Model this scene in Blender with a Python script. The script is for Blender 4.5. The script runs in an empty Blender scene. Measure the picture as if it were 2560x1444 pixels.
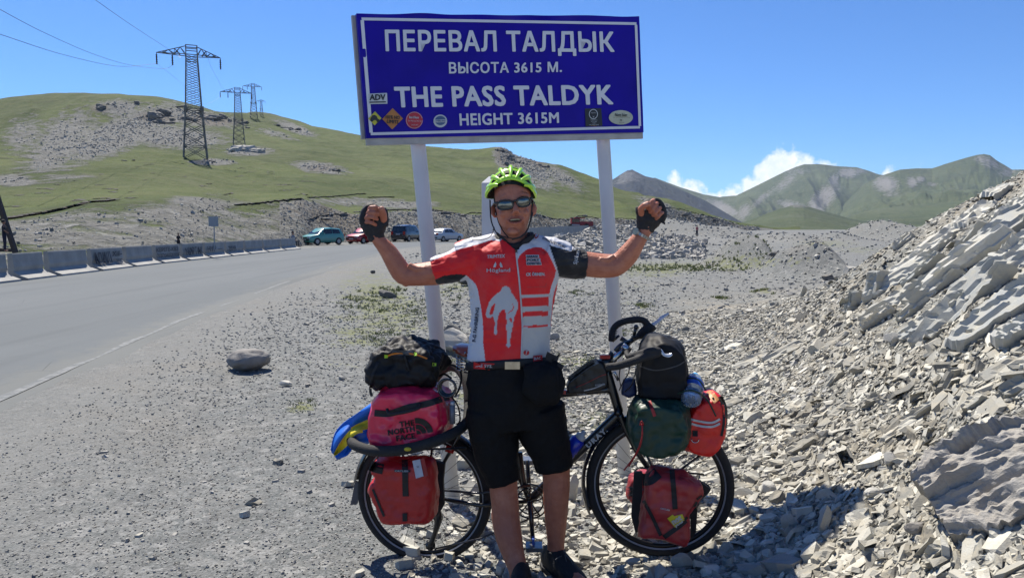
import bpy, bmesh, math, random
import numpy as np
from mathutils import Vector, Matrix, noise
from mathutils.bvhtree import BVHTree

# ------------------------------------------------------------------ camera, sky, sun, exposure
scene = bpy.context.scene
COL = scene.collection
R = math.radians
F = 1800.0                      # focal length in photo pixels (2560 wide)
PITCH = R(5.14)
CP, SP = math.cos(PITCH), math.sin(PITCH)
H = 1.6
cam_d = bpy.data.cameras.new("camera")
cam_d.lens = 36.0 * F / 2560.0
cam_d.clip_start = 0.05
cam_d.clip_end = 60000
cam = bpy.data.objects.new("camera", cam_d)
COL.objects.link(cam)
cam.location = (0, 0, H)
cam.rotation_euler = (R(90) - PITCH, 0, 0)
scene.camera = cam
scene.view_settings.view_transform = 'Standard'
scene.view_settings.look = 'None'
scene.view_settings.exposure = 0.75
scene.view_settings.gamma = 1.0
scene.view_settings.use_curve_mapping = False
scene.cycles.max_bounces = 6
scene.cycles.transparent_max_bounces = 8
scene.cycles.volume_bounces = 0

SUN_VEC = Vector((-0.33, 0.60, 1.0)).normalized()      # towards the sun
SUN_EL = math.asin(SUN_VEC.z)
SUN_AZ = math.atan2(SUN_VEC.x, SUN_VEC.y)
sd = bpy.data.lights.new("sun", 'SUN')
sd.energy = 5.0
sd.angle = R(0.5)
sd.color = (1.0, 0.93, 0.82)
sun = bpy.data.objects.new("sun", sd)
COL.objects.link(sun)
sun.rotation_euler = (-SUN_VEC).to_track_quat('-Z', 'Y').to_euler()
sun.location = (-20, 30, 60)

world = bpy.data.worlds.new("World")
scene.world = world
world.use_nodes = True
wn, wl = world.node_tree.nodes, world.node_tree.links
wn.clear()
w_out = wn.new("ShaderNodeOutputWorld")
w_bg = wn.new("ShaderNodeBackground")
w_bg.inputs['Strength'].default_value = 0.05
sky = wn.new("ShaderNodeTexSky")
sky.sky_type = 'NISHITA'
sky.sun_disc = False
sky.sun_elevation = SUN_EL
sky.sun_rotation = SUN_AZ
sky.altitude = 2600
sky.air_density = 1.15
sky.dust_density = 0.25
sky.ozone_density = 2.0
def wmath(op, a, b=None, c=None, clamp=False):
    n = wn.new("ShaderNodeMath"); n.operation = op; n.use_clamp = clamp
    for i, v in enumerate((a, b, c)):
        if v is None: continue
        if isinstance(v, (int, float)): n.inputs[i].default_value = v
        else: wl.new(v, n.inputs[i])
    return n.outputs[0]
tc = wn.new("ShaderNodeTexCoord")
sep = wn.new("ShaderNodeSeparateXYZ"); wl.new(tc.outputs['Generated'], sep.inputs[0])
az = wmath('ARCTAN2', sep.outputs[0], sep.outputs[1])                      # 0 = straight ahead
el = wmath('ARCSINE', sep.outputs[2])
def wnoise(scale, detail, rough):
    n = wn.new("ShaderNodeTexNoise"); n.inputs['Scale'].default_value = scale
    n.inputs['Detail'].default_value = detail; n.inputs['Roughness'].default_value = rough
    wl.new(tc.outputs['Generated'], n.inputs['Vector']); return n.outputs[0]
nz = wnoise(38, 7, 0.62)
nz2 = wnoise(9, 3, 0.5)
# top edge of the cloud bank by azimuth (degrees of elevation); low everywhere, two towers near the mountains
ramp = wn.new("ShaderNodeFloatCurve")
azn = wmath('MULTIPLY_ADD', az, 1.0 / (2 * math.pi), 0.5)
wl.new(azn, ramp.inputs['Value'])
cv = ramp.mapping.curves[0]
def azu(px): return math.atan((px - 1280) / F) / (2 * math.pi) + 0.5
def elv(py): return math.degrees(math.atan((722 - py) / F) - PITCH)
pts = [(0, .02), (.2, .16), (.3, .05), (azu(1500), .0), (azu(1625), .0), (azu(1650), .60), (azu(1690), .50), (azu(1740), .37),
       (azu(1800), .34), (azu(1850), .40), (azu(1888), .52), (azu(1905), .70), (azu(1950), .74), (azu(1990), .72), (azu(2040), .60), (azu(2110), .50),
       (azu(2230), .50), (azu(2300), .52), (azu(2400), .40), (azu(2560), .40), (.66, .3), (.8, .12), (1, .02)]
cv.points[0].location = pts[0]; cv.points[1].location = pts[-1]
for p in pts[1:-1]: cv.points.new(*p)
for p in cv.points: p.handle_type = 'VECTOR'
ramp.mapping.update()
top = wmath('MULTIPLY', ramp.outputs[0], R(8.0))
nzc = wmath('MULTIPLY_ADD', nz, 0.075, -0.0375)
edge = wmath('SUBTRACT', wmath('ADD', top, nzc), el)
dens = wmath('MULTIPLY', edge, 75.0, clamp=True)
dens = wmath('MULTIPLY', dens, wmath('MULTIPLY_ADD', nz2, 1.0, 0.55, clamp=True))
cshade = wn.new("ShaderNodeMix"); cshade.data_type = 'RGBA'
nsh = wmath('MULTIPLY_ADD', wnoise(70, 6, .6), 3.0, -1.0, clamp=True)
wl.new(nsh, cshade.inputs[0])
cshade.inputs[6].default_value = (11.5, 12.6, 14.0, 1); cshade.inputs[7].default_value = (15.5, 15.5, 15.5, 1)
wmix = wn.new("ShaderNodeMix"); wmix.data_type = 'RGBA'
tint = wn.new("ShaderNodeMix"); tint.data_type = 'RGBA'; tint.blend_type = 'MULTIPLY'; tint.inputs[0].default_value = 1.0
tint.inputs[7].default_value = (0.64, 1.12, 1.74, 1)
wl.new(sky.outputs[0], tint.inputs[6])
wl.new(dens, wmix.inputs[0]); wl.new(tint.outputs[2], wmix.inputs[6]); wl.new(cshade.outputs[2], wmix.inputs[7])
wl.new(wmix.outputs[2], w_bg.inputs['Color'])
wl.new(w_bg.outputs[0], w_out.inputs[0])

# ------------------------------------------------------------------ helpers: pixels and points
rnd = random.Random(11)
RNG = np.random.default_rng(5)

def W(px, py, Y):
    """point at ground distance Y seen at photo pixel px, py"""
    u = (px - 1280) / F; v = (722 - py) / F
    t = Y / (CP + v * SP)
    return Vector((u * t, Y, H + (-SP + v * CP) * t))
def G(px, py, z=0.0):
    u = (px - 1280) / F; v = (722 - py) / F
    t = (z - H) / (-SP + v * CP)
    return Vector((u * t, t * (CP + v * SP), z))
def PROJ(x, y, z):
    d = y * CP - (z - H) * SP
    return 1280 + F * x / d, 722 - F * (y * SP + (z - H) * CP) / d
def wz(px, py, Y):
    v = (722 - py) / F
    return H + (-SP + v * CP) * Y / (CP + v * SP)

# ------------------------------------------------------------------ helpers: objects
def tag(o, label=None, cat=None, group=None, kind=None):
    if label: o['label'] = label
    if cat: o['category'] = cat
    if group: o['group'] = group
    if kind: o['kind'] = kind
    return o
def empty(name, loc=(0, 0, 0), label=None, cat=None, group=None, kind=None):
    o = bpy.data.objects.new(name, None); COL.objects.link(o)
    o.location = loc; o.empty_display_size = 0.1
    return tag(o, label, cat, group, kind)
def wmat(o):
    return (wmat(o.parent) @ o.matrix_parent_inverse if o.parent else Matrix()) @ o.matrix_basis
def link(name, me, mat=None, parent=None, smooth=False, local=False):
    o = bpy.data.objects.new(name, me); COL.objects.link(o)
    if mat is not None and not me.materials:
        for m in (mat if isinstance(mat, (list, tuple)) else [mat]): me.materials.append(m)
    if parent is not None:
        o.parent = parent
        if not local: o.matrix_parent_inverse = wmat(parent).inverted()
    if smooth: shade_smooth(me)
    return o
def shade_smooth(me, on=True):
    me.polygons.foreach_set('use_smooth', np.full(len(me.polygons), on, dtype=bool)); me.update()
def mesh_np(name, V, faces):
    """V (n,3); faces (m,k) array or a list of lists"""
    me = bpy.data.meshes.new(name)
    if isinstance(faces, np.ndarray):
        m, k = faces.shape
        me.vertices.add(len(V)); me.vertices.foreach_set('co', np.asarray(V, dtype=np.float32).ravel())
        me.loops.add(m * k); me.loops.foreach_set('vertex_index', faces.astype(np.int32).ravel())
        me.polygons.add(m); me.polygons.foreach_set('loop_start', np.arange(0, m * k, k, dtype=np.int32))
        me.update(calc_edges=True); me.polygons.foreach_set('use_smooth', np.zeros(m, dtype=bool))
    else:
        me.from_pydata([tuple(v) for v in V], [], [tuple(f) for f in faces]); me.update()
    return me
def grid_faces(nr, nc, wrap=False):
    r = np.arange(nr - 1)[:, None]; c = np.arange(nc if wrap else nc - 1)[None, :]
    c2 = (c + 1) % nc
    return np.stack([r * nc + c, r * nc + c2, (r + 1) * nc + c2, (r + 1) * nc + c], -1).reshape(-1, 4)
class MB:
    """collects simple closed shapes into one mesh"""
    def __init__(s): s.v = []; s.f = []
    def add(s, V, Fc):
        b = len(s.v); s.v += [Vector(v) for v in V]; s.f += [[i + b for i in f] for f in Fc]; return s
    def box(s, c, size, rot=None):
        sx, sy, sz = [k / 2 for k in size]
        V = [Vector((x * sx, y * sy, z * sz)) for x in (-1, 1) for y in (-1, 1) for z in (-1, 1)]
        if rot is not None: V = [rot @ v for v in V]
        V = [v + Vector(c) for v in V]
        return s.add(V, [(0, 1, 3, 2), (4, 6, 7, 5), (0, 4, 5, 1), (2, 3, 7, 6), (0, 2, 6, 4), (1, 5, 7, 3)])
    def bar(s, a, b, w, h=None):
        a, b = Vector(a), Vector(b); d = b - a; h = h or w
        if d.length < 1e-6: return s
        return s.box((a + b) / 2, (w, h, d.length), d.to_track_quat('Z', 'Y').to_matrix())
    def tube(s, pts, rad, n=10, caps=True, closed=False, squash=None, up=None):
        V, Fc = tube_geo(pts, rad, n, caps, closed, squash, up); return s.add(V, Fc)
    def ball(s, c, r, n=12, m=8):
        c = Vector(c); r = Vector(r) if hasattr(r, '__len__') else Vector((r, r, r))
        V = [c + Vector((0, 0, r.z))]
        for i in range(1, m):
            t = math.pi * i / m
            for j in range(n):
                p = 2 * math.pi * j / n
                V.append(c + Vector((r.x * math.sin(t) * math.cos(p), r.y * math.sin(t) * math.sin(p), r.z * math.cos(t))))
        V.append(c - Vector((0, 0, r.z))); Fc = []
        for j in range(n): Fc.append((0, 1 + j, 1 + (j + 1) % n))
        for i in range(m - 2):
            for j in range(n):
                a = 1 + i * n + j; b = 1 + i * n + (j + 1) % n
                Fc.append((a, a + n, b + n, b))
        L = len(V) - 1; o = 1 + (m - 2) * n
        for j in range(n): Fc.append((L, o + (j + 1) % n, o + j))
        return s.add(V, Fc)
    def prism(s, poly, n, th):
        """poly: list of points; extruded by vector n*th"""
        k = len(poly); o = Vector(n) * th
        V = [Vector(p) for p in poly] + [Vector(p) + o for p in poly]
        return s.add(V, [list(range(k))[::-1], [k + i for i in range(k)]] + [(i, (i + 1) % k, k + (i + 1) % k, k + i) for i in range(k)])
    def mesh(s, name):
        me = bpy.data.meshes.new(name); me.from_pydata([tuple(v) for v in s.v], [], s.f); me.update(); return me
    def build(s, name, mat, parent=None, smooth=False, fix=True, local=False):
        me = s.mesh(name)
        if fix:
            bm = bmesh.new(); bm.from_mesh(me); bmesh.ops.recalc_face_normals(bm, faces=bm.faces); bm.to_mesh(me); bm.free()
        return link(name, me, mat, parent, smooth, local)
def tube_geo(pts, rad, n=10, caps=True, closed=False, squash=None, up=None):
    """round tube along pts; rad number or list; squash = list/number: second radius factor; up: direction the second radius points in"""
    P = [Vector(p) for p in pts]; m = len(P)
    rad = [rad] * m if isinstance(rad, (int, float)) else list(rad)
    sq = [1.0] * m if squash is None else ([squash] * m if isinstance(squash, (int, float)) else list(squash))
    V = []; Fc = []; prev = None
    for i in range(m):
        if closed: t = P[(i + 1) % m] - P[i - 1]
        else: t = P[min(i + 1, m - 1)] - P[max(i - 1, 0)]
        t.normalize()
        if up is not None:
            s = t.cross(Vector(up))
            if s.length < 1e-4: s = t.orthogonal()
            s.normalize(); u = s.cross(t)
        elif prev is None:
            s = t.orthogonal().normalized(); u = s.cross(t)
        else:
            s = (prev - t * prev.dot(t)).normalized(); u = s.cross(t)
        prev = s
        for j in range(n):
            a = 2 * math.pi * j / n
            V.append(P[i] + s * rad[i] * math.cos(a) + u * rad[i] * sq[i] * math.sin(a))
    for i in range(m - 1 + (1 if closed else 0)):
        for j in range(n):
            i2 = (i + 1) % m
            Fc.append((i * n + j, i * n + (j + 1) % n, i2 * n + (j + 1) % n, i2 * n + j))
    if caps and not closed:
        Fc.append(list(range(n))[::-1]); Fc.append([(m - 1) * n + j for j in range(n)])
    return V, Fc
def spline(pts, per=6):
    P = [Vector(p) for p in pts]; out = []
    for i in range(len(P) - 1):
        p0 = P[max(i - 1, 0)]; p1 = P[i]; p2 = P[i + 1]; p3 = P[min(i + 2, len(P) - 1)]
        for k in range(per):
            t = k / per
            out.append(0.5 * ((2 * p1) + (p2 - p0) * t + (2 * p0 - 5 * p1 + 4 * p2 - p3) * t * t + (3 * p1 - p0 - 3 * p2 + p3) * t ** 3))
    out.append(P[-1]); return out
def evalmesh(o):
    dg = bpy.context.evaluated_depsgraph_get(); dg.update()
    return bpy.data.meshes.new_from_object(o.evaluated_get(dg), depsgraph=dg)
def remesh(mb, voxel, smooth_it=4, factor=0.5, name='m'):
    """one continuous skin round overlapping closed shapes"""
    me = mb.mesh(name)
    bm = bmesh.new(); bm.from_mesh(me); bmesh.ops.recalc_face_normals(bm, faces=bm.faces); bm.to_mesh(me); bm.free()
    o = bpy.data.objects.new(name, me); COL.objects.link(o)
    m = o.modifiers.new('r', 'REMESH'); m.mode = 'VOXEL'; m.voxel_size = voxel; m.use_smooth_shade = True
    if smooth_it:
        m = o.modifiers.new('s', 'SMOOTH'); m.iterations = smooth_it; m.factor = factor
    out = evalmesh(o)
    bpy.data.objects.remove(o); bpy.data.meshes.remove(me)
    out.name = name; shade_smooth(out); return out
def coords(me):
    a = np.empty(len(me.vertices) * 3, dtype=np.float32); me.vertices.foreach_get('co', a); return a.reshape(-1, 3)
def normals(me):
    a = np.empty(len(me.vertices) * 3, dtype=np.float32); me.vertices.foreach_get('normal', a); return a.reshape(-1, 3)
def set_coords(me, V):
    me.vertices.foreach_set('co', V.astype(np.float32).ravel()); me.update()
def wrinkle(me, amp, scale, aniso=(1, 1, 1), ridged=False):
    V = coords(me); N = normals(me); d = np.empty(len(V))
    ax, ay, az_ = [scale * k for k in aniso]
    for i, (x, y, z) in enumerate(V):
        n = noise.fractal((x * ax, y * ay, z * az_), 0.6, 2.0, 3)
        d[i] = (0.35 - abs(n)) if ridged else n
    set_coords(me, V + N * (d * amp)[:, None])
def setattr_f(me, name, vals):
    a = me.attributes.new(name, 'FLOAT', 'POINT'); a.data.foreach_set('value', np.asarray(vals, dtype=np.float32))
ALB = 0.72      # all base colours are scaled by this, to go with the exposure above
def setattr_c(me, name, vals):
    vals = np.asarray(vals) * ALB
    a = me.attributes.new(name, 'FLOAT_COLOR', 'POINT')
    v = np.ones((len(vals), 4), dtype=np.float32); v[:, :3] = vals; a.data.foreach_set('color', v.ravel())

# vectorised value noise
_T = np.random.default_rng(9).random((64, 64, 64)).astype(np.float32)
def vn(x, y, z=0.0):
    x, y, z = np.broadcast_arrays(np.asarray(x, dtype=np.float64), y, z)
    xi = np.floor(x).astype(int); yi = np.floor(y).astype(int); zi = np.floor(z).astype(int)
    fx = x - xi; fy = y - yi; fz = z - zi
    fx = fx * fx * (3 - 2 * fx); fy = fy * fy * (3 - 2 * fy); fz = fz * fz * (3 - 2 * fz)
    g = lambda a, b, c: _T[(xi + a) & 63, (yi + b) & 63, (zi + c) & 63]
    l = lambda p, q, t: p + (q - p) * t
    return l(l(l(g(0,0,0), g(1,0,0), fx), l(g(0,1,0), g(1,1,0), fx), fy), l(l(g(0,0,1), g(1,0,1), fx), l(g(0,1,1), g(1,1,1), fx), fy), fz) * 2 - 1
def fbm(x, y, z=0.0, o=4, ridged=False, lac=2.03, gain=0.5):
    s = 0; a = 1; t = 0
    for i in range(o):
        n = vn(x + 17.3 * i, y + 5.1 * i, z)
        s = s + a * ((1 - 2 * np.abs(n)) if ridged else n); t += a
        a *= gain; x = x * lac; y = y * lac; z = z * lac
    return s / t

# ------------------------------------------------------------------ helpers: materials
MATS = {}
def mat(name, col=(.5, .5, .5), rough=.6, metal=0.0, var=.12, scale=25.0, bump=0.0, bscale=120.0, spec=.5, col2=None, coat=0.0, sheen=0.0, alpha=1.0, trans=0.0, emit=None, detail=4):
    if name in MATS: return MATS[name]
    col = tuple(c * ALB for c in col); col2 = tuple(c * ALB for c in col2) if col2 else None
    m = bpy.data.materials.new(name); m.use_nodes = True; nt = m.node_tree; N, L = nt.nodes, nt.links
    b = N['Principled BSDF']
    b.inputs['Roughness'].default_value = rough; b.inputs['Metallic'].default_value = metal
    b.inputs['Specular IOR Level'].default_value = spec
    b.inputs['Coat Weight'].default_value = coat; b.inputs['Sheen Weight'].default_value = sheen
    b.inputs['Transmission Weight'].default_value = trans; b.inputs['Alpha'].default_value = alpha
    t = N.new('ShaderNodeTexCoord')
    n = N.new('ShaderNodeTexNoise'); n.inputs['Scale'].default_value = scale; n.inputs['Detail'].default_value = detail
    L.new(t.outputs['Object'], n.inputs['Vector'])
    r = N.new('ShaderNodeMapRange'); r.inputs[1].default_value = .3; r.inputs[2].default_value = .7
    L.new(n.outputs[0], r.inputs[0])
    mx = N.new('ShaderNodeMix'); mx.data_type = 'RGBA'; L.new(r.outputs[0], mx.inputs[0])
    c2 = col2 or tuple(c * (1 + var) for c in col); c1 = col if col2 else tuple(c * (1 - var) for c in col)
    mx.inputs[6].default_value = (*c1, 1); mx.inputs[7].default_value = (*c2, 1)
    L.new(mx.outputs[2], b.inputs['Base Color'])
    if bump:
        n2 = N.new('ShaderNodeTexNoise'); n2.inputs['Scale'].default_value = bscale; n2.inputs['Detail'].default_value = 3
        L.new(t.outputs['Object'], n2.inputs['Vector'])
        bp = N.new('ShaderNodeBump'); bp.inputs['Strength'].default_value = bump; bp.inputs['Distance'].default_value = .01
        L.new(n2.outputs[0], bp.inputs['Height']); L.new(bp.outputs[0], b.inputs['Normal'])
    MATS[name] = m; return m
class NT:
    """small node builder"""
    def __init__(s, name):
        s.m = bpy.data.materials.new(name); s.m.use_nodes = True; s.N = s.m.node_tree.nodes; s.L = s.m.node_tree.links
        s.b = s.N['Principled BSDF']; s.tc = s.N.new('ShaderNodeTexCoord'); s.obj = s.tc.outputs['Object']; MATS[name] = s.m
    def setv(s, inp, v):
        if isinstance(v, (int, float)): inp.default_value = v
        elif isinstance(v, tuple): inp.default_value = (*[c * ALB for c in v], 1) if len(v) == 3 and inp.type == 'RGBA' else v
        else: s.L.new(v, inp)
    def noise(s, scale, detail=4, rough=.55, vec=None, dist=0.0, fac=True):
        n = s.N.new('ShaderNodeTexNoise'); n.inputs['Scale'].default_value = scale; n.inputs['Detail'].default_value = detail
        n.inputs['Roughness'].default_value = rough; n.inputs['Distortion'].default_value = dist
        s.L.new(vec or s.obj, n.inputs['Vector']); return n.outputs[0]
    def voro(s, scale, vec=None, feature='F1', out='Distance', rand=1.0):
        n = s.N.new('ShaderNodeTexVoronoi'); n.feature = feature; n.inputs['Scale'].default_value = scale; n.inputs['Randomness'].default_value = rand
        s.L.new(vec or s.obj, n.inputs['Vector']); return n.outputs[out]
    def math(s, op, a, b=None, c=None, clamp=False):
        n = s.N.new('ShaderNodeMath'); n.operation = op; n.use_clamp = clamp
        for i, v in enumerate((a, b, c)):
            if v is not None: s.setv(n.inputs[i], v)
        return n.outputs[0]
    def rng(s, v, a, b, c=0.0, d=1.0):
        n = s.N.new('ShaderNodeMapRange'); s.setv(n.inputs[0], v)
        for i, k in enumerate((a, b, c, d)): n.inputs[i + 1].default_value = k
        return n.outputs[0]
    def mix(s, f, a, b, blend='MIX'):
        n = s.N.new('ShaderNodeMix'); n.data_type = 'RGBA'; n.blend_type = blend
        s.setv(n.inputs[0], f); s.setv(n.inputs[6], a); s.setv(n.inputs[7], b); return n.outputs[2]
    def attr(s, name, out='Fac'):
        n = s.N.new('ShaderNodeAttribute'); n.attribute_name = name; return n.outputs[out]
    def mapv(s, scale=(1, 1, 1), rot=(0, 0, 0), vec=None):
        n = s.N.new('ShaderNodeMapping'); n.inputs['Scale'].default_value = scale; n.inputs['Rotation'].default_value = rot
        s.L.new(vec or s.obj, n.inputs['Vector']); return n.outputs[0]
    def bump(s, h, strength, dist):
        n = s.N.new('ShaderNodeBump'); n.inputs['Strength'].default_value = strength; n.inputs['Distance'].default_value = dist
        s.L.new(h, n.inputs['Height']); s.L.new(n.outputs[0], s.b.inputs['Normal'])
    def done(s, col, rough=.85, spec=.3):
        s.setv(s.b.inputs['Base Color'], col); s.setv(s.b.inputs['Roughness'], rough); s.b.inputs['Specular IOR Level'].default_value = spec
        return s.m

# ------------------------------------------------------------------ ground height
TA = np.array([-2, 0, .15, .21, .28, .34, .4, .5, .583, .65, .711, .85, 1.0, 2.0])
TY = np.array([0, 2, 3, 4, 5.5, 7.5, 9.5, 12, 16, 22, 30])
TZ = np.array([
 [0, 0, 0, 0, 0, 0, 0, 0, 0, 0, 0],
 [0, 0, 0, 0, 0, 0, 0, 0, 0, 0, 0],
 [0, .01, .02, .02, .02, 0, 0, 0, 0, 0, 0],
 [0, .04, .06, .06, .05, .02, 0, 0, 0, 0, 0],
 [0, .05, .08, .10, .12, .12, .1, .05, 0, 0, 0],
 [0, .07, .12, .17, .24, .26, .24, .15, .05, 0, 0],
 [.02, .09, .18, .27, .42, .5, .5, .35, .15, .05, 0],
 [.05, .16, .35, .56, .85, 1.05, 1.12, .9, .4, .1, 0],
 [.08, .25, .53, .84, 1.22, 1.52, 1.62, 1.35, .7, .2, 0],
 [.12, .4, .82, 1.15, 1.52, 1.82, 1.93, 1.7, 1.0, .3, 0],
 [.15, .48, .95, 1.32, 1.72, 2.08, 2.28, 2.05, 1.3, .4, 0],
 [.2, .65, 1.2, 1.7, 2.3, 2.9, 3.2, 3.0, 2.0, .7, 0],
 [.3, .9, 1.5, 2.1, 2.9, 3.8, 4.2, 4.0, 2.8, 1.0, 0],
 [.5, 1.6, 2.6, 3.5, 5.0, 6.6, 8, 8, 6, 3, 0]])
_fa = np.linspace(-2, 2, 401); _fy = np.linspace(0, 30, 301)
_t1 = np.stack([np.interp(_fa, TA, TZ[:, j]) for j in range(len(TY))], 1)
_t2 = np.stack([np.interp(_fy, TY, _t1[i]) for i in range(len(_fa))], 0)
_k = np.exp(-np.linspace(-2, 2, 9) ** 2); _k /= _k.sum()
def _blur(a, ax):
    p = np.pad(a, [(4, 4) if i == ax else (0, 0) for i in range(2)], mode='edge')
    return np.apply_along_axis(lambda r: np.convolve(r, _k, 'valid'), ax, p)
_t2 = _blur(_blur(_t2, 0), 1)
def slope_z(x, y):
    yy = np.clip(y, 0.3, 29.9); a = np.clip(x / yy, -1.99, 1.99)
    i = (a + 2) * 100; j = yy * 10
    i0 = np.clip(np.floor(i).astype(int), 0, 399); j0 = np.clip(np.floor(j).astype(int), 0, 299)
    fi = i - i0; fj = j - j0
    z = (_t2[i0, j0] * (1 - fi) + _t2[i0 + 1, j0] * fi) * (1 - fj) + (_t2[i0, j0 + 1] * (1 - fi) + _t2[i0 + 1, j0 + 1] * fi) * fj
    return np.where(y < 0.3, z * np.clip((y + 3) / 3.3, 0, 1), z)
# heaps and banks on the plain: px centre, distance, half width in px, depth, pixel row of the top
HEAPS = [(1842, 29, 62, 2.6, 598), (1900, 27, 40, 2.0, 632), (1975, 22, 62, 1.8, 622), (2062, 21, 40, 1.6, 640),
         (1400, 46, 90, 7, 600), (1500, 50, 90, 8, 583), (1590, 52, 90, 8, 580), (1690, 60, 70, 6, 588),
         (1665, 118, 60, 8, 560), (1740, 112, 70, 8, 566), (1830, 110, 55, 8, 572), (1600, 125, 60, 9, 558),
         (1935, 85, 50, 5, 581), (1990, 78, 36, 4, 584), (2080, 82, 60, 6, 580), (2150, 90, 50, 6, 570), (2210, 86, 40, 5, 574), (2290, 80, 60, 6, 572), (2400, 80, 60, 6, 570),
         (1120, 8.8, 55, .9, 815), (1330, 9.0, 60, .9, 850)]
ROAD_R = np.array([(-2.2, -6), (-3.2, 0), (-4.25, 6.4), (-5.15, 11.9), (-6.0, 20), (-6.95, 30.9), (-7.9, 53), (-6.2, 70), (-2.0, 84), (7, 102), (20, 120), (45, 150), (70, 175)])
ROAD_L = np.array([(-13.2, -6), (-13.6, 0), (-14.2, 10), (-14.75, 20.6), (-15.2, 26), (-15.6, 31), (-15.9, 53), (-15.4, 68), (-11, 84), (0, 108), (14, 132), (40, 162), (66, 186)])
def base_z(x, y):
    z = -0.005 * np.clip(y - 8, 0, 150)
    return z
def road_mask(x, y):
    xl = np.interp(y, ROAD_L[:, 1], ROAD_L[:, 0]); xr = np.interp(y, ROAD_R[:, 1], ROAD_R[:, 0])
    inside = np.minimum(x - xl, xr - x)
    return np.clip((inside + 1.2) / 1.2, 0, 1) * (y < 190)
def ground_smooth(x, y):
    x = np.asarray(x, dtype=float); y = np.asarray(y, dtype=float)
    z = base_z(x, y) + slope_z(x, y)
    for (pc, Yc, hw, dep, top) in HEAPS:
        xc = (pc - 1280) / F * Yc; w = hw / F * Yc
        h = wz(pc, top, Yc) - (base_z(0, Yc))
        z = z + h * np.exp(-(((x - xc) / w) ** 2) * 1.3 - (((y - Yc) / dep) ** 2) * 1.3) * (1 - road_mask(x, y))
    return z
def ground_z(x, y):
    x = np.asarray(x, dtype=float); y = np.asarray(y, dtype=float)
    z = ground_smooth(x, y)
    rough = 1 - road_mask(x, y)
    near = np.clip((x - 0.25 * y + .6) / 1.2, 0.0, 1) * np.clip((16 - y) / 6, 0, 1)        # scree side
    z = z + rough * (fbm(x * .22, y * .22, 3.0, 4) * .05 * np.clip(y / 12, .15, 2.2) + fbm(x * 2.1, y * 2.1, 1.0, 3) * .012)
    z = z + rough * np.clip(1 - np.abs(y - 45) / 60, 0, 1) * np.clip((x + 2) / 5, 0, 1) * fbm(x * .9, y * .9, 7., 4, True) * .10
    # bedding: ridges that run up the slope
    u = x * .8 + y * .25; w = -x * .45 + y * .9
    rock = np.clip((slope_z(x, y) - .42) / .5, 0, 1) * np.clip((y - 2.6) / 2, 0, 1)
    z = z + near * fbm(u * .8, w * 3.2, 2.0, 3, True) * (.018 + .045 * rock)
    # wheel ruts on the gravel shoulder
    xr = np.interp(y, ROAD_R[:, 1], ROAD_R[:, 0])
    rut = np.exp(-((x - xr - 1.6) / .22) ** 2) + np.exp(-((x - xr - 3.1) / .22) ** 2)
    z = z - rut * .014 * np.clip(y / 6, 0, 1) * (y < 60)
    return z
def gz(x, y): return float(ground_z(np.array([x]), np.array([y]))[0])
def on_ground(px, py):
    """first point of the ground seen at a photo pixel"""
    u = (px - 1280) / F; v = (722 - py) / F
    Y = np.exp(np.linspace(math.log(1.2), math.log(300), 900)); t = Y / (CP + v * SP)
    X = u * t; Z = H + (-SP + v * CP) * t
    d = Z - ground_z(X, Y); k = np.argmax(d < 0) if (d < 0).any() else len(Y) - 1
    if k == 0: k = 1
    f = d[k - 1] / (d[k - 1] - d[k]) if d[k - 1] != d[k] else 0
    return Vector((X[k - 1] + (X[k] - X[k - 1]) * f, Y[k - 1] + (Y[k] - Y[k - 1]) * f, Z[k - 1] + (Z[k] - Z[k - 1]) * f))

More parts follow.
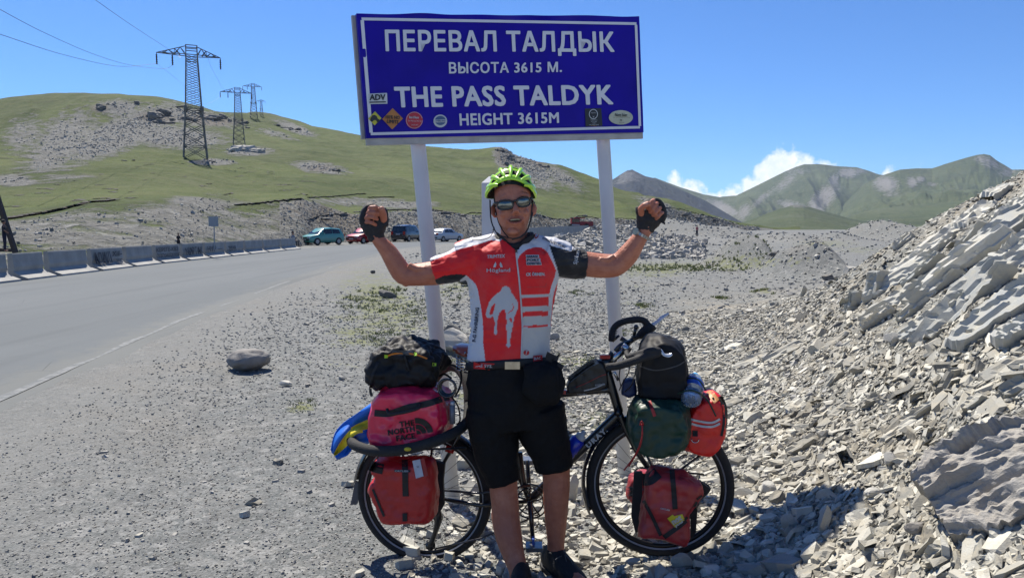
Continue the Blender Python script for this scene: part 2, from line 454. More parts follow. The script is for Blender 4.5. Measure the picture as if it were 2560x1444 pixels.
# ------------------------------------------------------------------ ground materials
def make_ground_mat():
    t = NT('ground'); gr = t.attr('grass'); sc = t.attr('scree'); du = t.attr('dust')
    n1 = t.noise(1.4, 5, .6); n2 = t.noise(9, 6, .65); n3 = t.noise(70, 4, .7)
    vo = t.voro(55, out='Color'); vb = t.voro(150, out='Color'); vs = t.voro(17, out='Color')
    sepv = t.N.new('ShaderNodeSeparateColor'); t.L.new(vo, sepv.inputs[0])
    sepb = t.N.new('ShaderNodeSeparateColor'); t.L.new(vb, sepb.inputs[0])
    seps = t.N.new('ShaderNodeSeparateColor'); t.L.new(vs, seps.inputs[0])
    g = t.mix(t.rng(n1, .3, .7), (.100, .113, .112), (.160, .175, .172))
    g = t.mix(t.rng(n2, .35, .7), g, t.mix(.5, g, (.27, .27, .255)))
    v3 = t.voro(5, out='Color'); sp3 = t.N.new('ShaderNodeSeparateColor'); t.L.new(v3, sp3.inputs[0])
    v4 = t.voro(2.1, out='Color'); sp4 = t.N.new('ShaderNodeSeparateColor'); t.L.new(v4, sp4.inputs[0])
    g = t.mix(t.math('MULTIPLY', t.rng(seps.outputs[0], .45, .9), .85), g, t.mix(seps.outputs[1], (.08, .085, .085), (.42, .42, .40)))
    g = t.mix(t.math('MULTIPLY', t.math('MULTIPLY', t.rng(sp3.outputs[0], .6, .8), t.rng(n2, .42, .55)), .7), g, t.mix(sp3.outputs[1], (.10, .105, .10), (.36, .36, .34)))
    g = t.mix(t.math('MULTIPLY', t.math('MULTIPLY', t.rng(sp4.outputs[0], .7, .8), t.rng(n2, .5, .6)), .4), g, t.mix(sp4.outputs[1], (.10, .105, .10), (.34, .34, .32)))
    g = t.mix(t.math('MULTIPLY', t.rng(sepv.outputs[0], .45, 1.0), .55), g, t.mix(sepv.outputs[1], (.10, .107, .115), (.44, .45, .44)))
    g = t.mix(t.math('MULTIPLY', t.rng(sepb.outputs[0], .3, 1.0), .5), g, t.mix(sepb.outputs[1], (.09, .095, .10), (.46, .47, .46)))
    g = t.mix(t.math('MULTIPLY', du, t.rng(n2, .25, .6)), g, (.24, .243, .232))
    s = t.mix(t.rng(n2, .3, .7), (.13, .135, .125), (.28, .272, .235))
    s = t.mix(t.rng(n1, .42, .65), s, (.36, .315, .235))
    s = t.mix(t.math('MULTIPLY', t.rng(seps.outputs[0], .4, 1.), .5), s, t.mix(seps.outputs[1], (.17, .185, .19), (.52, .53, .5)))
    s = t.mix(t.math('MULTIPLY', sepv.outputs[0], .4), s, t.mix(sepv.outputs[2], (.12, .13, .13), (.5, .5, .47)))
    g = t.mix(t.math('MULTIPLY', t.rng(t.noise(.45, 4, .6), .52, .68), .3), g, (.26, .235, .195))
    c = t.mix(sc, g, s)
    grn = t.mix(t.rng(n2, .3, .7), (.10, .135, .035), (.22, .235, .085))
    grn = t.mix(t.rng(n3, .4, .7), grn, (.25, .25, .16))
    n6 = t.noise(38, 4, .75, vec=t.mapv((1, 1.6, 1))); n7 = t.noise(14, 5, .7)
    c = t.mix(t.math('MULTIPLY', t.math('MULTIPLY', t.rng(n6, .53, .62), t.rng(n7, .38, .6)), .8), c, (.045, .048, .05))
    c = t.mix(t.math('MULTIPLY', t.math('MULTIPLY', t.rng(n6, .46, .38), t.rng(n7, .42, .6)), .5), c, (.40, .405, .39))
    gm = t.math('MULTIPLY', t.math('ADD', t.math('MULTIPLY', gr, .8), t.math('MULTIPLY_ADD', t.math('ADD', n2, t.math('MULTIPLY', n1, .7)), 2.6, -2.75)), 3.0, clamp=True)
    gm = t.math('MULTIPLY', gm, t.rng(gr, .02, .2))
    c = t.mix(t.math('MULTIPLY', gm, .85), c, grn)
    h = t.math('ADD', t.math('MULTIPLY', t.voro(55), .55), t.math('MULTIPLY', t.voro(150), .3))
    h = t.math('ADD', t.math('MULTIPLY', h, -1.0), t.math('MULTIPLY', n3, .35))
    t.bump(h, .8, .012)
    return t.done(c, .92, .2)

def hill_mat(name, g1, g2, r1, r2, s1, s2, freq=1.0, stria=0.0):
    """grass, scree and bare earth mixed by the masks 'scree' and 'bare' of the surface"""
    t = NT(name); sc = t.attr('scree'); ba = t.attr('bare')
    n1 = t.noise(.03 * freq, 6, .65); n2 = t.noise(.27 * freq, 7, .7); n3 = t.noise(1.3 * freq, 5, .7); n4 = t.noise(freq, 4, .62, vec=t.mapv((.045, .035, .75)))
    g = t.mix(t.rng(n1, .40, .60), g1, g2); g = t.mix(t.math('MULTIPLY', t.rng(t.noise(.011 * freq, 5, .7), .45, .62), .55), g, t.mix(.55, g1, (.02, .032, .012)))
    g = t.mix(t.math('MULTIPLY', t.rng(n2, .45, .7), .55), g, t.mix(.5, g2, (.25, .22, .13)))
    n5 = t.noise(.035 * freq, 5, .7, dist=.6)
    g = t.mix(t.math('MULTIPLY', t.rng(n5, .52, .7), .4), g, t.mix(.6, r2, g2))
    g = t.mix(t.math('MULTIPLY', t.math('MULTIPLY', t.rng(n4, .6, .64), t.rng(n2, .42, .55)), .8), g, t.mix(.75, g, (.035, .04, .02)))
    g = t.mix(t.math('MULTIPLY', t.rng(n3, .42, .62), .5), g, t.mix(.5, g, (.05, .06, .03)))
    nt_ = t.noise(3.4 * freq, 3, .7); g = t.mix(t.math('MULTIPLY', t.rng(nt_, .55, .68), .35), g, (.23, .22, .15))
    s = t.mix(t.rng(n3, .35, .65), s1, s2)
    vo = t.voro(1.6 * freq, out='Color'); sv = t.N.new('ShaderNodeSeparateColor'); t.L.new(vo, sv.inputs[0])
    s = t.mix(t.math('MULTIPLY', t.rng(sv.outputs[0], .5, 1), .7), s, t.mix(sv.outputs[1], (.11, .115, .12), (.47, .47, .45)))
    b = t.mix(t.rng(n2, .3, .7), r1, r2)
    m = t.math('MULTIPLY', t.math('ADD', sc, t.math('MULTIPLY_ADD', n2, 2.4, -1.4)), 3.2, clamp=True)
    m = t.math('MULTIPLY', m, t.rng(sc, .03, .22))
    mb = t.math('MULTIPLY', t.math('ADD', ba, t.math('MULTIPLY_ADD', n3, 1.2, -.75)), 3.2, clamp=True)
    mb = t.math('MULTIPLY', mb, t.rng(ba, .03, .22))
    c = t.mix(t.math('MULTIPLY', m, .9), g, s)
    c = t.mix(t.math('MULTIPLY', mb, .9), c, b)
    h = t.math('ADD', t.math('MULTIPLY', n3, t.math('ADD', m, .35)), t.math('MULTIPLY', n2, 1.4))
    t.bump(h, .7, 1.1 / freq)
    return t.done(c, .95, .15)

def soft(px, py, cx, cy, rx, ry, rot=0.0, k=1.0):
    c, s = math.cos(R(rot)), math.sin(R(rot)); dx = px - cx; dy = py - cy
    a = (dx * c + dy * s) / rx; b = (-dx * s + dy * c) / ry
    return np.clip(1.35 - np.sqrt(a * a + b * b), 0, 1) * k

# ------------------------------------------------------------------ the ground sheet
def make_ground():
    ya = np.concatenate([np.linspace(-4, 1.6, 22, endpoint=False), np.exp(np.linspace(math.log(1.6), math.log(30), 330, endpoint=False)), np.exp(np.linspace(math.log(30), math.log(400), 130, endpoint=False)), np.exp(np.linspace(math.log(400), math.log(7000), 24))])
    aa = np.concatenate([np.linspace(-2.2, -.62, 45, endpoint=False), np.linspace(-.62, .1, 170, endpoint=False), np.linspace(.1, .62, 250, endpoint=False), np.linspace(.62, 2.2, 50)])
    A, Y = np.meshgrid(aa, ya)
    X = A * (Y + 4.6)
    Z = ground_z(X, Y)
    far = np.clip((Y - 300) / 300, 0, 1)
    Z = Z * (1 - far) + far * (-6 - (Y - 300) * .004)
    V = np.stack([X, Y, Z], -1).reshape(-1, 3)
    me = mesh_np('ground', V, grid_faces(len(ya), len(aa)))
    x, y, z = V.T
    yy = np.clip(y, .8, 1e9); d = yy * CP - (z - H) * SP
    px = 1280 + F * x / d; py = 722 - F * (yy * SP + (z - H) * CP) / d
    g = np.zeros(len(V))
    for a in [(960, 760, 150, 90, 25, 1.), (900, 830, 110, 60, 10, .9), (1130, 700, 90, 60, 0, .8), (1180, 880, 90, 70, 0, .9), (1440, 905, 60, 26, 0, .9), (1490, 1060, 60, 45, 0, .95), (1420, 1010, 50, 50, 0, .5),
              (1650, 672, 150, 24, -4, 1.), (1850, 655, 130, 26, -4, .9), (1560, 690, 60, 20, 0, .6), (1960, 650, 100, 16, 0, .6), (2060, 610, 110, 12, 0, .8), (2150, 625, 70, 12, 0, .7),
              (1900, 560, 60, 8, 0, .3), (1600, 720, 60, 12, 0, .5), (1580, 760, 30, 8, 0, .6), (1640, 600, 90, 8, 0, .5), (1910, 728, 24, 7, 0, .9), (1610, 765, 24, 8, 0, .9), (1800, 745, 18, 6, 0, .6),
              (750, 1020, 60, 26, -20, .75), (1160, 1000, 60, 60, 0, .5), (2060, 480, 10, 3, 0, .2), (760, 905, 30, 10, 0, .4), (1450, 740, 40, 10, 0, .4), (860, 900, 60, 20, 0, .4)]:
        g = np.maximum(g, soft(px, py, a[0], a[1], a[2], a[3], a[4], a[5]))
    g *= (y < 90)
    sc = np.clip((x - .22 * y + .15) / .55, 0, 1) * np.clip((18 - y) / 5, 0, 1)
    du = np.exp(-((x - np.interp(y, ROAD_R[:, 1], ROAD_R[:, 0]) - .5) / .9) ** 2) * (y < 80) + (soft(px, py, 1850, 600, 400, 12) + soft(px, py, 1900, 715, 420, 14)) * .9
    setattr_f(me, 'grass', g); setattr_f(me, 'scree', sc); setattr_f(me, 'dust', np.clip(du, 0, 1))
    o = link('ground', me, make_ground_mat(), smooth=True); return tag(o, kind='structure')
GROUND = make_ground()

# ------------------------------------------------------------------ road
def make_road():
    t = NT('asphalt'); n1 = t.noise(.35, 5, .6, vec=t.mapv((1, .18, 1))); n2 = t.noise(3.0, 6, .65); n3 = t.noise(160, 3, .7)
    du = t.attr('dust')
    c = t.mix(t.rng(n1, .3, .7), (.10, .118, .128), (.135, .153, .163))
    c = t.mix(t.math('MULTIPLY', t.rng(n2, .5, .75), .35), c, (.10, .112, .12))
    c = t.mix(t.math('MULTIPLY', t.rng(n3, .4, .75), .45), c, (.22, .23, .235))
    c = t.mix(t.math('MULTIPLY', t.math('ADD', du, t.math('MULTIPLY_ADD', n2, 1.2, -.7)), 2.2, clamp=True), c, (.165, .175, .17))
    vc = t.voro(.9, feature='DISTANCE_TO_EDGE', vec=t.N.new('ShaderNodeVectorMath').outputs[0] if False else None); nd = t.noise(2.2, 4, .6)
    n8 = t.noise(1.6, 4, .6, vec=t.mapv((1, .05, 1)))
    c = t.mix(t.math('MULTIPLY', t.rng(n8, .52, .66), .35), c, (.075, .088, .095))
    crk = t.math('MULTIPLY', t.math('LESS_THAN', t.math('ADD', vc, t.math('MULTIPLY_ADD', nd, .03, -.012)), .006), t.rng(n1, .5, .6))
    c = t.mix(t.math('MULTIPLY', crk, .6), c, (.05, .055, .06))
    t.bump(n3, .35, .006)
    m = t.done(c, .85, .3)
    ys = np.concatenate([np.linspace(-4, 10, 70, endpoint=False), np.linspace(10, 60, 110, endpoint=False), np.linspace(60, 172, 80)])
    nc = 40; V = []; D = []
    for y in ys:
        xl = np.interp(y, ROAD_L[:, 1], ROAD_L[:, 0]); xr = np.interp(y, ROAD_R[:, 1], ROAD_R[:, 0]) + .12 + .16 * float(fbm(np.array([y * .8]), np.array([3.3]), 0., 3)[0])
        for k in range(nc):
            f = k / (nc - 1); x = xl + (xr - xl) * f
            V.append((x, y, base_z(0, y) - .02 + .085 * math.sin(f * math.pi) ** .6))
            D.append(max(0, 1 - abs(f - 1) * 11) * 1.5 + max(0, 1 - f * 16) * .8 + .25 * math.exp(-((f - .93) / .04) ** 2))
    me = mesh_np('road', V, grid_faces(len(ys), nc)); setattr_f(me, 'dust', D)
    o = tag(link('road', me, m, smooth=True), kind='structure')
    # worn white edge line and faint centre line
    t = NT('worn_paint'); n = t.noise(9, 6, .7); n5 = t.noise(1.2, 3, .6)
    m2 = t.mix(t.rng(n, .38, .6), (.13, .145, .15), (.25, .26, .26)); t.done(m2, .8)
    for nm, off, segs in (('edge_line', .42, [(5.6, 13.2, 1), (14.2, 15.5, 1), (17, 21, .6), (24, 31, .6), (35, 52, .6)]),):
        mb = MB()
        for (y0, y1, wd) in segs:
            n_ = max(2, int((y1 - y0) / .25)); 
            for i in range(n_):
                ya, yb = y0 + (y1 - y0) * i / n_, y0 + (y1 - y0) * (i + 1) / n_
                P = []
                for yq, s in ((ya, 0), (ya, 1), (yb, 1), (yb, 0)):
                    xr = np.interp(yq, ROAD_R[:, 1], ROAD_R[:, 0]) - off
                    w = .055 * (1 + .35 * noise.noise((yq * 3.1, s * 7, 1)))
                    f = 1 - (off / 9.5)
                    P.append((xr + (w if s else -w), yq, base_z(0, yq) - .02 + .085 * math.sin(f * math.pi) ** .6 + .006))
                mb.add(P, [(0, 1, 2, 3)])
        o2 = mb.build(nm, MATS['worn_paint'], fix=False); tag(o2, kind='structure')
    return o
ROAD = make_road()

# ------------------------------------------------------------------ the long green hill on the left
HC = {  # control lines: pixel column -> (pixel row, distance)
 'Y0': [(-400, 21), (0, 23.5), (200, 28), (400, 34.5), (600, 46), (740, 58), (800, 69), (900, 76), (1050, 84), (1200, 98), (1350, 118), (1500, 146), (1650, 185), (1750, 215), (1880, 262), (2000, 300)],
 'p1': [(-400, 566), (-100, 552), (0, 547), (110, 533), (222, 507), (300, 502), (400, 495), (500, 500), (589, 513), (680, 502), (760, 497), (850, 528), (880, 533), (966, 526), (1075, 525), (1163, 535), (1240, 532), (1325, 528), (1386, 547), (1440, 543), (1500, 546), (1595, 548), (1640, 520), (1666, 517), (1732, 531), (1800, 546), (1852, 563), (2000, 583)],
 'Y1': [(-400, 38), (0, 44), (222, 52), (400, 58), (589, 69), (740, 80), (800, 86), (900, 92), (1050, 100), (1200, 113), (1350, 133), (1500, 162), (1650, 204), (1750, 233), (1880, 278), (2000, 315)],
 'p2': [(-400, 430), (0, 403), (100, 392), (200, 386), (300, 387), (400, 393), (480, 398), (560, 408), (700, 425), (900, 440), (1100, 462), (1250, 480), (1350, 490), (1500, 508), (1666, 512), (1740, 529), (1852, 561), (2000, 582)],
 'Y2': [(-400, 150), (0, 160), (480, 175), (700, 190), (900, 190), (1100, 195), (1250, 205), (1350, 215), (1500, 232), (1666, 250), (1880, 290), (2000, 330)],
 'p3': [(-400, 436), (0, 408), (100, 396), (200, 389), (300, 389), (400, 391), (480, 390), (600, 378), (700, 385), (900, 405), (1100, 425), (1250, 445), (1350, 458), (1500, 484), (1666, 509), (1740, 527), (1852, 560), (2000, 581)],
 'Y3': [(-400, 240), (0, 245), (480, 262), (700, 275), (900, 270), (1100, 265), (1350, 275), (1500, 280), (1666, 290), (1880, 310), (2000, 350)],
 'p4': [(-400, 340), (0, 325), (200, 318), (400, 316), (560, 328), (640, 335), (750, 350), (900, 375), (1100, 395), (1250, 412), (1350, 432), (1500, 466), (1666, 507), (1740, 526), (1852, 559), (2000, 580)],
 'Y4': [(-400, 350), (0, 350), (400, 350), (700, 370), (1100, 350), (1350, 335), (1500, 325), (1666, 320), (1880, 330), (2000, 370)],
 'p5': [(-400, 300), (-150, 268), (0, 250), (60, 244), (130, 239), (200, 241), (300, 243), (400, 250), (450, 262), (500, 275), (540, 286), (590, 290), (640, 290), (690, 297), (740, 312), (780, 325), (900, 345), (1000, 362), (1060, 369), (1120, 372), (1180, 378), (1240, 373), (1258, 374), (1290, 395), (1340, 407), (1400, 415), (1450, 433), (1500, 450), (1540, 474), (1640, 505), (1740, 525), (1852, 558), (2000, 579)],
 'Y5': [(-400, 450), (0, 450), (400, 450), (560, 480), (640, 560), (700, 560), (800, 500), (1100, 440), (1250, 420), (1350, 390), (1500, 370), (1666, 350), (1880, 345), (2000, 390)],
}
def hc(k, px): a = np.array(HC[k]); return np.interp(px, a[:, 0], a[:, 1])
def make_hill():
    cols = np.concatenate([np.linspace(-400, -20, 40, endpoint=False), np.linspace(-20, 1900, 760), np.linspace(1905, 2000, 12)])
    def sm(a, k=5):
        p = np.pad(a, (k, k), mode='edge'); return np.convolve(p, np.ones(2 * k + 1) / (2 * k + 1), 'valid')
    px = cols
    Ys = [sm(hc('Y%d' % i, px), 9) for i in range(6)]
    y0 = Ys[0]; z0 = -0.005 * np.clip(y0 - 8, 0, 150) - .25
    Zs = [z0] + [wz(px, sm(hc('p%d' % i, px), 3 if i in (1, 5) else 8), Ys[i]) for i in range(1, 6)]
    Ys.append(Ys[5] + 90); Zs.append(Zs[5] - 14); Ys.append(Ys[5] + 300); Zs.append(Zs[5] - 70)
    Ys.insert(0, Ys[0] - 3); Zs.insert(0, Zs[0] - 1.2)
    segs = [3, 44, 60, 34, 44, 60, 10, 5]
    rows = []; par = []
    K = len(Ys)
    for s in range(K - 1):
        for i in range(segs[s]):
            t = i / segs[s]
            # monotone-ish hermite in distance
            def tang(arr, j):
                if j == 0: return arr[1] - arr[0]
                if j == K - 1: return arr[-1] - arr[-2]
                d0 = arr[j] - arr[j - 1]; d1 = arr[j + 1] - arr[j]
                h0 = np.maximum(Ys[j] - Ys[j - 1], .1); h1 = np.maximum(Ys[j + 1] - Ys[j], .1)
                return d0, d1, h0, h1
            def slope(j):
                if j == 0 or j == K - 1: return (Zs[min(j + 1, K - 1)] - Zs[max(j - 1, 0)]) / (Ys[min(j + 1, K - 1)] - Ys[max(j - 1, 0)])
                d0, d1, h0, h1 = tang(Zs, j); a = d0 / h0; b = d1 / h1
                return np.where(a * b > 0, 2 * a * b / (a + b + 1e-9), 0)
            h = Ys[s + 1] - Ys[s]; m0 = slope(s) * h; m1 = slope(s + 1) * h
            if s == 2: m0 = m0 * 0 + m1 * .3      # the scarp edge stays sharp
            z = (2 * t**3 - 3 * t**2 + 1) * Zs[s] + (t**3 - 2 * t**2 + t) * m0 + (-2 * t**3 + 3 * t**2) * Zs[s + 1] + (t**3 - t**2) * m1
            if s == 1:
                z = Zs[s] + (Zs[s + 1] - Zs[s]) * (t ** .85)
            rows.append((Ys[s] + h * t, z)); par.append(s + t)
    Y = np.array([r[0] for r in rows]); Z = np.array([r[1] for r in rows]); S = np.array(par)[:, None] + 0 * Y
    PX = np.broadcast_to(px, Y.shape)
    X = (PX - 1280) / F * (Y * CP - (Z - H) * SP)
    sc_ = Y / 200
    Z = Z + fbm(X * .02, Y * .02, 1., 4) * 2.2 * np.clip((S - 2.2) / 1.5, 0, 1) * np.clip(1.2 - np.abs(S - 6) * 0, 0, 1) * np.clip((6.05 - S) * 3, .15, 1)
    Z = Z + fbm(X * .045 + 3, Y * .022, 9., 4, True) * 1.5 * np.clip((S - 2.15) / .6, 0, 1) * np.clip((5.9 - S) * 2, 0, 1)
    Z = Z + fbm(X * .16, Y * .10, 4., 4) * .32 * np.clip((S - .9) / .5, 0, 1)
    cut = np.clip((S - 1) * 6, 0, 1) * np.clip((2.0 - S) * 8, 0, 1)
    Z = Z + cut * fbm(X * .55, Y * .55, 2., 5, True) * .38 * np.clip((PX - 500) / 300, .3, 1)
    # small terraces left by grazing, running along the slope
    ter = np.clip((S - 2.05) * 4, 0, 1) * np.clip((3.4 - S) * 2, 0, 1)
    q = (Z * 1.0 + fbm(X * .05, Y * .05, 8., 3) * 1.6)
    Z = Z + ter * .14 * (q - np.floor(q) - .5) * (fbm(X * .08, Y * .08, 6., 2) > .0)
    gull = np.clip((S - 2.6) / .4, 0, 1) * np.clip((5.9 - S) * 2, 0, 1) * np.clip((620 - PX) / 200, 0, 1)
    Z = Z + gull * fbm(X * .035 + Y * .01, Y * .012, 5., 4, True) * 1.8
    V = np.stack([X, Y, Z], -1).reshape(-1, 3)
    me = mesh_np('hillside', V, grid_faces(Y.shape[0], Y.shape[1]))
    qx, qy = PROJ(V[:, 0], V[:, 1], V[:, 2]); Sf = S.ravel()
    sc = np.zeros(len(V)); ba = np.zeros(len(V))
    low = np.clip((2.02 - Sf) * 6, 0, 1)
    sc = np.maximum(sc, low * np.where(qx < 700, .50 - .1 * np.clip((540 - qy) / 30, 0, 1), .98))
    sc = np.maximum(sc, low * (qx > 700) * 1.0)
    for a in [(300, 335, 170, 42, -22, 1.), (420, 340, 150, 30, 5, .9), (150, 360, 120, 60, -40, .75), (60, 340, 60, 50, -45, .55), (470, 290, 140, 22, 8, .8), (300, 270, 60, 22, 0, .8), (620, 378, 60, 12, 0, 1.),
              (30, 450, 60, 14, 0, 1.), (150, 445, 90, 14, 0, .45), (530, 405, 60, 8, 0, .9), (740, 322, 60, 12, 20, .8), (800, 420, 70, 14, 8, .9), (690, 335, 60, 10, 15, .5),
              (1265, 395, 34, 26, 35, 1.), (1330, 420, 70, 26, 35, .9), (1400, 440, 80, 20, 30, .6), (1350, 460, 60, 14, 20, .5), (900, 505, 160, 12, 2, .6), (1010, 512, 90, 10, 0, .8), (1640, 510, 60, 12, 20, .7),
              (300, 560, 130, 26, -5, .65), (500, 515, 110, 28, 0, .7), (110, 590, 140, 22, 0, .9), (450, 580, 170, 26, 0, .8)]:
        sc = np.maximum(sc, soft(qx, qy, *a[:5]) * a[5])
    for a in [(1265, 395, 30, 22, 35, .8), (1330, 400, 46, 12, 25, .6), (390, 292, 50, 14, 0, .7), (520, 300, 70, 14, 5, .7), (250, 270, 24, 12, 0, .7), (800, 420, 40, 10, 0, .5)]:
        ba = np.maximum(ba, soft(qx, qy, *a[:5]) * a[5])
    ba = np.maximum(ba, low * (qx > 720) * np.clip((fbm(V[:, 0] * .2, V[:, 1] * .2, 1., 3) + .1) * 2, 0, .7))
    setattr_f(me, 'scree', sc); setattr_f(me, 'bare', ba)
    m = hill_mat('hill_ground', (.070, .104, .026), (.118, .152, .044), (.16, .145, .12), (.23, .21, .18), (.19, .188, .178), (.29, .285, .27))
    o = link('hillside', me, m, smooth=True); tag(o, kind='structure')
    return o, me, BVHTree.FromPolygons([tuple(v) for v in V], [tuple(p.vertices) for p in me.polygons])
HILL, HILL_ME, HILL_BVH = make_hill()
M_SOIL = mat('dark_soil', (.045, .038, .03), .95, var=.4, scale=3, bump=.4, bscale=8); 
def on_hill(px, py):
    o = Vector((0, 0, H)); d = (W(px, py, 100) - o).normalized()
    h = HILL_BVH.ray_cast(o, d)
    return h[0], h[1]

# ------------------------------------------------------------------ far mountains
def make_mountain(name, sky_, foot, Yc, Yf, m, px0, px1, seed, rough=1.0, cols=420, rows=120, scr=(), spur=.0):
    px = np.linspace(px0, px1, cols)
    s = np.interp(px, [a[0] for a in sky_], [a[1] for a in sky_]); f = np.interp(px, [a[0] for a in foot], [a[1] for a in foot])
    zc = wz(px, s, Yc); zf = wz(px, f, Yf)
    t = np.concatenate([np.linspace(0, 1, rows), [1.06, 1.2, 1.5]])[:, None]
    Y = Yf + (Yc - Yf) * t; tt = np.clip(t, 0, 1)
    # spurs: the face is pushed back and forth along its height
    Xr = (px - 1280) / F * Yc
    rid = fbm(Xr[None, :] / (Yc * .10) + tt * .5, tt * 1.3 + seed, seed * 1.0, 5, True, 2.1, .42)
    prof = tt ** (1.25 + 0 * Xr[None, :])
    Z = zf + (zc - zf) * prof
    amp = (zc - zf) * .24 * rough * np.sin(np.pi * np.clip(tt, 0, 1)) ** .8
    Z = Z + amp * (rid - .35)
    Z = np.where(t > 1, zc - (t - 1) * (Yc - Yf) * .5, Z)
    fine = fbm(Xr[None, :] / (Yc * .006) + 0 * t, tt * 14, seed + 3., 4, True)
    Z = Z + fine * (Yc * .0007) * rough * np.clip(tt * 3, 0, 1) * np.where(t >= 1, .3, 1)
    X = (px[None, :] - 1280) / F * (Y * CP - (Z - H) * SP)
    V = np.stack([X, Y + 0 * X, Z], -1).reshape(-1, 3)
    me = mesh_np(name, V, grid_faces(len(t), cols))
    qx, qy = PROJ(V[:, 0], V[:, 1], V[:, 2]); sc = np.zeros(len(V)); ba = np.zeros(len(V))
    for a in scr: sc = np.maximum(sc, soft(qx, qy, *a[:5]) * a[5]); ba = np.maximum(ba, soft(qx, qy, *a[:5]) * (a[5] - .45))
    setattr_f(me, 'scree', sc * .72); setattr_f(me, 'bare', ba * .6)
    return tag(link(name, me, m, smooth=True), kind='structure')
m_green = hill_mat('far_grass', (.060, .090, .040), (.095, .125, .055), (.20, .20, .19), (.30, .29, .28), (.20, .195, .185), (.33, .32, .30), freq=.2)
m_cloudshade = hill_mat('cloud_shaded_rock', (.012, .022, .050), (.022, .034, .066), (.03, .04, .07), (.06, .07, .10), (.10, .11, .13), (.22, .22, .22), freq=.2)  # cloud shadow over the left peak, painted into its dark blue colours
m_slope = hill_mat('near_grass_slope', (.075, .088, .032), (.11, .115, .05), (.16, .14, .10), (.2, .18, .14), (.2, .19, .16), (.25, .24, .2), freq=.8)
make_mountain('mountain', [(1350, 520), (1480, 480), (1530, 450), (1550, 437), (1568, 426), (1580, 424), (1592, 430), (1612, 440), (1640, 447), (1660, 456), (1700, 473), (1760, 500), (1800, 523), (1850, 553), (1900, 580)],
              [(1350, 590), (1900, 590)], 2600, 1500, m_cloudshade, 1350, 1900, 3, 1.0, 260, 80, scr=[(1575, 440, 40, 16, 0, .8), (1560, 450, 30, 10, -20, .7)])
make_mountain('mountain', [(1560, 470), (1620, 452), (1636, 444), (1650, 449), (1700, 468), (1760, 486), (1800, 493), (1840, 489), (1880, 470), (1920, 450), (1960, 430), (1990, 417), (2010, 411), (2045, 410), (2100, 416), (2140, 418), (2165, 425), (2200, 437), (2240, 440), (2400, 450), (2700, 480)],
              [(1560, 575), (1800, 583), (2700, 583)], 4200, 2300, m_green, 1560, 2700, 5, 1.3, 520, 130,
              scr=[(1965, 455, 14, 50, 55, .6), (1990, 430, 40, 12, 0, .5), (2055, 500, 24, 60, 45, .9), (2085, 450, 14, 18, 40, .9), (2120, 432, 30, 14, 0, .9), (2150, 427, 24, 8, 0, .6), (1810, 520, 50, 14, 25, .95), (1860, 530, 16, 30, 40, .8), (1985, 515, 50, 12, 15, .8), (2010, 525, 18, 9, 0, .9), (1900, 500, 10, 40, 50, .6)])
make_mountain('mountain', [(2100, 520), (2160, 460), (2210, 437), (2250, 424), (2290, 421), (2330, 421), (2370, 408), (2410, 396), (2440, 388), (2460, 385), (2475, 388), (2490, 400), (2510, 412), (2530, 424), (2560, 424), (2620, 420), (2700, 425), (2900, 440)],
              [(2100, 575), (2900, 575)], 3300, 1700, m_green, 2100, 2900, 8, 1.1, 380, 110,
              scr=[(2215, 460, 34, 22, 10, .95), (2280, 455, 16, 14, 0, .9), (2300, 448, 14, 10, 0, .8), (2470, 405, 40, 14, 20, .7), (2330, 460, 16, 6, 0, .6), (2520, 430, 30, 14, 0, .6), (2230, 485, 30, 8, 0, .5)])
make_mountain('mountain', [(1780, 590), (1830, 565), (1880, 548), (1940, 525), (1985, 512), (2010, 513), (2060, 528), (2120, 545), (2200, 560), (2300, 576), (2400, 585)],
              [(1780, 592), (2400, 592)], 1500, 700, m_green, 1780, 2400, 12, .5, 260, 60, scr=[(2000, 515, 30, 5, 0, .6)])
make_mountain('mountain', [(2080, 560), (2140, 535), (2200, 520), (2300, 512), (2420, 500), (2560, 490), (2700, 480)],
              [(2080, 588), (2700, 588)], 1900, 1000, m_green, 2080, 2700, 15, .5, 260, 60)
make_mountain('hill_slope', [(2180, 620), (2260, 596), (2320, 565), (2380, 532), (2430, 504), (2500, 464), (2560, 430), (2640, 390), (2800, 330)],
              [(2180, 640), (2300, 640), (2800, 620)], 120, 60, m_slope, 2180, 2800, 21, .25, 200, 60)
# two patches of old snow on the middle mountain

def turf_edge(pts, h, seed, thin=1.0):
    """overhanging turf lip with the dark broken soil face below it"""
    P = []
    for a, b in zip(pts, pts[1:]):
        n = max(2, int(abs(b[0] - a[0]) / 3))
        for i in range(n):
            t = i / n; q, _ = on_hill(a[0] + (b[0] - a[0]) * t, a[1] + (b[1] - a[1]) * t + 2.2 * noise.noise((a[0] * .05 + t * 7, seed, 2)))
            if q is not None: P.append(q)
    if len(P) < 3: return
    V = []
    for i, p in enumerate(P):
        k = h * (.35 + 1.0 * abs(noise.noise((i * .23, seed, 1))) + .5 * abs(noise.noise((i * .9, seed, 4)))) * min(1, i / 3, (len(P) - 1 - i) / 3)
        o = p + Vector((0, -.12 * thin, .06 * thin)); V += [o + Vector((0, .8, .10)), o + Vector((0, -.30 * thin, .05 * thin)), o + Vector((0, -.22 * thin, -.05 * thin)), o + Vector((0, .22, -k - .05 * thin)), o + Vector((0, .6, -k - .4))]
    me = mesh_np('turf_edge', np.array([tuple(v) for v in V]), grid_faces(len(P), 5)); link('turf_edge', me, M_SOIL, HILL)
turf_edge([(16, 549), (60, 541), (110, 534), (160, 524), (222, 507)], .22, 1); turf_edge([(228, 506), (262, 504), (298, 500)], .22, 2); turf_edge([(589, 514), (640, 510), (690, 504), (760, 497)], .24, 3)
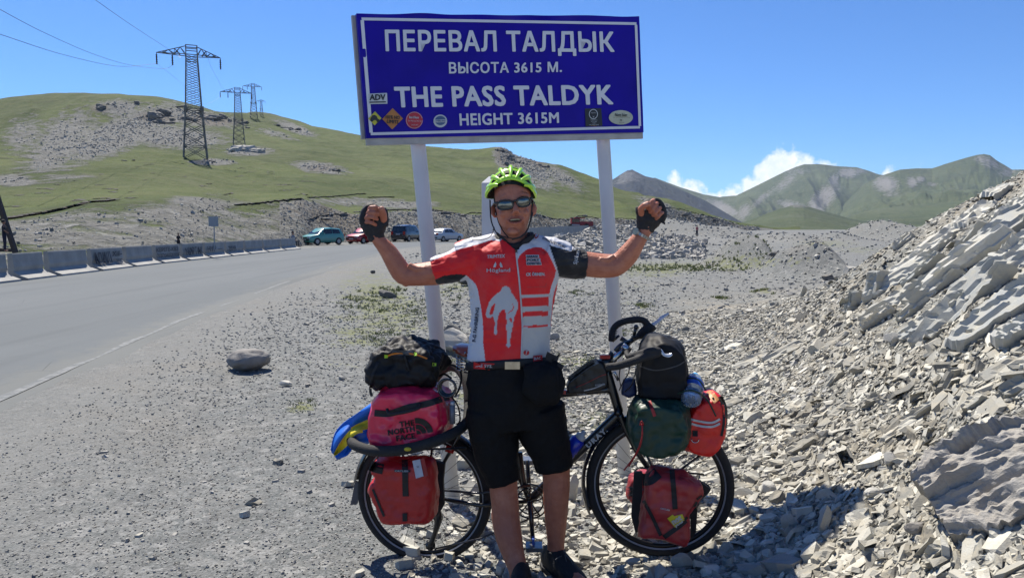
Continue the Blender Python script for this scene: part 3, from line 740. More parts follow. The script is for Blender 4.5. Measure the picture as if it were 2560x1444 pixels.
turf_edge([(770, 495), (830, 492), (918, 484)], .25, 4); turf_edge([(920, 494), (990, 493)], .25, 5); turf_edge([(1072, 523), (1100, 528), (1130, 532), (1163, 538), (1180, 532), (1215, 534)], 1.0, 6); turf_edge([(1300, 526), (1340, 536), (1386, 548), (1430, 549), (1445, 540), (1500, 546)], 1.2, 7)
turf_edge([(1515, 548), (1560, 546), (1600, 549)], 1.1, 8); turf_edge([(1650, 517), (1700, 522), (1732, 531), (1790, 545), (1850, 562)], 1.0, 9); turf_edge([(765, 552), (800, 541), (872, 533)], .9, 10); turf_edge([(900, 530), (966, 526), (1030, 524)], .9, 11)
_r = random.Random(4)
for i in range(48):
    x = _r.uniform(0, 760) if i < 70 else _r.uniform(760, 1500); y0 = np.interp(x, [0, 400, 760, 1100, 1500], [412, 402, 430, 470, 500]); y1 = np.interp(x, [0, 400, 760, 1100, 1500], [540, 490, 490, 515, 535])
    y = _r.uniform(y0, y1); L = _r.uniform(8, 46) * (.6 if y < 450 else 1); turf_edge([(x, y), (x + L * .5, y + _r.uniform(-2, 1)), (x + L, y + _r.uniform(-3, 2))], _r.uniform(.03, .08), 20 + i, .25)

# ------------------------------------------------------------------ loose stone
def stone_mat(name, a, b, warm, bump=.5):
    t = NT(name); ti = t.attr('tint'); n = t.noise(14, 5, .65); n2 = t.noise(60, 4, .7, vec=t.mapv((1, 2.5, 4), (.5, .5, .3)))
    c = t.mix(ti, a, b)
    c = t.mix(t.math('MULTIPLY', t.rng(n, .42, .66), .6), c, warm); c = t.mix(t.math('MULTIPLY', t.rng(t.noise(.9, 4, .6), .48, .62), .35), c, t.mix(.5, c, (.42, .36, .26)))
    c = t.mix(t.math('MULTIPLY', t.rng(n2, .5, .75), .45), c, t.mix(.5, c, (.10, .11, .115)))
    t.bump(n2, bump, .006)
    return t.done(c, .8, .3)
M_SLATE = stone_mat('slate', (.075, .08, .08), (.80, .785, .69), (.58, .52, .39))
M_GRAVEL = stone_mat('gravel_stone', (.12, .124, .124), (.56, .55, .515), (.42, .40, .34))
M_BEDROCK = stone_mat('bedrock', (.40, .43, .43), (.72, .71, .64), (.66, .61, .47), .5)
def gnormal(x, y, h=.12):
    zx = (ground_smooth(x + h, y) - ground_smooth(x - h, y)) / (2 * h); zy = (ground_smooth(x, y + h) - ground_smooth(x, y - h)) / (2 * h)
    n = np.stack([-zx, -zy, np.ones_like(zx)], -1); return n / np.linalg.norm(n, axis=1)[:, None]
def stone_arrays(P, Nn, size, elong, thick, yaw, tilt, rng, embed=.25):
    """P (n,3) feet; returns vertices (n,12,3): bottom ring, top ring"""
    n = len(P)
    e1 = np.stack([np.cos(yaw), np.sin(yaw), np.zeros(n)], -1)
    Nn = Nn + rng.normal(0, 1, (n, 3)) * tilt[:, None]; Nn /= np.linalg.norm(Nn, axis=1)[:, None]
    e1 = e1 - Nn * (e1 * Nn).sum(1)[:, None]; e1 /= np.linalg.norm(e1, axis=1)[:, None]
    e2 = np.cross(Nn, e1)
    k = np.arange(6) * math.pi / 3 + rng.uniform(-.35, .35, (n, 6))
    r = rng.uniform(.62, 1.15, (n, 6))
    a = np.cos(k) * r * (size * np.sqrt(elong))[:, None] * .5; b = np.sin(k) * r * (size / np.sqrt(elong))[:, None] * .5
    th = size * thick
    sh = rng.uniform(.78, 1.0, (n, 6)); jit = rng.uniform(-.25, .25, (n, 6)) * th[:, None]
    lo = P[:, None, :] + a[..., None] * e1[:, None, :] + b[..., None] * e2[:, None, :] - (Nn * (th * embed)[:, None])[:, None, :]
    off = (rng.normal(0, .08, (n, 2)) * size[:, None])
    hi = P[:, None, :] + (a * sh + off[:, :1])[..., None] * e1[:, None, :] + (b * sh + off[:, 1:])[..., None] * e2[:, None, :] + Nn[:, None, :] * ((th * (1 - embed))[:, None] + jit)[..., None]
    return np.concatenate([lo, hi], 1)
SF = np.array([(i, (i + 1) % 6, 6 + (i + 1) % 6, 6 + i) for i in range(6)] + [(6, 7, 8, 9), (6, 9, 10, 11)])
def stones_mesh(name, V, tint):
    n = len(V); Fc = (SF[None] + (np.arange(n) * 12)[:, None, None]).reshape(-1, 4)
    me = mesh_np(name, V.reshape(-1, 3), Fc); setattr_f(me, 'tint', np.repeat(tint, 12)); return me
BIG = []      # (pixel size, verts, tint, material)
def keep_clear(x, y):
    """nothing inside the boulder's or the feet's space"""
    return np.ones(len(x), bool)
def scatter(name, n, px, ys, size, el_, th_, tilt, cond, m, label, big_px=1e9, yawfn=None, embed=.25, seed=1, tintp=(.5, .25), aspx=.0036, hill=False):
    rng = np.random.default_rng(seed)
    p = rng.uniform(px[0], px[1], n); Y = np.exp(rng.uniform(math.log(ys[0]), math.log(ys[1]), n))
    X = (p - 1280) / F * (Y + .1)
    w = cond(X, Y, p); k = rng.random(n) < w; X, Y = X[k], Y[k]; n = len(X)
    sz = np.exp(rng.normal(math.log(size[0]), size[1], n)); sz = np.clip(sz, size[0] * .3, np.minimum(size[2], .055 * Y + .0))
    if aspx: sz = np.maximum(sz, Y * aspx * rng.uniform(.8, 1.6, n))
    Z = ground_z(X, Y); N_ = gnormal(X, Y)
    el = rng.uniform(*el_, n); th = rng.uniform(*th_, n)
    yaw = yawfn(X, Y, rng) if yawfn is not None else rng.uniform(0, math.pi * 2, n)
    V = stone_arrays(np.stack([X, Y, Z], -1), N_, sz, el, th, yaw, rng.uniform(*tilt, n), rng, embed)
    ti = np.clip(rng.normal(tintp[0], tintp[1], n), 0, 1)
    pxs = sz / Y * F
    b = pxs > big_px
    for i in np.nonzero(b)[0]: BIG.append((pxs[i], V[i], ti[i], m))
    me = stones_mesh(name, V[~b], ti[~b])
    if label:
        o = link(name, me, m); return tag(o, label, None, None, 'stuff')
    return V[~b], ti[~b]
screef = lambda x, y, p: np.clip((x - .2 * y + .25 + .15 * np.sin(y * 3)) / .45, 0, 1)
def slopeyaw(x, y, rng): return np.where(rng.random(len(x)) < .65, rng.normal(.55, .35, len(x)), rng.uniform(0, math.pi, len(x)))
notbed = lambda x, y: 1 - .6 * np.clip((slope_z(x, y) - .75) / .5, 0, 1) * np.clip((y - 3.9) / 1.2, 0, 1)
scatter('loose_slate', 22000, (1500, 2860), (1.6, 13), (.039, .5, .21), (1.0, 3.4), (.06, .22), (.1, .65), lambda x, y, p: screef(x, y, p) * notbed(x, y), M_SLATE, 'pale grey broken slate covering the slope', 30, slopeyaw, .1, 1, (.55, .27))
scatter('slate_chips', 36000, (1420, 2860), (1.6, 12), (.021, .4, .05), (1.0, 2.6), (.12, .45), (.1, .6), lambda x, y, p: screef(x, y, p) * notbed(x, y), M_SLATE, 'small chips of slate between the larger pieces', 1e9, slopeyaw, .1, 2, (.42, .27))
scatter('gravel', 56000, (-150, 2000), (2.6, 19), (.0085, .36, .03), (1.0, 1.8), (.3, .7), (.05, .4), lambda x, y, p: (1 - screef(x, y, p) * .9) * (1 - road_mask(x - .1, y)) * np.clip((20 - y) / 9, 0, 1) * (.8 + .2 * np.tanh((x + .8) * 3)), M_GRAVEL, 'fine grey gravel of the verge', 1e9, None, .3, 3, (.5, .28), .0022)
scatter('pebbles', 13000, (100, 2100), (2.6, 45), (.035, .5, .14), (1.0, 2.2), (.2, .6), (.05, .35), lambda x, y, p: (1 - road_mask(x - .4, y)) * np.clip(.035 + (p > 1000) * .85, 0, 1), M_GRAVEL, 'scattered grey and white stones on the gravel flat', 26, None, .25, 4, (.62, .3), .0022)
scatter('pebbles_by_bicycle', 9000, (1120, 2000), (2.8, 9), (.03, .45, .10), (1.0, 2.2), (.2, .5), (.05, .4), lambda x, y, p: np.clip((x + .45) / .5, 0, 1) * (1 - .5 * screef(x, y, p)), M_SLATE, 'pale angular stones under and behind the bicycle', 34, None, .15, 5, (.6, .28))
scatter('rubble_bank', 9000, (1290, 1760), (36, 62), (.16, .45, .6), (1.0, 2.), (.3, .7), (.05, .4), lambda x, y, p: 1 - road_mask(x - .5, y), M_GRAVEL, 'bank of pale rubble in front of the distant wall', 1e9, None, .2, 6, (.7, .28), .0028)
scatter('heap_stones', 9000, (1600, 2420), (17, 125), (.05, .55, .6), (1.0, 2.), (.3, .7), (.05, .4), lambda x, y, p: np.clip((ground_smooth(x, y) - base_z(x, y)) * 2.2, .06, 1), M_GRAVEL, 'stones of the spoil heaps on the flat', 1e9, None, .2, 7, (.62, .3), .0023)

# stones of the long hill: on the bank behind the barrier and in the road cut
def hill_stones():
    rng = np.random.default_rng(21); me = HILL_ME; co = coords(me); nn = normals(me)
    sc = np.empty(len(co), dtype=np.float32); me.attributes['scree'].data.foreach_get('value', sc)
    qx, qy = PROJ(*co.T)
    w = np.clip(sc - .4, 0, 1) * (qx > -30) * (qx < 1900) * (co[:, 1] < 420); w = w * np.clip(co[:, 1] / 60, .5, 1.0); w = w / w.sum()
    NN = 12000; k = rng.choice(len(co), NN, p=w); P = co[k] + rng.normal(0, .3, (NN, 3)) * [1, 1, 0]; Y = P[:, 1]
    sz = np.exp(rng.normal(math.log(.1), .45, len(P))); sz = np.clip(np.maximum(sz, Y * .0019 * rng.uniform(.6, 1.5, len(P))), .05, 1.5)
    V = stone_arrays(P, nn[k].astype(float), sz, rng.uniform(1, 2, len(P)), rng.uniform(.3, .7, len(P)), rng.uniform(0, 6, len(P)), rng.uniform(.05, .4, len(P)), rng, .25)
    o = link('scree_stones', stones_mesh('scree_stones', V, np.clip(rng.normal(.45, .3, len(P)), 0, 1)), M_GRAVEL)
    tag(o, 'grey stones strewn over the bank and hillside screes', None, None, 'stuff')
hill_stones()

# ---- rocks with a rounded or broken body
def rock_mesh(name, size, seed, flat=1.0, sub=3, rough=.28, cut=3, strata=0.0):
    bm = bmesh.new(); bmesh.ops.create_icosphere(bm, subdivisions=sub, radius=.5)
    rr = random.Random(seed); off = Vector((rr.uniform(0, 50), rr.uniform(0, 50), rr.uniform(0, 50)))
    planes = [(Vector((rr.gauss(0, 1), rr.gauss(0, 1), rr.gauss(0, .8))).normalized(), rr.uniform(.26, .42)) for _ in range(cut)]
    for v in bm.verts:
        c = v.co.copy(); d = 1 + rough * noise.fractal(c * 2.2 + off, .6, 2, 3)
        c = c * d
        for nrm, lim in planes:
            e = c.dot(nrm) - lim
            if e > 0: c -= nrm * e * .96
        if strata:
            c += Vector((0, 0, 1)) * 0 + c.normalized() * strata * math.sin((c.z * 38 + c.x * 9) + 3 * noise.noise(c * 4 + off)) * .5
        v.co = Vector((c.x * size[0], c.y * size[1], c.z * size[2]))
    me = bpy.data.meshes.new(name); bm.to_mesh(me); bm.free(); setattr_f(me, 'tint', np.full(len(me.vertices), rr.uniform(.3, .8))); return me
M_BOULDER = mat('boulder_stone', (.22, .205, .19), .8, var=.1, scale=9, bump=.5, bscale=60, col2=(.34, .325, .30))
M_DARKROCK = stone_mat('dark_rock_stone', (.085, .09, .095), (.17, .172, .168), (.22, .2, .17), .8)
M_PALEROCK = stone_mat('pale_rock', (.44, .44, .41), (.72, .70, .63), (.6, .55, .45), .6)
def rock(px, py, wpx, hpx, m, label, cat='rock', seed=1, depth=.7, rot=0.0, sink=.12, name='rock', sub=4, rough=.28, cut=3, tilt=0.0, group=None, smooth=True, hull=None, strata=0.0):
    p = on_ground(px, py); D = p.y
    s = (wpx / F * D, wpx / F * D * depth, hpx / F * D)
    if name != 'boulder': sub = 3; rough = .16; cut = cut + 5
    me = rock_mesh(name, s, seed, sub=sub, rough=rough, cut=cut, strata=strata)
    o = link(name, me, m, smooth=smooth and name == 'boulder'); o.location = p + Vector((0, s[1] * .4, s[2] * (.5 - sink))); o.rotation_euler = (0, tilt, rot)
    return tag(o, label, cat, group)
b = rock(610, 932, 104, 58, M_BOULDER, 'smooth grey boulder lying alone on the gravel shoulder', 'boulder', 4, .75, 0.0, .0, 'boulder', 4, .15, 0)
rock(712, 967, 32, 17, M_PALEROCK, 'pale cracked stone right of the smooth grey boulder', 'stone', 9, .8, .1, .05, 'stone')
rock(853, 950, 20, 12, M_GRAVEL, 'small dark grey stone on the gravel left of the backpack', 'stone', 10, .8, .3, .1, 'stone')
rock(932, 684, 13, 10, M_DARKROCK, 'small dark rock at the road edge under the raised left glove', 'rock', 12, .8, .2, .1)
rock(965, 745, 62, 20, M_DARKROCK, 'long dark slab of stone on the grass left of the sign post', 'rock', 13, .4, -.1, .1, tilt=R(18), cut=5, rough=.1)
rock(1130, 880, 110, 62, M_PALEROCK, 'large pale rock behind the saddle', 'rock', 14, .8, .2, .1, cut=5, strata=.02)
rock(1128, 848, 50, 42, M_DARKROCK, 'dark brown rock between the sign post and the jersey', 'rock', 15, .8, .2, .1, cut=5)
rock(1165, 715, 48, 46, M_DARKROCK, 'dark upright rock beside the left armpit of the jersey', 'rock', 16, .8, .2, .1, cut=4)
rock(1385, 850, 34, 20, M_GRAVEL, 'grey stone on the gravel right of the jersey hem', 'stone', 17, .8, .1, .1, 'stone')
rock(1935, 641, 36, 14, M_DARKROCK, 'black flat rock on the gravel heap', 'rock', 18, .6, 0, .1, cut=4)
rock(2045, 645, 18, 12, M_PALEROCK, 'white stone right of the second gravel heap', 'stone', 19, .8, .1, .1, 'stone')
rock(2010, 742, 26, 30, M_SLATE, 'upright grey slate block at the foot of the slope', 'rock', 20, .5, .4, .1, cut=5)
rock(1880, 781, 30, 10, M_PALEROCK, 'flat white stone on the gravel beyond the red dry bag', 'stone', 22, .8, .1, .1, 'stone')
rock(1545, 1040, 62, 22, M_SLATE, 'flat grey stone behind the fork of the bicycle', 'rock', 23, .6, .1, .2, cut=5)
rock(1225, 1165, 54, 40, M_PALEROCK, 'white stone with a dark underside seen through the rear wheel', 'rock', 24, .6, .1, .15, cut=4)
rock(1330, 1085, 60, 40, M_SLATE, 'grey rock seen between the legs of the cyclist', 'rock', 25, .6, .1, .15, cut=4)
rock(1345, 1135, 60, 30, M_PALEROCK, 'pale rock lying in front of the grey one between the legs', 'rock', 26, .6, .1, .15, cut=4)
rock(1440, 1160, 62, 50, M_DARKROCK, 'brown rock behind the right knee of the cyclist', 'rock', 27, .6, .1, .15, cut=4)
rock(1432, 1255, 40, 90, M_PALEROCK, 'tall pale rock right of the calf of the cyclist', 'rock', 28, .6, .1, .15, cut=4)
rock(1612, 1382, 56, 42, M_DARKROCK, 'dark rock under the left side of the front wheel', 'rock', 29, .6, .1, .2, cut=4)
rock(1708, 1425, 62, 46, M_SLATE, 'grey block of stone in the shadow below the front wheel', 'rock', 30, .6, .1, .1, cut=5)
rock(2240, 860, 60, 34, M_PALEROCK, 'pale squarish slab low on the slope below the bedrock', 'rock', 31, .6, .1, .15, cut=5)
rock(2150, 935, 46, 26, M_SLATE, 'grey flat stone halfway up the scree', 'rock', 32, .6, .1, .15, cut=5)
rock(1975, 1330, 46, 60, M_PALEROCK, 'pinkish pale stone at the edge of the shadow', 'rock', 33, .5, .1, .1, cut=4)
rock(1925, 1235, 52, 34, M_PALEROCK, 'broad pale stone just above the shadow tip', 'rock', 34, .7, .1, .15, cut=5)
rock(2230, 1170, 40, 44, M_PALEROCK, 'blocky white stone standing on the scree', 'rock', 35, .7, .1, .05, cut=5)
rock(2295, 1340, 56, 46, M_BOULDER, 'brownish stone left of the big slab', 'rock', 36, .7, .1, .15, cut=4)
rock(2190, 1250, 50, 36, M_PALEROCK, 'pale flat stone lying below the blocky white one', 'rock', 37, .7, .1, .15, cut=5)
rock(2395, 1285, 60, 34, M_SLATE, 'thin grey slate leaning towards the big slab', 'rock', 38, .5, .6, .1, cut=5, tilt=R(-20))
# dark weathered stub leaning on the skyline of the scree
mb = MB()
pa, pb = W(2262, 618, 9.3), W(2312, 572, 9.6)
mb.tube([pa + (pb - pa) * t + Vector((0, 0, .02 * math.sin(t * 9))) for t in (0, .2, .4, .6, .75, .9, 1)], [.05, .085, .09, .075, .05, .055, .03], 9, squash=.8)
me = remesh(mb, .012, 2, .5, 'rock'); wrinkle(me, .03, 9); setattr_f(me, 'tint', np.full(len(me.vertices), .5))
tag(link('rock', me, stone_mat('brown_rock', (.16, .13, .10), (.24, .2, .16), (.3, .25, .18), .8)), 'brown finger shaped rock leaning on the skyline of the scree', 'rock')

# ---- bedrock plates: outline seen in the photo, laid on the slope as a thick slab with a broken surface
def plate(c, length, width, ang, thick, name='slab', m=None, seed=0, lift=.0, parent=None, nl=26, nw=9, label=None, cat=None, tip=.5, rel=1.0, extra_tilt=0.0, quant=1.0):
    """c = photo pixel of the centre, length/width in pixels there, ang = degrees up from horizontal in the picture"""
    rr = random.Random(seed); p = on_ground(*c); D = p.y
    q = on_ground(c[0] + math.cos(R(ang)) * length * .35, c[1] - math.sin(R(ang)) * length * .35)
    q0 = on_ground(c[0] - math.cos(R(ang)) * length * .35, c[1] + math.sin(R(ang)) * length * .35)
    u = (q - q0)
    u.y = max(-.7 * abs(u.x), min(.7 * abs(u.x), u.y)); u.normalize()
    n0 = Vector(gnormal(np.array([p.x]), np.array([p.y]), .3)[0]); n0 = (n0 + Vector((-.25 + extra_tilt, -.55, .2))).normalized()
    w = n0.cross(u).normalized(); n0 = u.cross(w).normalized()
    L = length / F * D; Wd = width / F * D * 1.35
    off = rr.uniform(0, 90)
    SS, FF = np.meshgrid(np.linspace(-1, 1, nl), np.linspace(-1, 1, nw), indexing='ij'); ST = fbm(SS * 1.1 + off, FF * 4.0 + off, 0., 3) * .5 + fbm(SS * 5 + off, FF * 9 + off, 3., 3) * .12
    V = []; ta = rr.uniform(.3, .9); tb = rr.uniform(.15, tip)
    for i in range(nl):
        s = i / (nl - 1) * 2 - 1
        sh = (1 - max(0, s - .55) * tb * 1.9) * (1 - max(0, -s - .6) * ta * 1.4)
        a = 1 + .16 * noise.noise((s * 4, off, 1)) + .1 * noise.noise((s * 13, off, 5)); b_ = 1 + .16 * noise.noise((s * 4, off, 9)) + .1 * noise.noise((s * 13, off, 7))
        for j in range(nw + 2):
            if j == 0: f, dz = -1.0, -1
            elif j == nw + 1: f, dz = 1.0, -1
            else: f, dz = ((j - 1) / (nw - 1)) * 2 - 1, 0
            hw = (Wd / 2) * sh * (a if f < 0 else b_)
            jag = .05 * L * noise.noise((f * 5, off, 3)) * (abs(s) > .8)
            pos = p + u * (s * L / 2 + jag) + w * (f * hw)
            st = ST[i, min(max(j - 1, 0), nw - 1)]
            step = .3 * thick * min(1, max(0, (noise.noise((s * 1.5, f * 2.5, off)) - .05) * 9))
            qs = math.floor(st * 5.0 + .5) / 5.0; h = thick * (.75 + (1.1 * (qs * quant + st * (1 - quant)) + .10 * (st - qs)) * rel) + lift
            if i in (0, nl - 1): h = min(h, thick * .2)
            V.append(pos + n0 * (h if dz == 0 else -.25 * thick - .03))
    me = mesh_np(name, np.array([tuple(v) for v in V]), grid_faces(nl, nw + 2)[:, ::-1])
    setattr_f(me, 'tint', np.full(len(V), rr.uniform(.15, .95)))
    o = link(name, me, m or M_BEDROCK, parent if parent is not None else (GROUND if not label else None))
    if label: tag(o, label, cat)
    return o
plates = [((2500, 480), 150, 34, 40), ((2440, 545), 170, 40, 38), ((2535, 540), 120, 40, 38), ((2370, 590), 190, 34, 36), ((2480, 600), 230, 44, 36), ((2300, 645), 190, 30, 33),
          ((2420, 655), 240, 44, 36), ((2545, 640), 150, 50, 36), ((2250, 700), 200, 34, 31), ((2360, 700), 230, 34, 34), ((2500, 700), 220, 40, 33), ((2240, 760), 190, 34, 30),
          ((2330, 745), 190, 26, 32), ((2400, 770), 300, 66, 36), ((2490, 800), 260, 56, 37), ((2300, 820), 120, 30, 33), ((2550, 750), 160, 44, 30), ((2190, 740), 130, 26, 30),
          ((2420, 620), 150, 20, 37), ((2550, 840), 130, 40, 30), ((2350, 620), 110, 18, 36), ((2200, 800), 90, 22, 28), ((2520, 570), 130, 20, 38), ((2310, 680), 120, 18, 33),
          ((2590, 500), 120, 40, 38), ((2600, 600), 120, 50, 36), ((2620, 700), 140, 50, 34), ((2140, 770), 90, 18, 30), ((2450, 730), 160, 18, 34), ((2260, 610), 70, 14, 36)]
for i, (c, l, w_, a) in enumerate(plates): plate(c, l, w_, a, .06 + .05 * ((i * 7) % 5) / 5, seed=100 + i)
for i, (c, l, w_, a) in enumerate([((2090, 855), 90, 16, 30), ((1880, 905), 110, 22, 24), ((1960, 885), 120, 20, 27), ((1830, 870), 70, 18, 26), ((1760, 940), 70, 16, 28), ((2010, 1120), 100, 22, 27), ((2250, 1080), 110, 18, 33),
          ((2300, 1040), 110, 16, 32), ((2120, 1150), 80, 24, -30), ((2150, 1300), 70, 26, 20), ((2060, 1400), 70, 30, 60), ((2350, 1390), 80, 30, 20), ((1830, 1010), 70, 20, 25), ((1990, 1020), 60, 24, 40),
          ((1870, 960), 70, 20, 30), ((2100, 1030), 70, 16, 25), ((2180, 1010), 60, 14, 30), ((2380, 960), 90, 18, 35), ((2500, 930), 100, 26, 30), ((2440, 1010), 70, 20, 30), ((2540, 980), 80, 24, 28), ((2080, 960), 90, 14, 26)]):
    plate(c, l, w_, a, .022 + .012 * (i % 3), seed=300 + i, m=M_SLATE, nl=12, nw=5, lift=.01)
plate((2505, 1222), 330, 205, 24, .14, 'boulder', stone_mat('slab_stone', (.30, .285, .26), (.50, .48, .44), (.40, .36, .30), .9), 77, 0.0, None, 84, 40, 'huge brownish grey slab jutting in from the right edge of the scree', 'boulder', .3, .75, 0.0, .22)

# the stones that show largest: one object each, parts of the ground
BIG.sort(key=lambda r: -r[0])
for r in BIG[:248]:
    c = r[1].mean(0); me = mesh_np('stone', r[1] - c, SF); setattr_f(me, 'tint', np.full(12, r[2]))
    o = link('stone', me, r[3], GROUND); o.location = c
rest = BIG[248:]
if rest:
    o = link('stone_litter', stones_mesh('stone_litter', np.array([r[1] for r in rest]), np.array([r[2] for r in rest])), M_SLATE); tag(o, 'broken slate lying between the larger stones', None, None, 'stuff')

# ---- dark outcrops of the far hill
def outcrop(px, py, wpx, hpx, seed, n=3):
    rr = random.Random(seed); p, nn = on_hill(px, py)
    if p is None: return
    D = p.y; mb = MB()
    for k in range(n):
        c = p + Vector((rr.uniform(-.42, .42) * wpx / F * D, rr.uniform(-.5, .5) * hpx / F * D, rr.uniform(-.15, .25) * hpx / F * D))
        s = rr.uniform(.45, .8)
        me = rock_mesh('rock', (wpx / F * D * s, hpx / F * D * 1.3 * s, hpx / F * D * 1.15 * s), seed * 9 + k, sub=3, rough=.5, cut=5)
        mb.add([c + v.co for v in me.vertices], [tuple(q.vertices) for q in me.polygons]); bpy.data.meshes.remove(me)
    me = mb.mesh('outcrop'); setattr_f(me, 'tint', np.full(len(me.vertices), rr.uniform(.1, .9)))
    return link('outcrop', me, M_DARKROCK, HILL)
for i, a in enumerate([(252, 268, 34, 18), (275, 262, 16, 8), (335, 258, 22, 9), (372, 292, 56, 24), (402, 285, 40, 22), (348, 297, 20, 14), (405, 308, 44, 13), (425, 300, 18, 8), (520, 298, 60, 16), (548, 296, 34, 18), (470, 300, 40, 13), (575, 304, 16, 16), (600, 310, 40, 12),
                       (500, 285, 50, 7), (440, 268, 40, 6), (618, 320, 14, 6), (712, 320, 18, 9), (735, 324, 26, 10), (690, 314, 18, 6), (310, 402, 16, 4), (330, 401, 12, 4), (775, 424, 16, 6), (842, 428, 22, 10), (530, 404, 24, 6),
                       (1256, 380, 22, 12), (1268, 396, 26, 20), (1284, 402, 20, 14), (1300, 408, 16, 10), (1262, 412, 18, 12), (1345, 412, 16, 9), (1362, 418, 20, 10), (1240, 376, 12, 8), (1320, 412, 10, 6), (230, 540, 18, 4),
                       (800, 546, 44, 10), (850, 538, 50, 12), (905, 531, 30, 6), (770, 553, 24, 7), (1040, 528, 30, 9), (1100, 532, 40, 9), (1150, 538, 34, 8), (1440, 545, 24, 6), (1460, 540, 16, 5), (1700, 538, 40, 14), (1740, 545, 40, 12), (1780, 552, 30, 10), (1820, 560, 20, 7)]):
    outcrop(*a, seed=50 + i)
# spoil round the feet of the pylons
for (px, py, wd, hh, sd_) in ((610, 376, 62, 12, 5), (640, 380, 40, 8, 6), (528, 404, 22, 5, 7)):
    p, nn = on_hill(px, py); D = p.y
    me = rock_mesh('spoil_heap', (wd / F * D * 1.2, wd / F * D * .8, hh / F * D * 2.2), sd_, sub=4, rough=.3, cut=1); 
    o = link('spoil_heap', me, M_GRAVEL, HILL); o.location = p

# ---- grass tufts and low plants
def grass(name, spots, label, m, hgt, seed, n_per=60):
    rr = np.random.default_rng(seed); V = []
    for (px, py, rx, ry, k) in spots:
        C0 = on_ground(px, py); nk = int(n_per * k); aa = rr.uniform(0, 6.28, nk); qq = np.sqrt(rr.random(nk))
        XX = C0.x + rx / F * C0.y * qq * np.cos(aa); YY = C0.y + ry / F * C0.y * min(C0.y / 1.6, 9) * qq * np.sin(aa); ZZ = ground_z(XX, YY)
        for P in map(Vector, zip(XX, YY, ZZ)):
            if abs(vn(P.x * 3, P.y * 3)) > .55: continue
            for _b in range(7):
                b0 = P + Vector((rr.normal(0, .022), rr.normal(0, .022), -.004)); th = rr.uniform(0, 6.28); h = hgt * rr.uniform(.4, 1.2) * max(1, P.y / 6)
                w = .0022 * max(1, P.y / 4); d = Vector((math.cos(th), math.sin(th), 0)); l = Vector((rr.normal(0, .35), rr.normal(0, .35), 1)) * h
                V += [b0 - d * w, b0 + d * w, b0 + l * .6 + d * w * .7 + Vector((0, 0, .0)), b0 + l + l.cross(d) * .2]
    V = np.array([tuple(v) for v in V]); Fc = np.arange(len(V)).reshape(-1, 4)
    o = link(name, mesh_np(name, V, Fc), m); return tag(o, label, None, None, 'stuff')
M_GRASS = mat('grass_blade', (.16, .21, .06), .8, var=.3, scale=3, col2=(.30, .31, .12))
grass('grass', [(1440, 905, 55, 22, 1.2), (1490, 1058, 50, 45, .8), (1000, 790, 80, 50, 1.6), (930, 740, 60, 30, 1), (960, 850, 60, 20, .8), (1160, 720, 50, 40, .8), (1180, 860, 60, 40, 1), (1120, 905, 30, 30, .6), (1190, 990, 20, 20, .3), (1420, 1030, 30, 40, .4), (750, 1015, 45, 20, .3),
      (1910, 728, 26, 7, .6), (1612, 764, 20, 6, .5), (1660, 672, 130, 14, 2), (1840, 660, 110, 12, 1.2), (1800, 745, 16, 5, .3), (1450, 735, 30, 8, .5), (1560, 830, 20, 8, .2), (930, 760, 60, 50, 1)], 'short green grass growing in tufts on the gravel', M_GRASS, .022, 5, 120)

# ------------------------------------------------------------------ lettering
def text_mesh(txt, bold=.0, shear=0.0, spacing=1.0, res=3):
    """flat text in x,z scaled to a height of 1 for capitals, centred"""
    c = bpy.data.curves.new('t', 'FONT'); c.body = txt; c.size = 1; c.offset = bold; c.shear = shear; c.space_character = spacing; c.resolution_u = res
    c.fill_mode = 'FRONT'; c.align_x = 'LEFT'
    o = bpy.data.objects.new('t', c); COL.objects.link(o); me = evalmesh(o); bpy.data.objects.remove(o)
    V = coords(me).copy(); F_ = [tuple(p.vertices) for p in me.polygons]; bpy.data.meshes.remove(me)
    return V, F_
def text_on(txt, fn, name, m, parent, bold=.0, shear=0.0, spacing=1.0, res=3, label=None):
    """fn maps (u 0..1 along, v 0..1 up) to a world point"""
    V, Fc = text_mesh(txt, 0, shear, spacing, res)
    if len(V) == 0: return None
    if bold:
        V0, F0 = V, Fc; V = []; Fc = []; nn = len(V0)
        for k, (dx, dy) in enumerate([(1, 0), (-1, 0), (0, 1), (0, -1), (.8, .8), (-.8, .8), (.8, -.8), (-.8, -.8), (0, 0)]):
            q = V0.copy(); q[:, 0] += dx * bold; q[:, 1] += dy * bold * .75; q[:, 2] = k; V.append(q); Fc += [tuple(i + nn * k for i in f) for f in F0]
        V = np.concatenate(V)
    lo = V.min(0); hi = V.max(0); w = max(hi[0] - lo[0], 1e-6); h = max(hi[1] - lo[1], 1e-6)
    P = [Vector(fn((v[0] - lo[0]) / w, (v[1] - lo[1]) / h)) for v in V]
    if bold:
        P = [p + (Vector((0, 0, H)) - p).normalized() * (.0002 * v[2]) for p, v in zip(P, V)]
    me = bpy.data.meshes.new(name); me.from_pydata([tuple(p) for p in P], [], Fc); me.update()
    o = link(name, me, m, parent)
    if label: o['label'] = label
    return o

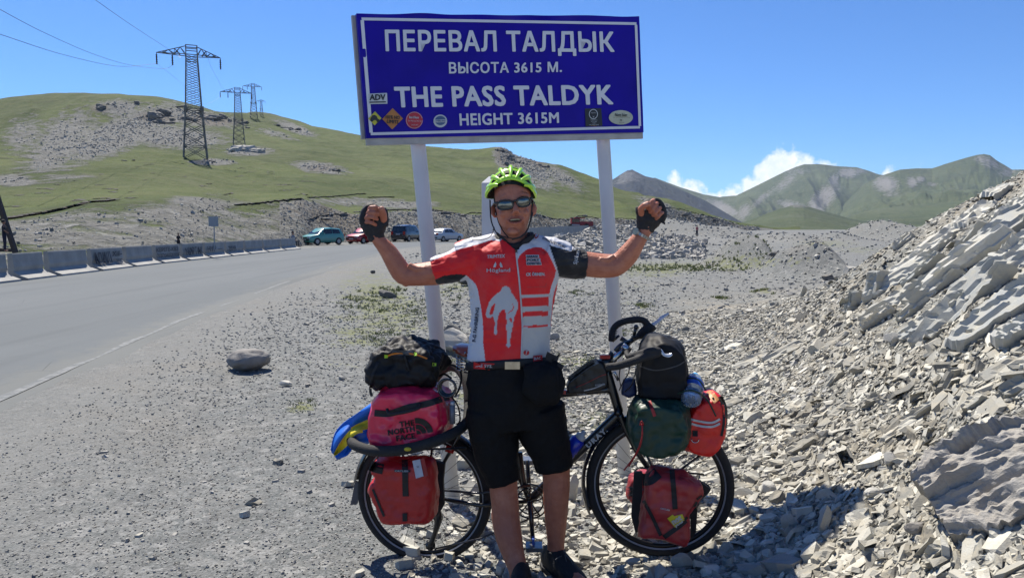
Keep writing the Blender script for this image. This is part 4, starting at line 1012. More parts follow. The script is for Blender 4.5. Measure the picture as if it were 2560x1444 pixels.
# ------------------------------------------------------------------ the pass sign
M_POST = mat('white_post_paint', (.70, .72, .75), .45, var=.06, scale=4, bump=.05, bscale=300)
M_BLUE = mat('sign_blue', (.016, .005, .36), .4, var=.18, scale=3.5, spec=.15, detail=8)
M_WHT = mat('sign_white', (.76, .79, .85), .4, var=.04, scale=6)
M_STEEL = mat('sign_frame_steel', (.40, .40, .38), .6, var=.35, scale=14, col2=(.55, .54, .50))
M_BLK = mat('black_print', (.012, .012, .014), .5)
YL, YR = 4.04, 4.42      # distances of the left and right post
sign = empty('road_sign', W(1280, 1230, 4.25), 'large blue pass sign with white Cyrillic and English lettering on two white posts', 'road sign')
def SB(u, v, off=0.0):
    """board coordinates: u 0..1 left to right, v 0..1 bottom to top; off towards the camera"""
    tl, tr, bl, br = W(891, 34, YL - .12), W(1598, 41, YR + .14), W(916, 346, YL - .10), W(1609, 331, YR + .16)
    p = (bl * (1 - u) + br * u) * (1 - v) + (tl * (1 - u) + tr * u) * v
    n = (br - bl).cross(tl - bl).normalized()
    return p - n * off if n.y > 0 else p + n * off
def board():
    nu, nv = 60, 24; V = []; hump = []
    for k, o_ in ((0, 0.0), (1, -.035)):
        for j in range(nv + 1):
            for i in range(nu + 1):
                u, v = i / nu, j / nv
                e = .004 * noise.noise((u * 6, v * 3, 2)) + (.010 * (1 if v > .98 else 0) * noise.noise((u * 9, 0, 5))) + (.012 * noise.noise((7, v * 5, 1)) if u < .02 else 0)
                V.append(SB(u, v + (0.012 * noise.noise((u * 7, 3, 3)) if j == nv else 0), o_ + e * (1 - k)))
    n1 = (nu + 1) * (nv + 1); Fc = []
    g = grid_faces(nv + 1, nu + 1)
    Fc += [tuple(f) for f in g] + [tuple(f[::-1] + n1) for f in g]
    ring = [i for i in range(nu + 1)] + [(j + 1) * (nu + 1) - 1 for j in range(1, nv + 1)] + [nv * (nu + 1) + i for i in range(nu - 1, -1, -1)] + [j * (nu + 1) for j in range(nv - 1, 0, -1)]
    for a, b_ in zip(ring, ring[1:] + ring[:1]): Fc.append((a, a + n1, b_ + n1, b_))
    me = bpy.data.meshes.new('panel'); me.from_pydata([tuple(v) for v in V], [], Fc); me.update()
    link('panel', me, M_BLUE, sign, True)
    for a in me.polygons: a.use_smooth = False
board()
def strip(pts, w, off=.0045, th=.0):
    mb = MB()
    for (a, b_) in zip(pts, pts[1:]):
        n = 14
        for i in range(n):
            t0, t1 = i / n, (i + 1) / n
            q = []
            for t in (t0, t1):
                u, v = a[0] + (b_[0] - a[0]) * t, a[1] + (b_[1] - a[1]) * t
                du, dv = (0, w / 2) if abs(b_[0] - a[0]) > abs(b_[1] - a[1]) else (w / 4.6, 0)
                q += [SB(u - du, v - dv, off), SB(u + du, v + dv, off)]
            mb.add(q, [(0, 2, 3, 1)])
    return mb
mbb = MB()
for a, b_ in (((.014, .955), (.986, .935)), ((.014, .035), (.984, .045))): 
    s_ = strip([a, b_], .022); mbb.add(s_.v, s_.f)
for a, b_ in (((.0155, .045), (.0155, .945)), ((.984, .055), (.984, .925))):
    s_ = strip([a, b_], .024); mbb.add(s_.v, s_.f)
mbb.build('border_line', M_WHT, sign, fix=False)
def board_text(txt, x0, y0, x1, y1, x2, y2, x3, y3, bold, name='lettering', m=None, off=.005, **k):
    """corners in photo pixels: bottom left, bottom right, top left, top right; laid on the board plane"""
    q0, q1, q2 = SB(0, 0), SB(1, 0), SB(0, 1); n = (q1 - q0).cross(q2 - q0).normalized()
    if n.y > 0: n = -n
    cam_o = Vector((0, 0, H))
    def hit(px, py):
        d = (W(px, py, 4) - cam_o); t = (q0 - cam_o).dot(n) / d.dot(n); return cam_o + d * t + n * off
    def fn(u, v):
        px = (x0 * (1 - u) + x1 * u) * (1 - v) + (x2 * (1 - u) + x3 * u) * v
        py = (y0 * (1 - u) + y1 * u) * (1 - v) + (y2 * (1 - u) + y3 * u) * v
        return hit(px, py)
    return text_on(txt, fn, name, m or M_WHT, sign, bold, **k), hit
_, HIT = board_text('ПЕРЕВАЛ ТАЛДЫК', 964, 140, 1536, 141, 961, 75, 1533, 80, .03, spacing=1.07)
board_text('ВЫСОТА 3615 М.', 1122, 185, 1404, 181, 1121, 156, 1404, 155, .028, spacing=1.08)
board_text('THE PASS TALDYK', 988, 270, 1533, 262, 984, 217, 1530, 212, .036, spacing=1.07)
board_text('HEIGHT 3615M', 1149, 315, 1397, 308, 1147, 284, 1396, 281, .03, spacing=1.07)
# stickers
def px_poly(name, pts, m, off=.006, parent=sign, label=None, hit=None):
    P = [HIT(*p) for p in pts]; n = Vector((0, -1, 0))
    q0, q1, q2 = SB(0, 0), SB(1, 0), SB(0, 1); n = (q1 - q0).cross(q2 - q0).normalized(); n = -n if n.y > 0 else n
    o = MB().prism([p + n * (off - .006) for p in P], n, .0012).build(name, m, parent)
    if label: o['label'] = label
    return o
def ell(cx, cy, rx, ry, n=28, rot=0): return [(cx + rx * math.cos(2 * math.pi * i / n + rot), cy + ry * math.sin(2 * math.pi * i / n + rot)) for i in range(n)]
def stext(txt, x, y, w, h, m, par, rot=0.0, bold=.0, off=.009):
    c, s = math.cos(R(rot)), math.sin(R(rot))
    q0, q1, q2 = SB(0, 0), SB(1, 0), SB(0, 1); n = (q1 - q0).cross(q2 - q0).normalized(); n = -n if n.y > 0 else n
    def fn(u, v):
        dx, dy = (u - .5) * w, (.5 - v) * h
        return HIT(x + dx * c - dy * s, y + dx * s + dy * c) + n * (off - .005)
    return text_on(txt, fn, 'lettering', m, par, bold, res=2)
M_SY = mat('sticker_yellow', (.62, .60, .03), .4); M_SO = mat('sticker_orange', (.50, .20, .04), .5); M_SR = mat('sticker_red', (.55, .012, .03), .4)
M_SC = mat('sticker_cream', (.52, .55, .42), .4); M_SK = mat('sticker_black', (.012, .011, .010), .4); M_SB = mat('sticker_blue', (.06, .13, .28), .4); M_SW = mat('sticker_white', (.62, .66, .68), .4)
st = px_poly('sticker', [(920, 235), (967, 233), (968, 260), (921, 261)], M_SW, label='white rectangular sticker with black letters'); 
stext('ADV', 943, 244, 40, 15, M_SK, st, -1, .04); px_poly('lettering', [(923, 255), (964, 254), (964, 257), (923, 258)], M_SK, .0078, st)
st = px_poly('sticker', [(937, 279), (953, 296), (936, 314), (920, 297)], M_SY, label='yellow diamond sticker with a black motorcycle')
mk = [(925, 297), (930, 289), (936, 288), (941, 291), (945, 300), (949, 303), (944, 306), (939, 301), (933, 301), (929, 303)]
px_poly('emblem', mk, M_SK, .0078, st)
for (a, b_) in ((929, 301), (944, 302)): px_poly('emblem', ell(a, b_, 4.2, 4.2, 14), M_SK, .0082, st)
stext('ADVENTURE', 945, 305, 15, 3, M_SK, st, -47)
st = px_poly('sticker', [(981, 271), (1007, 297), (980, 324), (955, 298)], M_SO, label='orange diamond sticker reading 101% NO LIMITS')
stext('101% NO', 981, 294, 35, 9, M_SK, st, 3, .03); stext('LIMITS', 981, 305, 29, 9, M_SK, st, 4, .03)
st = px_poly('sticker', ell(1035, 301, 21.5, 21.5), M_SR, label='round red sticker with white print')
px_poly('ring', ell(1035, 301, 20.4, 20.4) + ell(1035, 301, 19.6, 19.6)[::-1], M_SW, .0078, st)
stext('Beard Bears', 1034, 294, 24, 6, M_SW, st, 2, .03); stext('San Marcus MC SC', 1036, 303, 34, 3.5, M_SW, st, 2); stext('SINCE 2012', 1036, 313, 17, 3, M_SW, st, 0)
st = px_poly('sticker', ell(1100, 303, 17, 16), M_SW, label='small round blue and white sticker')
px_poly('emblem', ell(1100, 302, 13.5, 11.5), M_SB, .0078, st); px_poly('emblem', [(1085, 300), (1115, 299), (1116, 306), (1085, 307)], M_SW, .0088, st); stext('OVERLAND', 1100, 303, 25, 4.5, M_SB, st, 0, .03, .011)
st = px_poly('sticker', [(1461, 272), (1502, 271), (1505, 315), (1463, 317)], M_SK, label='black rectangular sticker with a white ring')
rr_ = ell(1482, 286, 11, 12.5, 24); px_poly('ring', rr_ + [rr_[0]] + [((x - 1482) * .87 + 1482, (y - 286) * .87 + 286) for x, y in ([rr_[0]] + rr_[::-1])], M_SW, .0078, st)
stext('V', 1482, 293, 4, 4, M_SW, st, 0, .03); stext('MOTO', 1482, 283, 11, 2.5, M_SW, st)
for k, (tx, ww) in enumerate((('MANDRIMOTOR', 16), ('MOTO RIDE', 14), ('TO MAP', 8), ('ASIA TOUR SKIES', 24))): stext(tx, 1483, 301 + k * 3.8, ww, 2.3, M_SW, st)
stext('WORLD', 1483, 315.5, 14, 2, M_SO, st)
st = px_poly('sticker', ell(1551, 294, 30, 18), M_SC, label='oval cream sticker reading Nett hier')
stext('Nett hier.', 1552, 288, 32, 8.5, M_SK, st, 1, .005); stext('Aber waren Sie schon mal in Baden', 1552, 294.5, 42, 1.6, M_SK, st); stext('*', 1551, 301, 4, 4, M_SK, st, 0, .03); stext('www.bw', 1552, 307, 14, 1.6, M_SK, st)
# back frame, lower rail and brackets
mb = MB(); mb.bar(SB(0.0, -.018, -.02), SB(1.0, -.018, -.02), .022, .05); mb.build('lower_rail', M_STEEL, sign)
mb = MB(); mb.bar(SB(.37, -.035, -.012), SB(.995, -.028, -.012), .012, .03); mb.build('lower_rail', M_STEEL, sign)
mb = MB(); mb.bar(SB(-.002, 0, -.05), SB(-.002, 1, -.05), .02, .03); mb.bar(SB(1.0, 0, -.05), SB(1.0, 1, -.05), .02, .03); mb.bar(SB(0, .5, -.05), SB(1, .5, -.05), .02, .03); mb.build('frame', M_STEEL, sign)
for (tx, ty, bx, by, Yt, rad, Yq) in ((1042, 330, 1134, 1268, YL, .0435, 4.19), (1506, 322, 1563, 1200, YR, .043, 4.63)):
    top_ = W(tx, ty, Yq); bot = W(bx, by, Yt); top2 = top_ + (top_ - bot).normalized() * .55
    mb = MB().tube([bot - (top_ - bot).normalized() * .25, top_, top2], rad, 24); mb.build('post', M_POST, sign, True)
    d = (top_ - bot).normalized()
    c = bot + d * ((top_ - bot).length - .03)
    MB().tube([c, c + d * .03], rad + .007, 20).build('collar', M_POST, sign, True)
    for s in (-1, 1): MB().box(c + Vector((s * .06, 0, .03)), (.03, .06, .02)).build('bracket', M_STEEL, sign)

# ------------------------------------------------------------------ white marker post behind the cyclist
Ym = 6.2
mk_ = empty('marker_post', W(1228, 900, Ym), 'white concrete marker post with a pointed top behind the helmet', 'marker post')
w_ = 46 / F * Ym; x0 = W(1205, 500, Ym).x; zt = wz(1205, 458, Ym); zb = gz(x0, Ym) - .1
mb = MB(); mb.box((x0 + w_ / 2, Ym, (zt + zb) / 2), (w_, .13, zt - zb)); mb.build('post', M_POST, mk_)
mb = MB(); c = Vector((x0 + w_ / 2 - .01, Ym, wz(1215, 441, Ym)))
V = [(x0, Ym - .065, zt + .0005), (x0 + w_, Ym - .065, zt + .0005), (x0 + w_, Ym + .065, zt + .0005), (x0, Ym + .065, zt + .0005), (x0 + w_ * .38, Ym, c.z), (x0 + w_ * .62, Ym, c.z)]
mb.add(V, [(0, 1, 5, 4), (1, 2, 5), (2, 3, 4, 5), (3, 0, 4), (3, 2, 1, 0)]); mb.build('cap', M_POST, mk_)
# small grey sign seen from behind
M_GREY = mat('grey_sheet_metal', (.36, .38, .40), .5, var=.06)
pg = W(540, 612, 36); sg = empty('road_sign', pg, 'small grey road sign seen from behind, beyond the barrier', 'road sign')
s0 = W(522, 566, 36); s1 = W(545, 541, 36)
MB().box(((s0.x + s1.x) / 2, 36, (s0.z + s1.z) / 2), (s1.x - s0.x, .03, s1.z - s0.z)).build('panel', M_GREY, sg)
MB().tube([W(536, 625, 36.05), W(535, 541, 36.05)], .03, 8).build('pole', M_GREY, sg)

# ------------------------------------------------------------------ pylons and wires
M_PYL = mat('pylon_steel', (.055, .055, .06), .55, var=.3, scale=.6, col2=(.20, .19, .17)); M_INS = mat('insulator', (.03, .025, .03), .3)
M_PYLW = mat('pylon_pale_steel', (.30, .28, .24), .6, var=.25, scale=1.2, col2=(.06, .05, .045))
def pylon(px, pyb, pyt, label, hgt=27.0, D=None, rot=0.0, first=None, near=False, kink=.565):
    D = D or hgt * F / (pyb - pyt)
    p = on_hill(px, pyb)[0]; k = (p.y) 
    base = W(px, pyb, D); 
    if abs(p.y - D) > 60 or near: pass
    base = p.copy(); Dd = p.y * CP - (p.z - H) * SP; hgt = (pyb - pyt) / F * Dd
    if first is not None:
        r = first.copy(); COL.objects.link(r); r.location = base; r['label'] = label; r.rotation_euler.z = rot
        s = hgt / first['h']; r.scale = (s, s, s)
        for ch in first.children:
            c = ch.copy(); COL.objects.link(c); c.parent = r
        return r
    r = empty('pylon', base, label, 'pylon', 'lattice pylons of the power line'); r['h'] = hgt; r.rotation_euler.z = rot
    h = hgt; wb, wk, wt = h * .098, h * .078, h * .046           # half widths are these / 1 at base, kink and top
    wb, wk, wt = wb, wk * .86, wt
    def hw(z): 
        t = z / h
        return (wb + (wk - wb) * (t / (1 - kink))) if t < 1 - kink else (wk + (wt - wk) * min(1, (t - (1 - kink)) / (.90 - (1 - kink))))
    zc = h * .905
    for sx, sy in ((-1, -1), (1, -1), (1, 1), (-1, 1)):
        mb = MB(); zs = [0, h * (1 - kink), zc, h * .985]
        for a, b_ in zip(zs, zs[1:]): mb.bar((sx * hw(a), sy * hw(a), a), (sx * hw(b_), sy * hw(b_), b_), h * .0105 if b_ < h * .6 else h * .008)
        mb.build('leg', M_PYLW, r, local=True)
        mb = MB(); mb.box((sx * hw(h * (1 - kink)), sy * hw(h * (1 - kink)), h * (1 - kink)), (h * .03, h * .03, h * .04)); mb.build('joint_plate', M_PYL, r, local=True)
    mb = MB()
    levels = [0, .11, .21, .30, .37, .435] + [.435 + (.905 - .435) * i / 11 for i in range(1, 12)]
    for a, b_ in zip(levels, levels[1:]):
        a *= h; b_ *= h; A, B = hw(a), hw(b_); th = h * (.0055 if a < h * .42 else .0038)
        for k in range(4):
            c0 = [(-1, -1), (1, -1), (1, 1), (-1, 1)][k]; c1 = [(1, -1), (1, 1), (-1, 1), (-1, -1)][k]
            mb.bar((c0[0] * A, c0[1] * A, a), (c1[0] * B, c1[1] * B, b_), th); mb.bar((c1[0] * A, c1[1] * A, a), (c0[0] * B, c0[1] * B, b_), th)
    for z in (.11, .435, .86, .905, .955, .985):
        z *= h; A = hw(min(z, zc))
        for (a, b_) in (((-A, -A), (A, -A)), ((A, -A), (A, A)), ((A, A), (-A, A)), ((-A, A), (-A, -A))): mb.bar((*a, z), (*b_, z), h * .006)
    tag(mb.build('bracing', M_PYL, r, local=True), kind='stuff')
    # cross arm: two tapering trusses
    for sgn, L in ((-1, h * .235), (1, h * .19)):
        mb = MB(); A = hw(zc); tip = (sgn * (A + L), 0, zc + h * .005); th = h * .006
        n = 5
        def low(t, s): return Vector((sgn * (A + L * t), s * A * (1 - t), zc - h * .0))
        def top_(t): return Vector((sgn * (A * .9 + (L + A * .1) * t), 0, h * .985 + (zc - h * .985) * t))
        for i in range(n):
            t0, t1 = i / n, (i + 1) / n
            for s in (-1, 1):
                mb.bar(low(t0, s), low(t1, s), th); mb.bar(top_(t0), low(t1 if i % 2 else t0, s), th * .7); mb.bar(low(t0, s), top_(t1), th * .7)
            mb.bar(top_(t0), top_(t1), th); mb.bar(low(t0, -1), low(t0, 1), th * .7)
        mb.build('cross_arm', M_PYL, r, local=True)
    A = hw(zc)
    for (x, y) in ((-(A + h * .235), 0), (-(A + h * .11), -.3), (A + h * .19, 0)):
        mb = MB(); mb.tube([(x, y, zc), (x + h * .002, y, zc - h * .018)], h * .003, 6)
        zs = np.linspace(zc - h * .018, zc - h * .10, 9); mb.tube([(x, y, z) for z in zs], [h * (.0045 if i % 2 else .0085) for i in range(9)], 8)
        mb.build('insulator', M_INS, r, local=True)
    return r
p1 = pylon(489, 397, 119, 'nearest and tallest lattice pylon standing on the lower crest of the hill', rot=R(24), near=True)
pylon(598, 363, 221, 'second lattice pylon standing on the grey spoil heap', rot=R(20), first=p1)
pylon(635, 296, 210, 'third lattice pylon, thin and partly in front of the farthest one', rot=R(16), first=p1)
pylon(654, 291, 250, 'farthest and shortest lattice pylon on the skyline', rot=R(10), first=p1)
bpy.context.view_layer.update()
def wire(pts, rad, label):
    P = spline([W(*p) for p in pts], 8); n = len(P)
    mb = MB().tube(P, rad, 5); o = mb.build('power_line', mat('wire', (.12, .13, .16), .5), None); tag(o, label, 'wire', 'wires of the power line')
wp = p1.location.y
wire([(-60, -14, 52), (0, 24, 60), (119, 86, 80), (238, 137, 105), (327, 163, 130), (410, 172, 160), (432, 162, wp)], .026, 'upper of the two sagging wires crossing at the left')
wire([(-60, 68, 52), (0, 86, 60), (148, 134, 84), (267, 162, 112), (327, 166, 130), (392, 159, wp)], .026, 'lower of the two sagging wires crossing at the left')
wire([(180, -40, 60), (238, 0, 72), (327, 62, 105), (419, 122, wp - 5), (455, 146, wp)], .026, 'straight rising wire that leaves the picture at the top')
wire([(394, 161, wp), (450, 205, 200), (510, 260, 240), (556, 238, 265)], .02, 'wire from the left arm of the nearest pylon to the second pylon')
wire([(519, 142, wp), (527, 165, wp + 10), (545, 200, 225), (562, 225, 255), (600, 232, 268)], .02, 'wire from the right arm of the nearest pylon to the second pylon')

# ------------------------------------------------------------------ steel pylon leg at the left edge
M_RUST = mat('dark_rusty_steel', (.03, .022, .02), .7, var=.3, scale=5, col2=(.075, .045, .03))
pl = empty('steel_mast', W(40, 626, 26), 'dark leaning steel leg with cross bars at the left edge behind the barrier', 'mast')
mb = MB(); mb.bar(W(39, 632, 26), W(-14, 470, 26), .14); mb.build('leg', M_RUST, pl)
mb = MB(); mb.bar(W(-60, 552, 26.1), W(18, 547, 26.1), .08); mb.build('cross_bar', M_RUST, pl)
mb = MB(); mb.bar(W(-60, 624, 26.1), W(36, 625, 26.1), .12); mb.build('cross_bar', M_RUST, pl)
mb = MB(); mb.bar(W(-110, 640, 26.1), W(-60, 470, 26.1), .14); mb.build('leg', M_RUST, pl)

# ------------------------------------------------------------------ concrete barriers
M_CONC = mat('concrete', (.33, .33, .315), .9, var=.15, scale=2.2, bump=.35, bscale=30, col2=(.46, .455, .43))
M_GRAF = mat('graffiti_paint', (.11, .115, .125), .8, var=.3, scale=8)
PROF = [(-.13, 0), (-.13, .72), (0.0, .73), (.015, .70), (.03, .48), (.055, .36), (.12, .24), (.25, .13), (.42, .05), (.44, -.04)]   # x towards the road, z
def barrier(a, b, label, group, h=1.0, prof=PROF, m=M_CONC, name='concrete_barrier', gap=.03, seed=0):
    """a, b: feet of the segment on the road side"""
    d = (b - a); L = d.length; d.normalize(); side = Vector((d.y, -d.x, 0)).normalized()
    V = []; n = 5; k = len(prof)
    tilt = noise.noise((seed * 3.3, 1, 1)) * .03
    for i in range(n):
        t = gap + (L - 2 * gap) * i / (n - 1); c = a + d * t
        for (x, z) in prof: V.append(c + side * ((x - .42) * (1.35 if x > .1 and name == 'concrete_barrier' else 1) + z * tilt + .004 * noise.noise((t * 3, z * 5, seed))) + Vector((0, 0, (z + .012 * noise.noise((t, seed, 4)) * (z > .6)) * h)))
    Fc = [tuple(f) for f in grid_faces(n, k, True)] + [tuple(range(k))[::-1], tuple((n - 1) * k + i for i in range(k))]
    mb = MB().add(V, Fc); o = mb.build(name, m); tag(o, label, 'barrier', group)
    return o, (a, d, L, side, h)
def road_foot(px):
    ys = np.linspace(19, 60, 400); xs = np.interp(ys, ROAD_L[:, 1], ROAD_L[:, 0]) + .45
    q, _ = PROJ(xs, ys, base_z(0, ys)); i = int(np.argmin(np.abs(q - px)))
    f = np.interp(px, q, ys); return Vector((float(np.interp(f, ROAD_L[:, 1], ROAD_L[:, 0])) + .45, float(f), float(base_z(0, f)) + .01))
joints = [-60, 62, 149, 253, 338, 409, 474, 530, 582, 628, 673, 716, 754]
bl = ['concrete barrier segment cut by the left edge of the picture', 'second concrete barrier segment from the left edge, without writing', 'third concrete barrier segment from the left, plain and stained', 'concrete barrier segment with large dark Cyrillic graffiti',
      'plain concrete barrier segment between two written ones', 'concrete barrier segment covered with two lines of dark writing', 'concrete barrier segment with faded lettering, right of the one with two lines of writing', 'concrete barrier segment below the small grey sign with short dark strokes', 'concrete barrier segment with a faint number on it',
      'plain barrier segment third from the far end of the left barrier', 'last but one segment at the far end of the left barrier', 'last segment at the far end of the left barrier, near the teal car', ]
bars = []
for i in range(len(joints) - 1):
    o, inf = barrier(road_foot(joints[i]), road_foot(joints[i + 1]), bl[i], 'concrete barriers along the left road edge', seed=i + 1, h=1.1, gap=.17)
    bars.append((o, inf))
def graffiti(i, txt, u0, u1, z0, z1, bold=.01, shear=.2):
    o, (a, d, L, side, h) = bars[i]
    def fn(u, v):
        t = L * (u0 + (u1 - u0) * u); z = z0 + (z1 - z0) * v
        x = np.interp(z, [.05, .13, .24, .36, .48, .70], [.42, .25, .12, .055, .03, .015]) - .42
        return a + d * t + side * (x + .012 + z * .0 + .03 * abs(z) * 0) + side * .02 + Vector((0, 0, z * h))
    text_on(txt, fn, 'graffiti', M_GRAF, o, bold, shear, res=2)
graffiti(3, 'АДИШ', .08, .55, .14, .60, .03); graffiti(3, 'XIII-', .6, .9, .42, .60, .02); graffiti(3, 'КОПК', .66, .92, .16, .33, .01)
graffiti(5, 'КЕРЕГЕ-КВЗ:', .06, .9, .44, .62, .02); graffiti(5, 'ТОГЗАК-СУННАТ', .06, .92, .22, .38, .02)
graffiti(6, 'NИРГАК', .12, .9, .22, .56, .01); graffiti(7, 'НУР —', .1, .8, .3, .55, .01); graffiti(8, '2018', .1, .5, .25, .5, .01)
# far wall of upright panels beyond the rubble bank
far_edges = [1316, 1334, 1351, 1368, 1384, 1400, 1414, 1428, 1441, 1453, 1465, 1476, 1486, 1495, 1503, 1512, 1520, 1528, 1536, 1543, 1550, 1557]
for i in range(len(far_edges) - 1):
    pa, pb = far_edges[i], far_edges[i + 1]
    def wp_(px):
        Yq = 62 + (px - 1316) * .30; t = np.interp(px, [1316, 1400, 1500, 1560, 1650], [570, 566, 562, 561, 563]); return W(px, t, Yq)
    A, B = wp_(pa), wp_(pb); hh = 1.25
    A.z -= hh; B.z -= hh
    o, _ = barrier(A, B, ['concrete wall panel number %d counted from the cyclist along the far road' % (i + 1)][0] if False else 'grey concrete panel of the distant wall right of the face', 'panels of the distant roadside wall', h=hh / .73, prof=[(-.13, 0), (-.13, .72), (0.0, .73), (.0, .70), (.012, .3), (.05, -.04)], seed=40 + i, gap=.07, name='wall_panel')

# litter on the road
pt = on_ground(279, 673); mb = MB()
V = [pt + Vector((math.cos(a) * .16 * (1 + .3 * math.sin(3 * a)), math.sin(a) * .10, .03)) for a in np.linspace(0, 6.28, 12, endpoint=False)]
o = MB().prism(V, (0, 0, 1), .03).build('litter', mat('blue_plastic', (.02, .16, .42), .4)); tag(o, 'small flat piece of blue litter on the road near the barrier', 'litter')

# ------------------------------------------------------------------ cars
M_GLASS = mat('car_glass', (.015, .02, .025), .08, var=.02, spec=.8); M_TYRE = mat('tyre_rubber', (.018, .018, .019), .85, var=.2, scale=60, bump=.3, bscale=300)
M_HUB = mat('wheel_silver', (.42, .43, .44), .35, .6); M_TRIM = mat('black_trim', (.02, .02, .022), .6); M_RED = mat('red_lamp', (.45, .01, .01), .2); M_LAMP = mat('clear_lamp', (.6, .62, .64), .1); M_PLATE = mat('number_plate', (.5, .52, .55), .5)
def car(name, label, cat, pos, yaw, L, Wd, ht, st, paint, kind, plate_front=None):
    """st: stations (x from rear 0..1, bottom z, belt z, roof z or None, half width factor)"""
    r = empty(name, pos, label, cat); r.rotation_euler.z = yaw
    hw = Wd / 2; V = []; xs = []; secs = []
    def sec(x, zb, zbelt, zroof, wf):
        X = (x - .5) * L; w = hw * wf
        zr = zroof if zroof is not None else zbelt
        wr = w * (.74 if zroof is not None and zroof > zbelt + .1 else .93)
        P = [(X, 0, zb), (X, w * .86, zb), (X, w, zb + .16), (X, w, (zb + zbelt) / 2 + .1), (X, w * .95, zbelt), (X, wr, zr - .04 if zr > zbelt + .1 else zr + .012), (X, wr * .8, zr + (.0 if zr > zbelt + .1 else .03)), (X, 0, zr + (.025 if zr > zbelt + .1 else .04))]
        return P + [(p[0], -p[1], p[2]) for p in P[-2:0:-1]]
    S = [sec(*s) for s in st]; n = len(S); k = len(S[0])
    V = [p for s in S for p in s]; Fc = [tuple(f) for f in grid_faces(n, k, True)] + [tuple(range(k)), tuple((n - 1) * k + i for i in range(k))[::-1]]
    mb = MB().add(V, Fc); o = mb.build('body', paint, r, False, local=True)
    bv = o.modifiers.new('b', 'BEVEL'); bv.width = .035; bv.segments = 2; bv.limit_method = 'ANGLE'; bv.angle_limit = R(25)
    me = evalmesh(o); o.modifiers.clear(); old = o.data; o.data = me; shade_smooth(me)
    # side windows, windscreen and rear window as glass plates just proud of the body
    def quad(nm, pts, m, th=.012, nrm=None):
        P = [Vector(p) for p in pts]; nn = (P[1] - P[0]).cross(P[2] - P[0]).normalized()
        if nrm is not None and nn.dot(Vector(nrm)) < 0: nn = -nn
        return MB().prism([p - nn * .01 for p in P], nn, th + .01).build(nm, m, r, local=True)
    roof = [s for s in st if s[3] is not None and s[3] > s[2] + .1]
    i0 = st.index(roof[0]); i1 = st.index(roof[-1])
    def side_pt(x, f, s):
        a = [np.interp(x, [q[0] for q in st], [q[j] if q[j] is not None else q[2] for q in st]) for j in (2, 3, 4)]
        wlow = hw * a[2] * .95; wr = hw * a[2] * .74
        return ((x - .5) * L, s * ((wlow * (1 - f) + wr * f) + .004), a[0] * (1 - f) + (a[1] - .04) * f)
    xr0, xr1 = roof[0][0], roof[-1][0]; nwin = 2 if kind != 'van' else 3
    xa, xb = xr0 + .02, xr1 - .0
    for s in (-1, 1):
        for k_ in range(nwin):
            f0 = xa + (xb - xa) * k_ / nwin + .008; f1 = xa + (xb - xa) * (k_ + 1) / nwin - .008
            t0 = f0 + (.02 if k_ == 0 else 0); t1 = f1
            ext = .07 if k_ == nwin - 1 else 0
            pre = .05 if (k_ == 0 and kind == 'sedan') else 0
            quad('side_window', [side_pt(f0 - pre, .10, s), side_pt(f1 + ext, .10, s), side_pt(t1, .88, s), side_pt(t0, .88, s)], M_GLASS, nrm=(0, s, 0))
    for (ia, ib, nm, sgn) in ((i1, i1 + 1, 'windscreen', 1), (i0, i0 - 1, 'rear_window', -1)):
        if ib < 0 or ib >= n: continue
        q, p_ = st[ia], st[ib]; wt = hw * q[4] * .70; wb = hw * p_[4] * .84
        Xa, Xb = (q[0] - .5) * L, (p_[0] - .5) * L; za, zb = q[3] - .05, p_[2] + .07
        quad(nm, [(Xa + sgn * .02, -wt, za), (Xb - (Xb - Xa) * .08 + sgn * .02, -wb, zb), (Xb - (Xb - Xa) * .08 + sgn * .02, wb, zb), (Xa + sgn * .02, wt, za)], M_GLASS, nrm=(sgn, 0, .5))
    wr_ = .30 if kind != 'van' else .34
    for wx in (.185, .80):
        for s in (-1, 1):
            X = (wx - .5) * L; w0 = Vector((X, s * (hw - .09), wr_))
            whl = MB().tube([w0 + Vector((0, -s * .1, 0)), w0 + Vector((0, s * .075, 0)), w0 + Vector((0, s * .095, 0))], [wr_, wr_, wr_ * .93], 22).build('wheel', M_TYRE, r, True, local=True)
            MB().tube([w0 + Vector((0, s * .09, 0)), w0 + Vector((0, s * .104, 0))], [wr_ * .66, wr_ * .6], 18).build('rim', M_HUB, whl, local=True)
            MB().tube([(X, s * (hw - .02), wr_ + .0), (X, s * (hw + .003), wr_)], wr_ * 1.13, 22).build('wheel_arch', M_TRIM, r, local=True)
    fr = (st[-1][0] - .5) * L; re = (st[0][0] - .5) * L; zb = st[-1][1]
    for s in (-1, 1):
        MB().box((fr - .05, s * hw * .66, st[-2][2] - .12), (.16, hw * .36, .15)).build('headlight', M_LAMP, r, local=True)
        MB().box((re + .03, s * hw * .78, st[1][2] - (.08 if kind != 'van' else .12)), (.12, hw * .26, .2 if kind != 'van' else .36)).build('tail_light', M_RED, r, local=True)
        mx = (xr1 + .05 - .5) * L; MB().box((mx, s * (hw + .07), st[i1][2] + .08), (.1, .16, .12)).build('mirror', paint, r, local=True)
    MB().box((fr + .01, 0, zb + .17), (.06, Wd * .82, .12)).build('bumper', M_TRIM, r, local=True)
    MB().box((re - .01, 0, zb + .17), (.06, Wd * .82, .10)).build('bumper', M_TRIM, r, local=True)
    MB().box((fr + .035, 0, zb + .20), (.03, .5, .11)).build('number_plate', M_PLATE, r, local=True)
    MB().box((re - .035, 0, (zb + .5)), (.03, .5, .11)).build('number_plate', M_PLATE, r, local=True)
    MB().box((fr - .005, 0, st[-2][2] - .12), (.07, hw * .8, .09)).build('grille', M_TRIM, r, local=True)
    return r
def carpos(px, py, Y): p = W(px, py, Y); p.z = float(base_z(0, Y)) + .05; return p
